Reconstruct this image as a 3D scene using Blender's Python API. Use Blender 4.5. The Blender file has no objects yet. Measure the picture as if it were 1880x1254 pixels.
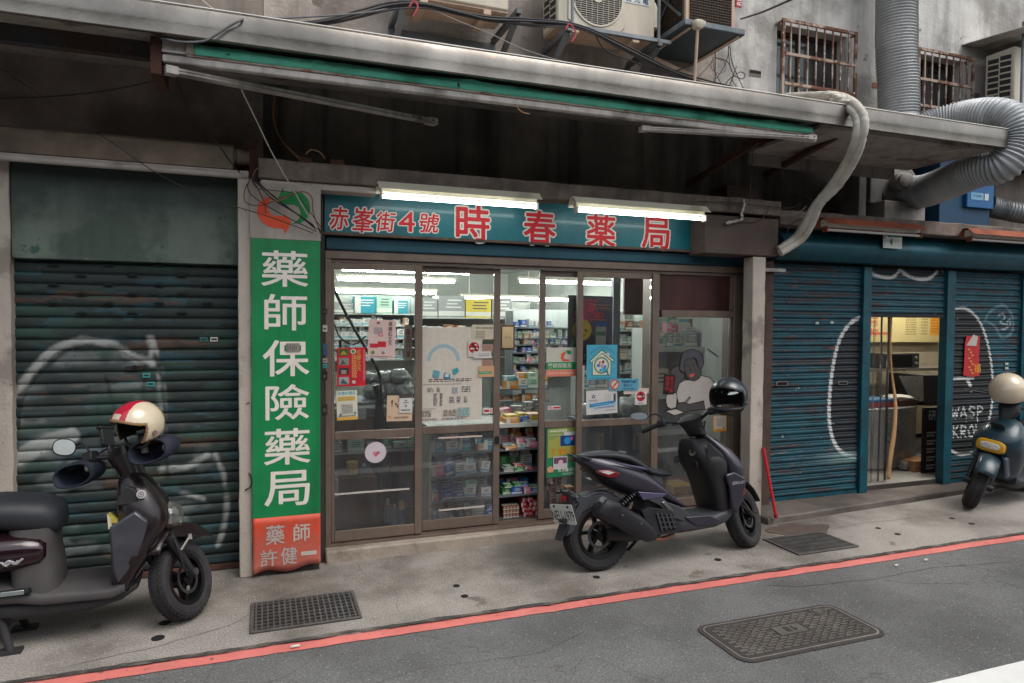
import bpy, bmesh, math, random
from mathutils import Vector, Matrix, noise as mnoise
import numpy as np
random.seed(7)
R = math.radians
SC = bpy.context.scene
COL = SC.collection

# ---------------------------------------------------------------- camera, world, sun, exposure
F, CX, CY = 1253.0, 940.0, 627.0
YAW, PITCH, ROLL = R(20.15), R(-1.78), R(0.43)
CAM = Vector((0, -4.9, 1.65))
FWD = Vector((math.sin(YAW) * math.cos(PITCH), math.cos(YAW) * math.cos(PITCH), math.sin(PITCH)))
_r0 = Vector((math.cos(YAW), -math.sin(YAW), 0)); _u0 = _r0.cross(FWD)
RT = _r0 * math.cos(ROLL) + _u0 * math.sin(ROLL)
UP = -_r0 * math.sin(ROLL) + _u0 * math.cos(ROLL)
cd = bpy.data.cameras.new("camera"); cam = bpy.data.objects.new("camera", cd); COL.objects.link(cam)
cd.sensor_width = 36.0; cd.lens = F / 1880.0 * 36.0; cd.clip_start = 0.05; cd.clip_end = 500
M_ = Matrix((RT, UP, -FWD)).transposed().to_4x4(); M_.translation = CAM
cam.matrix_world = M_
SC.camera = cam

W = bpy.data.worlds.new("World"); SC.world = W; W.use_nodes = True
_n = W.node_tree.nodes; _hs = _n.new('ShaderNodeHueSaturation'); _hs.inputs['Saturation'].default_value = .35; _bg = _n["Background"]
_sky = _n.new("ShaderNodeTexSky"); _sky.sky_type = 'NISHITA'; _sky.sun_disc = False
SUN_EL, SUN_AZ = R(58), R(-35)      # azimuth measured from the street-facing side (-y)
_sky.sun_elevation = SUN_EL; _sky.sun_rotation = R(180) + SUN_AZ
_sky.air_density = 1.3; _sky.dust_density = 3.0; _sky.ozone_density = 1.0
W.node_tree.links.new(_sky.outputs[0], _hs.inputs['Color']); W.node_tree.links.new(_hs.outputs[0], _bg.inputs[0]); _bg.inputs[1].default_value = 0.15
sd = bpy.data.lights.new("sun", 'SUN'); sun = bpy.data.objects.new("sun", sd); COL.objects.link(sun)
sd.energy = 1.0; sd.angle = R(40); sd.color = (1.0, 0.95, 0.88)
_sdir = Vector((-math.sin(SUN_AZ) * math.cos(SUN_EL), -math.cos(SUN_AZ) * math.cos(SUN_EL), math.sin(SUN_EL)))
sun.rotation_euler = _sdir.to_track_quat('Z', 'Y').to_euler()
SC.view_settings.view_transform = 'Standard'; SC.view_settings.look = 'None'
SC.view_settings.gamma = 1.0; SC.view_settings.exposure = 0.47
SC.render.engine = 'CYCLES'
SC.cycles.use_denoising = True
SC.cycles.max_bounces = 7; SC.cycles.diffuse_bounces = 3; SC.cycles.glossy_bounces = 3
SC.cycles.transparent_max_bounces = 48; SC.cycles.transmission_bounces = 4
SC.cycles.sample_clamp_indirect = 4.0; SC.cycles.caustics_reflective = False; SC.cycles.caustics_refractive = False

# ---------------------------------------------------------------- photo measurements -> place coordinates
def ray(u, v): return FWD + RT * ((u - CX) / F) - UP * ((v - CY) / F)
def P(u, v, Y):
    d = ray(u, v); return CAM + d * ((Y - CAM.y) / d.y)
def G(u, v, z=0.0):
    d = ray(u, v); return CAM + d * ((z - CAM.z) / d.z)
def rect(u0, v0, u1, v1, Y):
    um, vm = (u0 + u1) / 2, (v0 + v1) / 2
    return P(u0, vm, Y).x, P(u1, vm, Y).x, P(um, v1, Y).z, P(um, v0, Y).z

# ---------------------------------------------------------------- materials
def S(h, k=1.0):
    h = h.lstrip('#'); o = []
    for i in (0, 2, 4):
        c = int(h[i:i + 2], 16) / 255
        o.append(min(1.0, (c / 12.92 if c <= .04045 else ((c + .055) / 1.055) ** 2.4) * k))
    return tuple(o)
_mats = {}
def mat(name, col, rough=.6, metal=0.0, var=.12, scale=5.0, col2=None, thr=.5, soft=.15, bump=0.0, bscale=60.0,
        streak=None, sk=.35, spot=None, spthr=.62, spscale=14.0, spec=.5, coat=0.0, emit=0.0, paint=False, rvar=.0, ztint=None):
    """weathered procedural surface: colour variation, optional second colour patches, vertical streaks, small spots, bump"""
    if name in _mats: return _mats[name]
    if isinstance(col, str): col = S(col)
    m = bpy.data.materials.new(name); m.use_nodes = True; nt = m.node_tree; N = nt.nodes; L = nt.links
    b = N["Principled BSDF"]; b.inputs["Roughness"].default_value = rough; b.inputs["Metallic"].default_value = metal
    b.inputs["Specular IOR Level"].default_value = spec
    if coat: b.inputs["Coat Weight"].default_value = coat; b.inputs["Coat Roughness"].default_value = .08
    tc = N.new("ShaderNodeTexCoord"); co = tc.outputs["Object"]
    def nz(s, det=5, mapscale=None, rough_=.6):
        t = N.new("ShaderNodeTexNoise"); t.inputs["Scale"].default_value = s; t.inputs["Detail"].default_value = det
        t.inputs["Roughness"].default_value = rough_
        src = co
        if mapscale:
            mp = N.new("ShaderNodeMapping"); mp.inputs["Scale"].default_value = mapscale; L.new(co, mp.inputs[0]); src = mp.outputs[0]
        L.new(src, t.inputs["Vector"]); return t.outputs["Fac"]
    def ramp(fac, a, c):
        r = N.new("ShaderNodeMapRange"); r.inputs[1].default_value = a; r.inputs[2].default_value = c; r.interpolation_type = 'SMOOTHSTEP'
        L.new(fac, r.inputs[0]); return r.outputs[0]
    def mix(f, a, c):
        x = N.new("ShaderNodeMix"); x.data_type = 'RGBA'
        if isinstance(f, (int, float)): x.inputs[0].default_value = f
        else: L.new(f, x.inputs[0])
        for i, v in ((6, a), (7, c)):
            if isinstance(v, tuple): x.inputs[i].default_value = (*v[:3], 1)
            else: L.new(v, x.inputs[i])
        return x.outputs[2]
    def mul(f, k):
        x = N.new("ShaderNodeMath"); x.operation = 'MULTIPLY'; L.new(f, x.inputs[0]); x.inputs[1].default_value = k; return x.outputs[0]
    lo = tuple(c * (1 - var) for c in col); hi = tuple(min(1, c * (1 + var)) for c in col)
    cur = mix(ramp(nz(scale), .3, .7), lo, hi)
    if col2 is not None:
        if isinstance(col2, str): col2 = S(col2)
        cur = mix(ramp(nz(scale * .6, 8), thr - soft, thr + soft), cur, col2)
    if streak is not None:
        if isinstance(streak, str): streak = S(streak)
        cur = mix(mul(ramp(nz(1.0, 4, (scale * 3, scale * 3, scale * .22)), .42, .72), sk), cur, streak)
    if spot is not None:
        if isinstance(spot, str): spot = S(spot)
        cur = mix(ramp(nz(spscale, 6), spthr, spthr + .05), cur, spot)
    if ztint is not None:     # (z0, z1, colour, amount): second colour towards one height of the object
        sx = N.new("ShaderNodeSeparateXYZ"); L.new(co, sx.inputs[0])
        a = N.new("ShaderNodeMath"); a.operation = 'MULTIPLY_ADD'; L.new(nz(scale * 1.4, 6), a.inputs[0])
        a.inputs[1].default_value = (ztint[0] - ztint[1]) * .9; L.new(sx.outputs[2], a.inputs[2])
        cur = mix(mul(ramp(a.outputs[0], ztint[1], ztint[0]), ztint[3]), cur, S(ztint[2]) if isinstance(ztint[2], str) else ztint[2])
    if paint:
        at = N.new("ShaderNodeAttribute"); at.attribute_name = "paint"
        wear = ramp(nz(scale * 9, 4), .22, .42)
        w = N.new("ShaderNodeMath"); w.operation = 'MULTIPLY'; L.new(at.outputs["Alpha"], w.inputs[0]); L.new(wear, w.inputs[1])
        cur = mix(w.outputs[0], cur, at.outputs["Color"])
    L.new(cur, b.inputs["Base Color"])
    if rvar:
        r = N.new("ShaderNodeMapRange"); r.inputs[3].default_value = max(.02, rough - rvar); r.inputs[4].default_value = min(1, rough + rvar)
        L.new(nz(scale * 2.3, 6), r.inputs[0]); L.new(r.outputs[0], b.inputs["Roughness"])
    if bump:
        bm = N.new("ShaderNodeBump"); bm.inputs["Strength"].default_value = bump; bm.inputs["Distance"].default_value = .01
        L.new(nz(bscale, 6), bm.inputs["Height"]); L.new(bm.outputs[0], b.inputs["Normal"])
    if emit: 
        b.inputs["Emission Strength"].default_value = emit; L.new(cur, b.inputs["Emission Color"])
    _mats[name] = m; return m
def flat(h, rough=.55, spec=.4):
    """print or plastic of one colour"""
    k = "print_" + h.lstrip('#') + ("" if rough == .55 else "_%d" % int(rough * 100))
    return mat(k, h, rough, var=.05, scale=25, spec=spec)
def lamp_mat(name, col, strength):
    if name in _mats: return _mats[name]
    m = bpy.data.materials.new(name); m.use_nodes = True; N = m.node_tree.nodes
    b = N["Principled BSDF"]; b.inputs["Base Color"].default_value = (.8, .8, .8, 1)
    b.inputs["Emission Color"].default_value = (*col, 1); b.inputs["Emission Strength"].default_value = strength
    _mats[name] = m; return m
def glass_mat(name, haze=.05, tint=(.93, .97, .96), hazecol=(.55, .55, .52), rough=.02, fres=1.45, refl=1.0):
    if name in _mats: return _mats[name]
    m = bpy.data.materials.new(name); m.use_nodes = True; nt = m.node_tree; N = nt.nodes; L = nt.links
    N.remove(N["Principled BSDF"]); out = N["Material Output"]
    tr = N.new("ShaderNodeBsdfTransparent"); tr.inputs[0].default_value = (*tint, 1)
    gl = N.new("ShaderNodeBsdfGlossy"); gl.inputs["Roughness"].default_value = rough; gl.inputs[0].default_value = (refl, refl, refl, 1)
    df = N.new("ShaderNodeBsdfDiffuse"); df.inputs[0].default_value = (*hazecol, 1)
    fr = N.new("ShaderNodeFresnel"); fr.inputs[0].default_value = fres
    m1 = N.new("ShaderNodeMixShader"); L.new(fr.outputs[0], m1.inputs[0]); L.new(tr.outputs[0], m1.inputs[1]); L.new(gl.outputs[0], m1.inputs[2])
    m2 = N.new("ShaderNodeMixShader")
    tc = N.new("ShaderNodeTexCoord"); mp = N.new("ShaderNodeMapping"); mp.inputs["Scale"].default_value = (5, 5, 1.2)
    t = N.new("ShaderNodeTexNoise"); t.inputs["Scale"].default_value = 2.0; t.inputs["Detail"].default_value = 6
    mr = N.new("ShaderNodeMapRange"); mr.inputs[1].default_value = .3; mr.inputs[2].default_value = .75
    mr.inputs[3].default_value = haze * .35; mr.inputs[4].default_value = haze * 1.7
    L.new(tc.outputs["Object"], mp.inputs[0]); L.new(mp.outputs[0], t.inputs["Vector"]); L.new(t.outputs["Fac"], mr.inputs[0])
    L.new(mr.outputs[0], m2.inputs[0]); L.new(m1.outputs[0], m2.inputs[1]); L.new(df.outputs[0], m2.inputs[2])
    L.new(m2.outputs[0], out.inputs[0]); _mats[name] = m; return m

# ---------------------------------------------------------------- mesh building
class MB:
    def __init__(s): s.v = []; s.f = []; s.mi = []; s.mats = []; s.paint = None
    def m(s, mt):
        if mt not in s.mats: s.mats.append(mt)
        return s.mats.index(mt)
    def add(s, vs, fs, mt, M=None):
        k = len(s.v); i = s.m(mt)
        s.v += [tuple(M @ Vector(q)) for q in vs] if M is not None else [tuple(q) for q in vs]
        s.f += [tuple(a + k for a in f) for f in fs]; s.mi += [i] * len(fs); return s
    def box(s, x0, x1, y0, y1, z0, z1, mt, M=None):
        v = [(x, y, z) for x in (x0, x1) for y in (y0, y1) for z in (z0, z1)]
        return s.add(v, [(0, 1, 3, 2), (4, 6, 7, 5), (0, 4, 5, 1), (2, 3, 7, 6), (0, 2, 6, 4), (1, 5, 7, 3)], mt, M)
    def cbox(s, x0, x1, y0, y1, z0, z1, mt, c=.01, M=None):
        """box with chamfered long edges (outline rounded in xz, straight in y)"""
        c = min(c, (x1 - x0) * .45, (z1 - z0) * .45)
        pl = [(x0 + c, z0), (x1 - c, z0), (x1, z0 + c), (x1, z1 - c), (x1 - c, z1), (x0 + c, z1), (x0, z1 - c), (x0, z0 + c)]
        return s.prism(pl, y0, y1, mt, M=M)
    def prism(s, poly, d0, d1, mt, plane='xz', M=None):
        if plane == 'xz': mk = lambda a, b, d: (a, d, b)
        elif plane == 'xy': mk = lambda a, b, d: (a, b, d)
        else: mk = lambda a, b, d: (d, a, b)
        n = len(poly)
        v = [mk(a, b, d0) for a, b in poly] + [mk(a, b, d1) for a, b in poly]
        f = [tuple(range(n)), tuple(range(2 * n - 1, n - 1, -1))] + [(i, i + n, (i + 1) % n + n, (i + 1) % n) for i in range(n)]
        return s.add(v, f, mt, M)
    def beam(s, p0, p1, w, h, mt, up=(0, 0, 1)):
        p0, p1 = Vector(p0), Vector(p1); d = (p1 - p0).normalized(); sd_ = d.cross(Vector(up)).normalized(); u = sd_.cross(d)
        v = [tuple(p + sd_ * (a * w / 2) + u * (b * h / 2)) for p in (p0, p1) for a, b in ((-1, -1), (1, -1), (1, 1), (-1, 1))]
        return s.add(v, [(3, 2, 1, 0), (4, 5, 6, 7), (0, 1, 5, 4), (1, 2, 6, 5), (2, 3, 7, 6), (3, 0, 4, 7)], mt)
    def tube(s, pts, r, mt, n=8, cap=True):
        pts = [Vector(p) for p in pts]; K = len(pts); rs = r if isinstance(r, (list, tuple)) else [r] * K
        ref = None; v = []
        for i, p in enumerate(pts):
            t = (pts[min(i + 1, K - 1)] - pts[max(i - 1, 0)])
            if t.length < 1e-9: t = Vector((0, 0, 1))
            t.normalize()
            if ref is None: ref = t.orthogonal().normalized()
            ref = (ref - t * ref.dot(t))
            ref = ref.normalized() if ref.length > 1e-6 else t.orthogonal().normalized()
            b = t.cross(ref)
            v += [tuple(p + (ref * math.cos(2 * math.pi * j / n) + b * math.sin(2 * math.pi * j / n)) * rs[i]) for j in range(n)]
        f = [(i * n + j, i * n + (j + 1) % n, (i + 1) * n + (j + 1) % n, (i + 1) * n + j) for i in range(K - 1) for j in range(n)]
        if cap: f += [tuple(range(n - 1, -1, -1)), tuple((K - 1) * n + j for j in range(n))]
        return s.add(v, f, mt)
    def loft(s, rings, mt, n=20, matf=None, cap=True):
        """rings: (centre, axisA, axisB, exponent) superellipses"""
        v = []
        for c, A, B, e in rings:
            c, A, B = Vector(c), Vector(A), Vector(B)
            for j in range(n):
                t = 2 * math.pi * (j + .5) / n; ct, st = math.cos(t), math.sin(t)
                v.append(tuple(c + A * (math.copysign(abs(ct) ** (2 / e), ct)) + B * (math.copysign(abs(st) ** (2 / e), st))))
        K = len(rings); k = len(s.v); s.v += v
        for i in range(K - 1):
            for j in range(n):
                s.f.append(tuple(k + q for q in (i * n + j, i * n + (j + 1) % n, (i + 1) * n + (j + 1) % n, (i + 1) * n + j)))
                s.mi.append(s.m(matf(i, (j + .5) / n) if matf else mt))
        if cap:
            s.f += [tuple(k + j for j in range(n - 1, -1, -1)), tuple(k + (K - 1) * n + j for j in range(n))]; s.mi += [s.m(mt)] * 2
        return s
    def lathe(s, prof, c, axis, mt, n=24, cap=True, matf=None):
        """prof: (radius, offset along axis)"""
        c, ax = Vector(c), Vector(axis).normalized(); a = ax.orthogonal().normalized(); b = ax.cross(a); K = len(prof); k = len(s.v)
        for r, h in prof:
            s.v += [tuple(c + ax * h + (a * math.cos(2 * math.pi * j / n) + b * math.sin(2 * math.pi * j / n)) * r) for j in range(n)]
        for i in range(K - 1):
            for j in range(n):
                s.f.append(tuple(k + q for q in (i * n + j, i * n + (j + 1) % n, (i + 1) * n + (j + 1) % n, (i + 1) * n + j))); s.mi.append(s.m(matf(i) if matf else mt))
        if cap:
            s.f += [tuple(k + j for j in range(n - 1, -1, -1)), tuple(k + (K - 1) * n + j for j in range(n))]; s.mi += [s.m(mt)] * 2
        return s
    def disc(s, c, axis, r, mt, n=24, h=.004, r0=None):
        if r0: return s.lathe([(r0, 0), (r, 0), (r, h), (r0, h), (r0, 0)], c, axis, mt, n, cap=False)
        return s.lathe([(r, 0), (r, h)], c, axis, mt, n)
    def build(s, name, parent=None, loc=None, ang=35, bevel=0.0, bseg=2, sub=0, solid=0.0):
        me = bpy.data.meshes.new(name)
        base = Vector((0, 0, 0))
        if loc == 'base':
            a = np.array(s.v); base = Vector(((a[:, 0].min() + a[:, 0].max()) / 2, (a[:, 1].min() + a[:, 1].max()) / 2, a[:, 2].min()))
        elif loc is not None: base = Vector(loc)
        me.from_pydata([(x - base.x, y - base.y, z - base.z) for x, y, z in s.v], [], s.f)
        for mt in s.mats: me.materials.append(mt)
        if len(s.mats) > 1: me.polygons.foreach_set("material_index", s.mi)
        bm = bmesh.new(); bm.from_mesh(me); bmesh.ops.recalc_face_normals(bm, faces=bm.faces[:]); bm.to_mesh(me); bm.free()
        if s.paint is not None:
            at = me.attributes.new("paint", 'FLOAT_COLOR', 'POINT'); at.data.foreach_set("color", np.asarray(s.paint, dtype=np.float32).ravel())
        me.shade_smooth(); me.set_sharp_from_angle(angle=R(ang))
        o = bpy.data.objects.new(name, me); COL.objects.link(o)
        if parent is not None: o.parent = parent
        else: o.location = base
        if loc is not None and parent is not None and loc != 'base': pass
        if solid:
            d = o.modifiers.new("solid", 'SOLIDIFY'); d.thickness = solid; d.offset = 0
        if bevel:
            d = o.modifiers.new("bevel", 'BEVEL'); d.width = bevel; d.segments = bseg; d.limit_method = 'ANGLE'; d.angle_limit = R(40)
        if sub:
            d = o.modifiers.new("sub", 'SUBSURF'); d.levels = sub; d.render_levels = sub
        return o

def tag(o, label, cat, group=None):
    o["label"] = label; o["category"] = cat
    if group: o["group"] = group
    return o
def thing(name, label, cat, loc, group=None, rz=0.0):
    o = bpy.data.objects.new(name, None); COL.objects.link(o); o.location = loc; o.rotation_euler = (0, 0, rz); o.empty_display_size = .1
    return tag(o, label, cat, group)
def part(mb, name, parent, **k):
    """a part whose mesh was written in place coordinates, under a thing that is not turned"""
    base = parent.location
    o = mb.build(name, parent, loc=tuple(base), **k); return o
def lpart(mb, name, parent, **k): return mb.build(name, parent, **k)   # mesh already in the thing's own coordinates
def solo(mb, name, label, cat, group=None, **k): return tag(mb.build(name, None, loc='base', **k), label, cat, group)
def struct(mb, name, **k):
    o = mb.build(name, None, loc=None, **k); o["kind"] = "structure"; return o
def subpart(mb, name, parent, root, **k):
    """sub-part: same origin as its part and thing"""
    return mb.build(name, parent, loc=tuple(root.location), **k)

# ---------------------------------------------------------------- lettering
_glyph = {}
def glyph(ch, off=0.0):
    k = (ch, off)
    if k in _glyph: return _glyph[k]
    c = bpy.data.curves.new("t", 'FONT'); c.body = ch; c.resolution_u = 3; c.offset = off; c.align_x = 'CENTER'
    o = bpy.data.objects.new("t", c); COL.objects.link(o)
    dg = bpy.context.evaluated_depsgraph_get(); me = bpy.data.meshes.new_from_object(o.evaluated_get(dg))
    v = np.array([tuple(q.co[:2]) for q in me.vertices]) if len(me.vertices) else np.zeros((0, 2)); f = [tuple(p.vertices) for p in me.polygons]
    bpy.data.objects.remove(o); bpy.data.curves.remove(c); bpy.data.meshes.remove(me)
    _glyph[k] = (v, f); return v, f
def put_glyph(mb, ch, x0, x1, z0, z1, y, mt, off=0.0, skew=0.0, rot=0.0, slope=0.0):
    """one character filling the box x0..x1, z0..z1 on the plane y (seen from -y)"""
    v0, f = glyph(ch, 0.0); v = v0
    if len(v0) == 0: return
    lo, hi = v0.min(0), v0.max(0); sz = np.maximum(hi - lo, 1e-3)
    cx, cz, w, h = (x0 + x1) / 2, (z0 + z1) / 2, x1 - x0, z1 - z0
    out = []
    for a, b in v:
        p = (a - lo[0]) / sz[0] - .5; q = (b - lo[1]) / sz[1] - .5
        X, Z = p * w + q * h * skew, q * h
        if rot: X, Z = X * math.cos(rot) - Z * math.sin(rot), X * math.sin(rot) + Z * math.cos(rot)
        out.append((cx + X, y, cz + Z + slope * (cx + X)))
    mb.add(out, f, mt)
    if off >= .01:                       # bolder strokes: the same character struck again round a small circle
        n = 12 if off > .05 else 8
        for q in range(n):
            a = 2 * math.pi * q / n; dx, dz = off * h * math.cos(a), off * h * math.sin(a)
            mb.add([(p[0] + dx, p[1] + .00003 * (q + 1), p[2] + dz) for p in out], f, mt)
def text(mb, s, x, z, h, y, mt, off=0.012, align='c', skew=0.0, wide=1.0, rot=0.0):
    """a line of words, cap height about h, on the plane y"""
    c = bpy.data.curves.new("t", 'FONT'); c.body = s; c.resolution_u = 2; c.offset = off; c.align_x = {'c': 'CENTER', 'l': 'LEFT', 'r': 'RIGHT'}[align]
    o = bpy.data.objects.new("t", c); COL.objects.link(o)
    dg = bpy.context.evaluated_depsgraph_get(); me = bpy.data.meshes.new_from_object(o.evaluated_get(dg))
    k = h / .72; cr, sr = math.cos(rot), math.sin(rot); out = []
    for q in me.vertices:
        X, Z = (q.co.x * wide + q.co.y * skew) * k, (q.co.y - .36) * k
        out.append((x + X * cr - Z * sr, y, z + X * sr + Z * cr))
    mb.add(out, [tuple(p.vertices) for p in me.polygons], mt)
    bpy.data.objects.remove(o); bpy.data.curves.remove(c); bpy.data.meshes.remove(me)

def spline(pts, n=8):
    """smooth curve through the points"""
    p = [Vector(q) for q in pts]; p = [p[0] * 2 - p[1]] + p + [p[-1] * 2 - p[-2]]; out = []
    for i in range(1, len(p) - 2):
        for j in range(n):
            t = j / n; a, b, c, d = p[i - 1], p[i], p[i + 1], p[i + 2]
            out.append(.5 * ((2 * b) + (c - a) * t + (2 * a - 5 * b + 4 * c - d) * t * t + (3 * b - a - 3 * c + d) * t ** 3))
    out.append(p[-2]); return out
def px_line(pts):
    """(u, v, Y) measurements -> points of the place"""
    return [P(*q) for q in pts]
# ---------------------------------------------------------------- ground
def ground_mat(name, base, dark, light, fleck, thr, sc, bump, crackc=None, dthr=.60):
    m = mat(name, base, .85, var=.10, scale=1.3, col2=dark, thr=dthr, soft=.13, bump=bump, bscale=110, spot=fleck, spthr=thr, spscale=sc, rvar=.1)
    nt = m.node_tree; N = nt.nodes; L = nt.links; b = N["Principled BSDF"]
    cur = b.inputs["Base Color"].links[0].from_socket
    tc = N.new("ShaderNodeTexCoord")
    v = N.new("ShaderNodeTexNoise"); v.inputs["Scale"].default_value = 95; v.inputs["Detail"].default_value = 5; v.inputs["Roughness"].default_value = .85; L.new(tc.outputs["Object"], v.inputs["Vector"])
    r = N.new("ShaderNodeMapRange"); r.inputs[1].default_value = .36; r.inputs[2].default_value = .64; r.inputs[3].default_value = .48; r.inputs[4].default_value = 1.55
    L.new(v.outputs["Fac"], r.inputs[0])
    x = N.new("ShaderNodeMix"); x.data_type = 'RGBA'; x.blend_type = 'MULTIPLY'; x.inputs[0].default_value = 1
    L.new(cur, x.inputs[6]); L.new(r.outputs[0], x.inputs[7]); cur = x.outputs[2]
    vo = N.new("ShaderNodeTexVoronoi"); vo.inputs["Scale"].default_value = 48; L.new(tc.outputs["Object"], vo.inputs["Vector"])
    r2 = N.new("ShaderNodeMapRange"); r2.inputs[1].default_value = .14; r2.inputs[2].default_value = .22; r2.inputs[3].default_value = .75; r2.inputs[4].default_value = 0
    L.new(vo.outputs["Distance"], r2.inputs[0])
    sel = N.new("ShaderNodeSeparateColor"); L.new(vo.outputs["Color"], sel.inputs[0])
    gt = N.new("ShaderNodeMath"); gt.operation = 'GREATER_THAN'; gt.inputs[1].default_value = .80; L.new(sel.outputs[0], gt.inputs[0])
    mu = N.new("ShaderNodeMath"); mu.operation = 'MULTIPLY'; L.new(gt.outputs[0], mu.inputs[0]); L.new(r2.outputs[0], mu.inputs[1])
    y = N.new("ShaderNodeMix"); y.data_type = 'RGBA'; L.new(mu.outputs[0], y.inputs[0]); L.new(cur, y.inputs[6]); y.inputs[7].default_value = (*S(light), 1); cur = y.outputs[2]
    if crackc:
        cv = N.new("ShaderNodeTexVoronoi"); cv.feature = 'DISTANCE_TO_EDGE'; cv.inputs["Scale"].default_value = .33
        wn = N.new("ShaderNodeTexNoise"); wn.inputs["Scale"].default_value = 3; wn.inputs["Detail"].default_value = 8
        ad = N.new("ShaderNodeVectorMath"); ad.operation = 'ADD'; L.new(tc.outputs["Object"], wn.inputs["Vector"]); L.new(tc.outputs["Object"], ad.inputs[0]); L.new(wn.outputs["Color"], ad.inputs[1]); L.new(ad.outputs[0], cv.inputs["Vector"])
        cr = N.new("ShaderNodeMapRange"); cr.inputs[1].default_value = .0008; cr.inputs[2].default_value = .004; cr.inputs[3].default_value = .35; cr.inputs[4].default_value = 0
        L.new(cv.outputs["Distance"], cr.inputs[0])
        z = N.new("ShaderNodeMix"); z.data_type = 'RGBA'; L.new(cr.outputs[0], z.inputs[0]); L.new(cur, z.inputs[6]); z.inputs[7].default_value = (*S(crackc), 1); cur = z.outputs[2]
    L.new(cur, b.inputs["Base Color"]); return m
asphalt = ground_mat("asphalt", S('676766'), '515150', 'a5a19c', '8b8883', .72, 9, .6, '2a2829', .54)
pave = ground_mat("pavement_concrete", S('98928b'), '5e5851', 'c0b9ae', '6a625a', .63, 3.2, .55, dthr=.55)
mb = MB(); mb.box(-60, 70, -60, 60, -.4, -.012, asphalt); struct(mb, "road")
# pavement apron: one slab with a slightly ragged street edge
xs = np.linspace(-20, 30, 700); pl = []
for x in xs: pl.append((x, -1.285 + .012 * mnoise.noise((x * 3, 0, 0)) + .006 * mnoise.noise((x * 17, 3, 0))))
pl += [(30, .2), (-20, .2)]
mb = MB(); mb.prism(pl, -.1, 0, pave, 'xy'); struct(mb, "pavement", ang=60)
def painted_strip(name, x0, x1, ya, yb, z, mt, amp, n=900):
    v = []; 
    for i in range(n + 1):
        x = x0 + (x1 - x0) * i / n
        wob = .010 * mnoise.noise((x * .9, 7, 0))
        v += [(x, ya + wob + amp * mnoise.noise((x * 6, 1, 0)) + amp * .8 * mnoise.noise((x * 31, 2, 0)), z), (x, yb + wob + amp * mnoise.noise((x * 6, 9, 0)) + amp * .8 * mnoise.noise((x * 31, 5, 0)), z)]
    mb = MB(); mb.add(v, [(2 * i, 2 * i + 2, 2 * i + 3, 2 * i + 1) for i in range(n)], mt); return struct(mb, name)
painted_strip("gutter_edge", -12, 22, -1.296, -1.262, .0015, mat("ragged_asphalt_edge", S('3f3c39'), .9, var=.3, scale=14, col2='6d665f', thr=.55, soft=.1, bump=.8, bscale=90), .014)
redp = mat("red_road_paint", S('d0746c'), .7, var=.12, scale=4, col2='b8938a', thr=.66, soft=.12, bump=.3, bscale=150, spot='7d5a54', spthr=.64, spscale=26)
whitep = mat("white_road_paint", S('dcdcd8'), .6, var=.05, scale=5, bump=.3, bscale=150, spot='8f8d8a', spthr=.70, spscale=24)
painted_strip("red_kerb_line", -12, 22, -1.375, -1.285, -.008, redp, .007)
painted_strip("white_road_line", -12, 22, -2.92, -2.66, -.008, whitep, .003)
# raised step in front of the right-hand shop
wetc = mat("step_concrete", S('6b625b'), .7, var=.2, scale=3, col2='463f3b', thr=.5, soft=.2, bump=.5, bscale=60)
pl = [(3.86, -.46)] + [(3.86 + t * 3.7, -.45 + .29 * t + .012 * mnoise.noise((t * 14, 0, 0))) for t in np.linspace(.02, 1, 40)] + [(14, -.16), (14, .1), (3.86, .1)]
mb = MB(); mb.prism(pl, -.05, .055, wetc, 'xy'); struct(mb, "step_slab", bevel=.012)
stain = mat("wet_pavement_patch", S('5a4f47'), .5, var=.25, scale=6, bump=.3, bscale=120)
c = G(1440, 968, 0); pl = []
for k in range(40):
    a = 2 * math.pi * k / 40; rr = 1 + .55 * mnoise.noise((math.cos(a) * 1.7, math.sin(a) * 1.7, 4))
    pl.append((c.x + .03 + .27 * rr * math.cos(a), c.y - .08 + .16 * rr * math.sin(a)))
mb = MB(); mb.prism(pl, .0, .004, stain, 'xy'); struct(mb, "damp_patch")

def crack(name, pts, w, z, c_):
    q = []
    for a, b in zip(pts[:-1], pts[1:]):
        for k in range(7): q.append(Vector(a).lerp(Vector(b), k / 7))
    q.append(Vector(pts[-1])); q = [Vector((p.x + .022 * mnoise.noise((p.x * 9, p.y * 9, w * 900)), p.y + .016 * mnoise.noise((p.y * 11, p.x * 9, 7)), 0)) for p in q]; v = []
    for i, p in enumerate(q):
        d = (q[min(i + 1, len(q) - 1)] - q[max(i - 1, 0)]).normalized(); n_ = Vector((-d.y, d.x, 0)); ww = w * (.35 + .9 * abs(mnoise.noise((i * .7, w * 500, 0)))) * min(1, i / 3, (len(q) - 1 - i) / 3 + .05)
        v += [(p.x + n_.x * ww, p.y + n_.y * ww, z), (p.x - n_.x * ww, p.y - n_.y * ww, z)]
    mb = MB(); mb.add(v, [(2 * i, 2 * i + 2, 2 * i + 3, 2 * i + 1) for i in range(len(q) - 1)], mat("crack_" + c_, c_, .95, var=.3, scale=40)); struct(mb, name)
for pts, w in (([(2.9, -1.42), (3.2, -1.55), (3.75, -1.60), (4.3, -1.58), (5.1, -1.70)], .0035), ([(3.75, -1.60), (3.9, -1.75), (4.4, -1.9)], .0025), ([(.2, -1.9), (.7, -1.75), (1.3, -1.8), (1.7, -1.62)], .002), ([(-.3, -1.75), (.1, -1.62), (.3, -1.4)], .002)): crack("road_crack", pts, w, -.0105, '2b2a2a')
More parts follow.
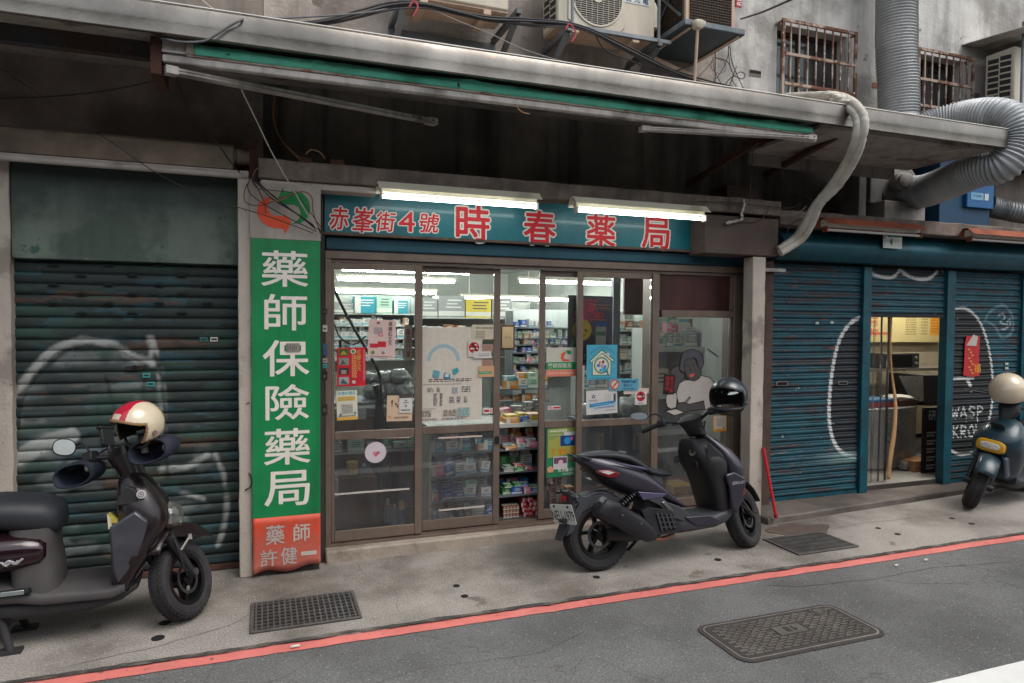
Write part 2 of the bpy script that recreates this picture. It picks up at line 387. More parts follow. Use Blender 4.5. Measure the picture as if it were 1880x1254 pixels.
for pts, w in (([(.6, -.22), (.62, -.5), (.75, -.8), (.72, -1.2)], .0022), ([(-.95, -1.22), (-.5, -1.12), (-.15, -.98), (.1, -.70), (.35, -.6)], .004), ([(2.6, -.22), (2.75, -.6), (2.7, -1.0), (2.85, -1.27)], .0018), ([(4.2, -.72), (4.7, -.66), (5.5, -.72), (6.5, -.6)], .003), ([(1.4, -.95), (1.9, -1.05), (2.4, -1.02)], .0018)): crack("pavement_crack", pts, w, .0015, '4d463f')
# ---------------------------------------------------------------- drain grates, manhole, bolt holes
iron = mat("cast_iron", S('5f5c5a'), .5, .4, var=.25, scale=8, col2='5f4a3e', thr=.66, soft=.08, bump=.4, bscale=90)
pit = mat("drain_pit", S('0b0a0a'), .9, var=.3, scale=8)
def grate(x0, x1, y0, y1, nx, ny, label, tilt=0):
    t = thing("drain_grate", label, "drain grate", ((x0 + x1) / 2, (y0 + y1) / 2, .0), "drain grates in the pavement")
    mb = MB(); mb.box(x0, x1, y0, y1, .0015, .004, pit); part(mb, "pit", t)
    mb = MB(); w = .018
    for a, b, c_, d in ((x0, x1, y0, y0 + w), (x0, x1, y1 - w, y1), (x0, x0 + w, y0 + w, y1 - w), (x1 - w, x1, y0 + w, y1 - w)): mb.box(a, b, c_, d, .002, .012, iron)
    part(mb, "frame", t, bevel=.002)
    mb = MB()
    for i in range(1, nx): x = x0 + (x1 - x0) * i / nx; mb.box(x - .0045, x + .0045, y0 + w, y1 - w, .0035, .0115, iron)
    for i in range(1, ny): y = y0 + (y1 - y0) * i / ny; mb.box(x0 + w, x1 - w, y - .004, y + .004, .0036, .0105, iron)
    part(mb, "bars", t)
grate(-.065, .515, -1.135, -.735, 19, 9, "square-mesh iron drain grate in the pavement in front of the vertical green sign")
grate(3.56, 4.12, -1.115, -.745, 34, 5, "fine-barred iron drain grate in the pavement beside the front wheel of the purple scooter")
# manhole
t = thing("manhole_cover", "rectangular iron manhole cover with rounded corners and a brick-like raised pattern in the road", "manhole cover", (2.66, -2.02, -.012))
x0, x1, y0, y1 = 2.19, 3.14, -2.235, -1.81
def rrect(x0, x1, y0, y1, r, n=6):
    o = []
    for cx, cy, a0 in ((x1 - r, y1 - r, 0), (x0 + r, y1 - r, 90), (x0 + r, y0 + r, 180), (x1 - r, y0 + r, 270)):
        o += [(cx + r * math.cos(R(a0 + 90 * k / n)), cy + r * math.sin(R(a0 + 90 * k / n))) for k in range(n + 1)]
    return o
seal = mat("manhole_seal", S('3a3634'), .8, var=.2, scale=10, bump=.4)
plate_m = mat("manhole_iron", S('716b65'), .5, .35, var=.2, scale=6, col2='544e4a', thr=.55, soft=.2, bump=.3, bscale=120)
ridge_m = mat("manhole_worn_ridges", S('8d867e'), .42, .4, var=.15, scale=9, bump=.2, bscale=120)
mb = MB(); mb.prism(rrect(x0, x1, y0, y1, .075), -.011, -.006, seal, 'xy'); part(mb, "rim", t)
mb = MB(); mb.prism(rrect(x0 + .022, x1 - .022, y0 + .022, y1 - .022, .058), -.0105, -.003, ridge_m, 'xy'); part(mb, "frame", t)
mb = MB(); mb.prism(rrect(x0 + .032, x1 - .032, y0 + .032, y1 - .032, .05), -.0100, -.0015, seal, 'xy'); part(mb, "plate", t)
mb = MB(); bw, bh = .058, .0225; ox, oy = x0 + .055, y0 + .05
nx, ny = int((x1 - x0 - .11) / bw), int((y1 - y0 - .1) / bh)
for i in range(nx + 1):
    for j in range(ny):
        a = ox + i * bw - (bw / 2 if j % 2 else 0); b = oy + j * bh
        mx, my = a + bw / 2, b + bh / 2
        if mx < x0 + .06 or mx > x1 - .06 or (abs(mx - 2.66) < .11 and abs(my + 2.02) < .055) or ((mx - 2.98) ** 2 + (my + 1.89) ** 2 < .055 ** 2): continue
        mb.box(a, a + bw * .84, b, b + bh * .66, -.002, .0025, plate_m)
        if (i + j) % 2: mb.box(a + bw * .3, a + bw * .55, b + bh * .66, b + bh, -.002, .0023, plate_m)
part(mb, "raised_pattern", t)
mb = MB(); mb.box(2.57, 2.75, -2.065, -1.975, -.002, .003, plate_m); m2_ = MB(); m2_.disc((2.98, -1.89, -.002), (0, 0, 1), .03, plate_m, 20, .005); part(m2_, 'medallion', t); m2_ = MB(); m2_.disc((2.98, -1.89, -.002), (0, 0, 1), .048, plate_m, 24, .0045, .038); part(m2_, 'medallion_ring', t)
mb.box(2.63, 2.66, -2.045, -1.995, .003, .0055, seal); mb.box(2.68, 2.69, -2.045, -1.995, .003, .0055, seal); mb.box(2.69, 2.705, -2.028, -2.018, .003, .0055, seal)
part(mb, "badge", t)
for i, (u, v, r, lb) in enumerate(((303, 1144, .030, "right under the front wheel of the brown scooter"), (290, 1172, .032, "below the brown scooter, nearest the red line"), (838, 1076, .021, "in the middle of the pavement, upper of the pair"), (853, 1095, .022, "in the middle of the pavement, lower of the pair"),
        (1095, 1060, .022, "just right of the rear wheel of the purple scooter"), (1318, 1028, .024, "between the wheels of the purple scooter"), (1612, 970, .020, "right of the fine-barred grate, nearer the wall"), (1648, 981, .022, "right of the fine-barred grate, nearer the red line"), (1748, 952, .02, "under the blue scooter, left of its pair"), (1784, 962, .022, "under the blue scooter, right of its pair"))):
    p = G(u, v, 0); mb = MB(); pl = [(p.x + r * (1 + .12 * mnoise.noise((math.cos(a) + i, math.sin(a), 1))) * math.cos(a), p.y + r * (1 + .12 * mnoise.noise((math.cos(a) + i, math.sin(a), 1))) * math.sin(a)) for a in np.linspace(0, 2 * math.pi, 20, endpoint=False)]
    mb.prism(pl, .0005, .004, pit, 'xy'); solo(mb, "pavement_hole", "small dark round hole " + lb, "pavement hole", "old bolt holes in the pavement")
for u, v, r in ((542, 1187, .012), (1700, 1028, .01), (1646, 1038, .009)):
    p = G(u, v, 0); mb = MB(); pl = [(p.x + r * 2 * math.cos(a), p.y + r * .7 * math.sin(a + .4)) for a in np.linspace(0, 2 * math.pi, 9, endpoint=False)]
    mb.prism(pl, .0, .006, flat('d8d4cc'), 'xy')
    solo(mb, "litter_scrap", {542: "white paper scrap lying on the red line at left", 1700: "white speck of litter on the asphalt at right", 1646: "small pale pebble of litter on the asphalt, left of the white speck"}[u], "litter")

# ---------------------------------------------------------------- the shophouse row (walls, ledges, pillars)
plasterL = mat("plaster_grey_brown", S('7d746d'), .9, var=.2, scale=2.6, col2='5a524c', thr=.60, soft=.2, streak='57504b', sk=.45, bump=.35, bscale=45)
plasterM = mat("plaster_warm_grey", S('aaa199'), .9, var=.18, scale=2.6, col2='766d66', thr=.56, soft=.14, streak='5f5852', sk=.5, spot='6f6760', spthr=.66, spscale=4, bump=.5, bscale=45)
plasterR = mat("plaster_pale_grey", S('c6c4c0'), .9, var=.16, scale=2.6, col2='8b8884', thr=.55, soft=.12, streak='76736f', sk=.5, spot='7d7a76', spthr=.64, spscale=5, bump=.6, bscale=40)
soot = mat("sooty_concrete", S('a0968d'), .92, var=.25, scale=2.2, col2='6f665f', thr=.45, soft=.25, streak='171514', sk=.6, bump=.3, bscale=40)
sootL = mat("dark_stained_plaster", S('a3948a'), .92, var=.25, scale=2.5, col2='5a4e46', thr=.46, soft=.25, spot='6d655f', spthr=.70, spscale=3, bump=.3, bscale=40)
ledge_m = mat("rough_ledge_concrete", S('7f7167'), .9, var=.25, scale=6, col2='544a44', thr=.56, soft=.2, streak='453d38', sk=.4, spot='3a332f', spthr=.68, spscale=16, bump=.7, bscale=55)
pillar_m = mat("peeling_white_plaster", S('b9aea2'), .85, var=.08, scale=4, col2='8f847b', thr=.60, soft=.06, spot='6c5f56', spthr=.66, spscale=13, streak='948a80', sk=.3, bump=.5, bscale=60)
bldg = thing("shophouse", "row of old grey plastered shophouses with the pharmacy at street level", "building", (2.5, .2, 0))
WT = .25                 # wall thickness; the facade plane is y = 0
xs_ = P(483, 20, 0).x; xm = P(1312, 130, 0).x
mb = MB(); mb.box(-8, xs_, 0, WT, 2.72, 7.5, plasterL); part(mb, "upper_wall", bldg)
mb = MB(); mb.box(xs_ + .003, xm, -.004, WT, 3.36, 7.5, plasterM); part(mb, "upper_wall", bldg)
w1 = (4.24, 5.03, 3.50, 4.26); w2 = (5.83, 6.53, 3.50, 4.24)
mb = MB(); a, b = xm + .003, 14
for x0, x1, z0, z1 in ((a, b, 3.36, w1[2]), (a, b, w1[3], 7.5), (a, w1[0], w1[2], w1[3]), (w1[1], w2[0], w1[2], w1[3]), (w2[1], b, w1[2], w1[3])): mb.box(x0, x1, -.012, WT, z0, z1, plasterR)
mb.box(w2[0], w2[1], -.012, WT, w2[3], w1[3], plasterR); part(mb, "upper_wall", bldg)
# hole in the wall, and red brick chip
mb = MB(); x0, x1, z0, z1 = rect(1375, 129, 1397, 141, -.012); mb.box(x0, x1, -.016, .0, z0, z1, mat("hole_mortar", S('6d655e'), .9, bump=.5)); mb.box(x0 + .01, x1 - .005, -.018, 0, (z0 + z1) / 2, z1 - .006, pit); part(mb, "wall_hole", bldg)
mb = MB(); x0, x1, z0, z1 = rect(1601, 153, 1624, 163, -.012); mb.box(x0, x1, -.0155, .0, z0, z1, mat("red_smear", S('8d5a4c'), .9, var=.2, scale=20)); part(mb, "paint_smear", bldg)
# dark wall under the canopy
mb = MB(); mb.box(xs_ + .004, 4.25, .16, .3, 2.45, 3.355, soot); mb.box(4.25, 14, .42, .55, 2.45, 3.355, soot); part(mb, "recessed_wall", bldg)
mb = MB(); mb.box(-8, xs_ - .003, -.02, -.001, 2.45, 3.4, sootL); part(mb, "recessed_wall", bldg)
# lintel ledges
Yl = -.34
zt = (P(480, 292, Yl).z + P(1100, 340, Yl).z) / 2; zb = (P(640, 342, Yl).z + P(480, 322, Yl).z) / 2
zb2 = P(900, 370, Yl).z
mb = MB(); xa, xb = P(474, 310, Yl).x, P(1435, 380, Yl).x
n = 60; top = [(xa + (xb - xa) * i / n, zt + .008 * mnoise.noise((i * .4, 0, 0))) for i in range(n + 1)]; bot = [(xa + (xb - xa) * i / n, zb + .006 * mnoise.noise((i * .5, 5, 0))) for i in range(n, -1, -1)]
mb.prism(top + bot, Yl, .2, ledge_m); part(mb, "lintel", bldg, bevel=.008)
mb = MB(); mb.box(P(478, 330, -.3).x, P(692, 350, -.3).x, -.31, -.15, zb - .045, zb - .002, pillar_m); part(mb, "lintel_trim", bldg, bevel=.006)
mb = MB(); xc = P(1880, 430, Yl).x + 6; zr0, zr1 = P(1600, 423, Yl).z, P(1600, 397, Yl).z
top = [(xb + .003 + (xc - xb) * i / n, zr1 + .010 * mnoise.noise((i * .9, 0, 3))) for i in range(n + 1)]; bot = [(xb + .003 + (xc - xb) * i / n, zr0 + .008 * mnoise.noise((i * 1.1, 5, 3))) for i in range(n, -1, -1)]
mb.prism(top + bot, Yl + .01, .42, ledge_m); part(mb, "lintel", bldg, bevel=.008)
# boxed concrete block right of the sign
x0, x1, z0, z1 = rect(1294, 398, 1428, 468, -.36)
mb = MB(); mb.box(x0, x1, -.37, 0, z0, min(z1, zb - .004), mat("brown_boxed_plaster", S('5f514a'), .9, var=.15, scale=4, col2='493e39', thr=.55, soft=.2, bump=.4)); part(mb, "boxed_block", bldg, bevel=.01)
# pillars
def pillar(u0, u1, v, Y, z1, mt, yb=.1):
    x0, x1 = P(u0, v, Y).x, P(u1, v, Y).x; mb = MB()
    k = 26; l = [(x0 + .006 * mnoise.noise((i * .7, 1, u0)), z1 * i / k) for i in range(k + 1)]; r = [(x1 + .008 * mnoise.noise((i * .8, 4, u0)), z1 * i / k) for i in range(k, -1, -1)]
    mb.prism(l + r, Y, yb, mt); part(mb, "pillar", bldg, bevel=.006); return x0, x1
pL = pillar(438, 463, 700, -.29, zb, pillar_m)
pR = pillar(1379, 1402, 700, -.36, P(1390, 476, -.36).z + .02, pillar_m, -.24)
pillar(-30, 21, 650, -.16, P(10, 290, -.16).z, pillar_m)
# dark strip between the shop front and the right pillar, brick backing behind the vertical sign
mb = MB(); mb.box(P(1362, 700, -.1).x, pR[1] - .004, -.238, .1, 0, P(1390, 476, -.36).z, mat("dark_teal_strip", S('1d2327'), .8, var=.3, scale=6)); part(mb, "side_strip", bldg)
mb = MB(); mb.box(pL[1] + .002, P(596, 700, -.16).x, -.17, .1, 0, zb - .05, mat("dark_wall", S('3d3632'), .9, var=.2, scale=5)); part(mb, "wall_backing", bldg)
mb = MB(); mb.box(pR[1] + .002, P(1414, 700, -.1).x, -.12, .1, .05, P(1410, 480, -.1).z, mat("rust_brown_post", S('4a3a33'), .8, var=.25, scale=8)); part(mb, "door_post", bldg)
# plinth under the sliding doors
sill = mat("sill_concrete", S('a3978a'), .9, var=.12, scale=4, col2='6f6259', thr=.62, soft=.1, spot='554a43', spthr=.66, spscale=9, bump=.8, bscale=35)
x0, x1 = P(598, 1020, -.2).x, 3.87
n = 60; mb = MB(); pl = [(x0 + (x1 - x0) * i / n, -.205 + .008 * mnoise.noise((i * .6, 0, 9))) for i in range(n + 1)] + [(x1, .1), (x0, .1)]
mb.prism(pl, -.02, .085, sill, 'xy'); part(mb, "door_sill", bldg, bevel=.012)
# side walls outside the picture
mb = MB(); mb.box(-8, -1.95, -.1, .15, 0, 2.72, plasterL); part(mb, "side_wall", bldg)
mb = MB(); mb.box(7.78, 14, -.15, .15, .055, zr0, plasterL); part(mb, "side_wall", bldg)
mb = MB(); mb.box(-8, 14, 9.2, 9.4, 0, 7.5, plasterL); mb.box(-8.2, -8, 0, 9.4, 0, 7.5, plasterL); mb.box(14, 14.2, 0, 9.4, 0, 7.5, plasterL); mb.box(-8, 14, .26, 9.2, 7.3, 7.5, plasterL); part(mb, "rear_walls", bldg)

# windows upstairs with rusty burglar bars
rust = mat("rusty_bar", S('6b4636'), .8, .2, var=.3, scale=10, col2='a8978a', thr=.52, soft=.05, spot='cfc6bc', spthr=.61, spscale=22, bump=.4)
wood_dark = mat("weathered_window_wood", S('3a332f'), .8, var=.25, scale=8)
pane = glass_mat("dusty_window_glass", haze=.16, tint=(.55, .6, .62), hazecol=(.25, .27, .28), rough=.08)
def window(x0, x1, z0, z1, lb, nb):
    t = thing("barred_window", lb, "window", ((x0 + x1) / 2, -.05, z0), "barred windows above the canopy")
    mb = MB(); w = .03
    for a in ((x0, x1, z0, z0 + w), (x0, x1, z1 - w, z1), (x0, x0 + w, z0 + w, z1 - w), (x1 - w, x1, z0 + w, z1 - w), (x0 + (x1 - x0) * .42, x0 + (x1 - x0) * .42 + w, z0 + w, z1 - w)): mb.box(a[0], a[1], .10, .14, a[2], a[3], wood_dark)
    part(mb, "window_frame", t)
    mb = MB(); mb.box(x0 + w, x1 - w, .117, .123, z0 + w, z1 - w, pane); part(mb, "pane", t)
    mb = MB(); mb.box(x0 - .3, x1 + .3, .9, .92, z0 - .3, z1 + .3, mat("dim_room_wall", S('4c4a46'), .9, var=.2)); part(mb, "room_backing", t)
    mb = MB(); b = .012; X0, X1, Z0, Z1 = x0 - .02, x1 + .03, z0 - .02, z1 + .01
    for a in ((X0, X1, Z0, Z0 + .025), (X0, X1, Z1 - .025, Z1), (X0, X0 + .025, Z0 + .025, Z1 - .025), (X1 - .025, X1, Z0 + .025, Z1 - .025)): mb.box(a[0], a[1], -.11, -.09, a[2], a[3], rust)
    for f_ in (.30, .62): zz = Z0 + (Z1 - Z0) * f_; mb.box(X0 + .025, X1 - .025, -.116, -.094, zz - .012, zz + .012, rust)
    for xx in (X0 + .01, X1 - .01):
        for zz in (Z0 + .02, Z1 - .02): mb.box(xx - .009, xx + .009, -.091, -.010, zz - .009, zz + .009, rust)
    part(mb, "bar_frame", t)
    for i in range(1, nb):
        x = X0 + (X1 - X0) * i / nb; mb = MB(); mb.box(x - b / 2, x + b / 2, -.106, -.096, Z0 + .025, Z1 - .025, rust); part(mb, "bar", t)
window(*w1, "upstairs window with rusty burglar bars, left of the vertical silver duct", 9)
window(*w2, "upstairs window with rusty burglar bars, half hidden behind the vertical silver duct", 8)

# building across the street (only ever seen in reflections)
ob = thing("apartment_block", "plain grey apartment block across the street", "building", (2, -11, 0))
mb = MB(); mb.box(-20, 26, -12, -11, 0, 4.6, mat("opposite_render", S('a59c92'), .9, var=.15, scale=.8, col2='7d756e', thr=.5, soft=.2)); part(mb, "wall", ob)
for i in range(9):
    for j in range(2):
        x = -17 + i * 4.8; mb = MB(); mb.box(x, x + 2.2, -11.0, -10.95, .3 + j * 2.4, 1.9 + j * 2.2, mat("opposite_window", S('2c3136'), .2, var=.2)); part(mb, "window", ob)
# ---------------------------------------------------------------- sheet-metal canopy
steel = mat("worn_sheet_steel", S('8f8a83'), .27, .9, var=.14, scale=2.2, col2='706c67', thr=.54, soft=.15, streak='5d5955', sk=.3, spot='a8937e', spthr=.67, spscale=6, bump=.22, bscale=5, rvar=.14)
rustbeam = mat("rusty_painted_beam", S('3f4a52'), .85, .1, var=.2, scale=4, col2='46342b', thr=.44, soft=.12, spot='8a5a42', spthr=.66, spscale=10, bump=.5)
soff = mat("flaking_soffit", S('a09890'), .9, var=.15, scale=5, col2='6a5a52', thr=.6, soft=.08, spot='7c4335', spthr=.67, spscale=7, streak='3d3531', sk=.3, bump=.4)
Yf = -1.1
can = thing("metal_canopy", "long sheet-steel street canopy with a bent front edge running above all the shops", "canopy", (2.2, Yf, 2.9))
zf0 = np.mean([P(274, 63, Yf).z, P(640, 106, Yf).z, P(1240, 186, Yf).z, P(1850, 271, Yf).z]); zf1 = np.mean([P(640, 60, Yf).z, P(1240, 145, Yf).z, P(1802, 230, Yf).z])
xe = P(1850, 250, Yf).x; xs0 = -6.0
n = 240
mb = MB(); prof = [(.004, 0), (0, .003), (-.002, .06), (-.003, .065), (-.001, .148), (.001, .153), (.010, .153), (.010, .148), (.008, .065), (.009, .06), (.010, .005), (.03, .002)]
hh = zf1 - zf0; v = []; 
for i in range(n + 1):
    x = xs0 + (xe - xs0) * i / n; wob = .006 * mnoise.noise((x * 1.7, 0, 0)) + .003 * mnoise.noise((x * 6, 2, 0))
    v += [(x, Yf + a * 1.0 + wob * (1 - b / .15), zf0 + b / .153 * hh + .004 * mnoise.noise((x * .8, 0, 4))) for a, b in prof]
k = len(prof); mb.add(v, [(i * k + j, i * k + j + 1, (i + 1) * k + j + 1, (i + 1) * k + j) for i in range(n) for j in range(k - 1)], steel)
part(mb, "fascia", can, ang=25)
mb = MB(); mb.box(xs0, xe, Yf - .006, Yf + .014, zf1 + .004, zf1 + .0085, mat('lip_highlight', S('d8d4cc'), .35, .6)); part(mb, 'highlight_strip', can)  # sky glint along the top lip, built as a pale metal strip
mb = MB(); mb.prism([(Yf + .035, zf0 + .02), (Yf + .02, zf1 - .012), (-.02, zf1 + .24), (-.02, zf0 + .16)], xs0, xe - .02, soff, 'yz'); part(mb, "roof_sheet", can)
mb = MB(); mb.box(P(0, 80, -.75).x - 3, P(288, 110, -.75).x, -.80, -.74, P(150, 98, -.75).z, P(150, 62, -.75).z, rustbeam); part(mb, "beam", can, bevel=.004)
mb = MB(); mb.box(P(285, 90, -.98).x - .02, P(297, 90, -.98).x, -1.0, -.70, P(292, 138, -.98).z, P(292, 70, -.98).z, mat("rust_brown_steel", S('4a2f26'), .85, .2, var=.25, scale=12, bump=.4)); part(mb, "bracket", can)
for a, b in (((1262, 340, -.02), (1392, 258, -.62)), ((1404, 322, -.02), (1535, 250, -.85)), ((560, 255, 0), (520, 130, -.9))):
    if a[0] == 560: continue
    mb = MB(); mb.beam(P(*a), P(*b), .04, .045, mat("rust_brown_steel", S('4a2f26'))); part(mb, "strut", can)
mb = MB(); mb.beam(P(1362, 268, -.30), P(1533, 238, -.85), .03, .05, _mats["rust_brown_steel"]); part(mb, "strut", can)
# ribbed soffit at the right-hand end
mb = MB(); mb.box(P(1500, 250, -1.0).x, xe - .06, -1.03, -.25, zf0 - .012, zf0 + .015, soff); part(mb, "soffit_panel", can)
mb = MB(); mb.box(P(1500, 250, -1.0).x, P(1790, 275, -1.0).x, -.26, -.24, zf0 - .11, zf0 - .013, soot); part(mb, "valance", can)

# ---------------------------------------------------------------- retractable awning under the canopy
green = mat("green_awning_canvas", S('62c4a8'), .8, var=.12, scale=5, col2='3a9079', thr=.62, soft=.1, spot='2a3c38', spthr=.68, spscale=9, bump=.3)
greend = mat("old_green_canvas", S('1f6b58'), .85, var=.2, scale=5, col2='15443a', thr=.55, soft=.15, bump=.4)
alu = mat("grimy_aluminium", S('c6c0b9'), .55, .2, var=.12, scale=6, col2='6f6964', thr=.6, soft=.15, streak='5b5550', sk=.3, spot='7a4a36', spthr=.71, spscale=16, bump=.15)
rustw = mat("rust_stained_white", S('a89a8c'), .7, .1, var=.15, scale=10, col2='8a4f38', thr=.58, soft=.08, bump=.3)
aw = thing("retractable_awning", "rolled-in green canvas awning with a rust-streaked front bar under the steel canopy", "awning", (1.7, -1.0, 2.85))
bar = [P(345, 106, -1.0), P(640, 144, -1.0), P(940, 181, -1.0), P(1240, 213, -1.0), P(1490, 241, -1.0)]
b0, b1 = bar[0], bar[-1]; zb_ = sum(p.z for p in bar) / 5
mb = MB(); mb.box(b0.x - .12, b1.x + .05, -1.0, -.955, zb_ - .045, zb_ - .005, alu); part(mb, "front_bar", aw, bevel=.008)
mb = MB(); mb.box(b0.x - .005, b1.x + .002, -1.006, -.99, zb_ - .006, zb_ + .006, rustw); part(mb, "rust_seam", aw)
# canvas: rises from the bar back towards the roller, ragged along the front
v = []; n = 160
for i in range(n + 1):
    x = b0.x + .03 + (b1.x - b0.x - .03) * i / n
    for j, (yy, zz) in enumerate(((-1.008, .004), (-1.014, .034), (-1.006, .058), (-.95, .068), (-.80, .09), (-.6, .11))):
        v.append((x, yy + .01 * mnoise.noise((x * 2, j, 0)), zb_ + zz + (.012 * mnoise.noise((x * 3.1, j * .5, 1)) + .006 * mnoise.noise((x * 15, j, 2))) * (j > 0)))
mb = MB(); mb.add(v, [(i * 6 + j, i * 6 + j + 1, (i + 1) * 6 + j + 1, (i + 1) * 6 + j) for i in range(n) for j in range(5)], green)
part(mb, "canvas", aw, ang=70, solid=.004)
mb = MB(); mb.prism([(b0.x - .01, zb_ + .006), (b0.x + .03, zb_ + .006), (b0.x + .022, zb_ + .075), (b0.x + .0, zb_ + .07)], -1.012, -1.0, rustw); mb.prism([(b1.x + .03, zb_ - .0), (b1.x - .05, zb_ + .045), (b1.x - .085, zb_ + .048), (b1.x - .02, zb_ - .0)], -1.012, -.9, rustw); part(mb, "end_trim", aw)
mb = MB(); mb.box(b0.x - .12, b0.x - .01, -.99, -.96, zb_ + .02, zb_ + .075, alu); mb.box(b0.x - .12, b0.x - .01, -.995, -.975, zb_ + .006, zb_ + .018, flat('cfcac4')); part(mb, "bar_end", aw)
for a, b, h in (((322, 132, -.97), (786, 222, -.45), .055), ((1188, 237, -.93), (1482, 253, -1.0), .045)):
    A, B = P(*a), P(*b); mb = MB(); mb.beam(A, B, .05, h * .55, alu); 
    off = Vector((0, -.028, 0)); mb.beam(A + off + Vector((0, 0, h * .12)), B + off + Vector((0, 0, h * .12)), .008, h * .22, alu); mb.beam(A + off + Vector((0, 0, -h * .2)), B + off + Vector((0, 0, -h * .2)), .008, h * .12, alu)
    d = (B - A).normalized(); mb.beam(B - d * .012, B + d * .06, .06, h * .75, alu); mb.beam(A - d * .05, A + d * .01, .06, h * .75, alu)
    for q in (.03, -.07, -.12): c = B + d * q + Vector((0, -.036, 0)); mb.disc(c, (0, -1, 0), .006, pit, 8, .004)
    part(mb, "arm", aw, bevel=.003)
mb = MB(); mb.tube(spline([P(950, 192, -1.0), P(952, 200, -1.01), P(962, 207, -1.01), P(972, 209, -1.01)]), .0035, flat('b27a5a'), 6); part(mb, "loose_strap", aw)

# ---------------------------------------------------------------- roller shutters
def shutter_sheet(x0, x1, z0, z1, Y, pitch, depth, mt, paintf, nxs, prof=None):
    """corrugated slat curtain as one dense sheet, with graffiti, wear and any painted highlight stored as a paint attribute"""
    prof = prof or [(0, 0), (.06, .25), (.16, .72), (.32, .97), (.55, 1), (.75, .9), (.88, .6), (.94, .15), (.97, -.25), (1.0, -.25)]
    ns = max(1, round((z1 - z0) / pitch)); p = (z1 - z0) / ns; rows = []
    for i in range(ns):
        for t, d in prof: rows.append((z0 + (i + t * .999) * p, -d * depth))
    Z = np.array([r[0] for r in rows]); D = np.array([r[1] for r in rows]); X = np.linspace(x0, x1, nxs)
    XX, ZZ = np.meshgrid(X, Z); DD = np.repeat(D[:, None], nxs, 1)
    sag = np.array([[.003 * mnoise.noise((x * 1.5, int((z - z0) / p) * 1.3, 0)) for x in X[::8]] for z in Z]); sag = np.repeat(sag, 8, 1)[:, :nxs]
    if sag.shape[1] < nxs: sag = np.pad(sag, ((0, 0), (0, nxs - sag.shape[1])), 'edge')
    YY = Y + DD
    mb = MB(); i0 = mb.m(mt); mb.v = [tuple(q) for q in np.stack([XX.ravel(), YY.ravel(), (ZZ + sag * .4).ravel()], 1)]
    R_ = len(Z); mb.f = [(r * nxs + c, r * nxs + c + 1, (r + 1) * nxs + c + 1, (r + 1) * nxs + c) for r in range(R_ - 1) for c in range(nxs - 1)]; mb.mi = [0] * len(mb.f)
    mb.paint = paintf(XX, ZZ).reshape(-1, 4); return mb
def vnoise(X, Z, sx, sz, seed, octs=3):
    """value noise over arrays"""
    out = np.zeros_like(X); amp, tot = 1.0, 0.0; rg = np.random.RandomState(seed)
    for o in range(octs):
        g = rg.rand(96, 96); a, b = X * sx * 2 ** o + 31.7, Z * sz * 2 ** o + 17.3
        i, j = np.floor(a).astype(int), np.floor(b).astype(int); u, w = a - i, b - j; u, w = u * u * (3 - 2 * u), w * w * (3 - 2 * w)
        G_ = lambda p, q: g[p % 96, q % 96]
        out += amp * ((G_(i, j) * (1 - u) + G_(i + 1, j) * u) * (1 - w) + (G_(i, j + 1) * (1 - u) + G_(i + 1, j + 1) * u) * w); tot += amp; amp *= .5
    return out / tot
def over(P_, col, a):
    a = np.clip(a, 0, 1)[..., None]; c = np.array([*col, 1.0]); na = a + P_[..., 3:] * (1 - a)
    rgb = (c[:3] * a + P_[..., :3] * P_[..., 3:] * (1 - a)) / np.maximum(na, 1e-6)
    return np.concatenate([rgb, na], -1)
def sdist(X, Z, pts):
    d = np.full(X.shape, 1e9)
    for (ax, az), (bx, bz) in zip(pts[:-1], pts[1:]):
        vx, vz = bx - ax, bz - az; L2 = vx * vx + vz * vz + 1e-12
        t = np.clip(((X - ax) * vx + (Z - az) * vz) / L2, 0, 1); d = np.minimum(d, np.hypot(X - ax - t * vx, Z - az - t * vz))
    return d
def stroke(P_, X, Z, pts, w, col, soft=.006, op=1.0, nz=0.0, seed=1):
    d = sdist(X, Z, pts)
    if nz: d = d + (vnoise(X, Z, 22, 22, seed) - .5) * nz
    return over(P_, col, op * np.clip((w - d) / soft + .5, 0, 1))
def inside(X, Z, poly):
    r = np.zeros(X.shape, bool); n = len(poly)
    for i in range(n):
        (x0, z0), (x1, z1) = poly[i], poly[(i + 1) % n]
        c = ((z0 > Z) != (z1 > Z)) & (X < (x1 - x0) * (Z - z0) / (z1 - z0 + 1e-12) + x0); r ^= c
    return r
def pxs(pts, Y, sm=6):
    """pixel polyline -> smooth (x, z) polyline on the plane y = Y"""
    q = spline([P(u, v, Y) for u, v in pts], sm) if sm else [P(u, v, Y) for u, v in pts]
    return [(p.x, p.z) for p in q]
WHITE, BLACK = S('c9c9c6'), S('161719')
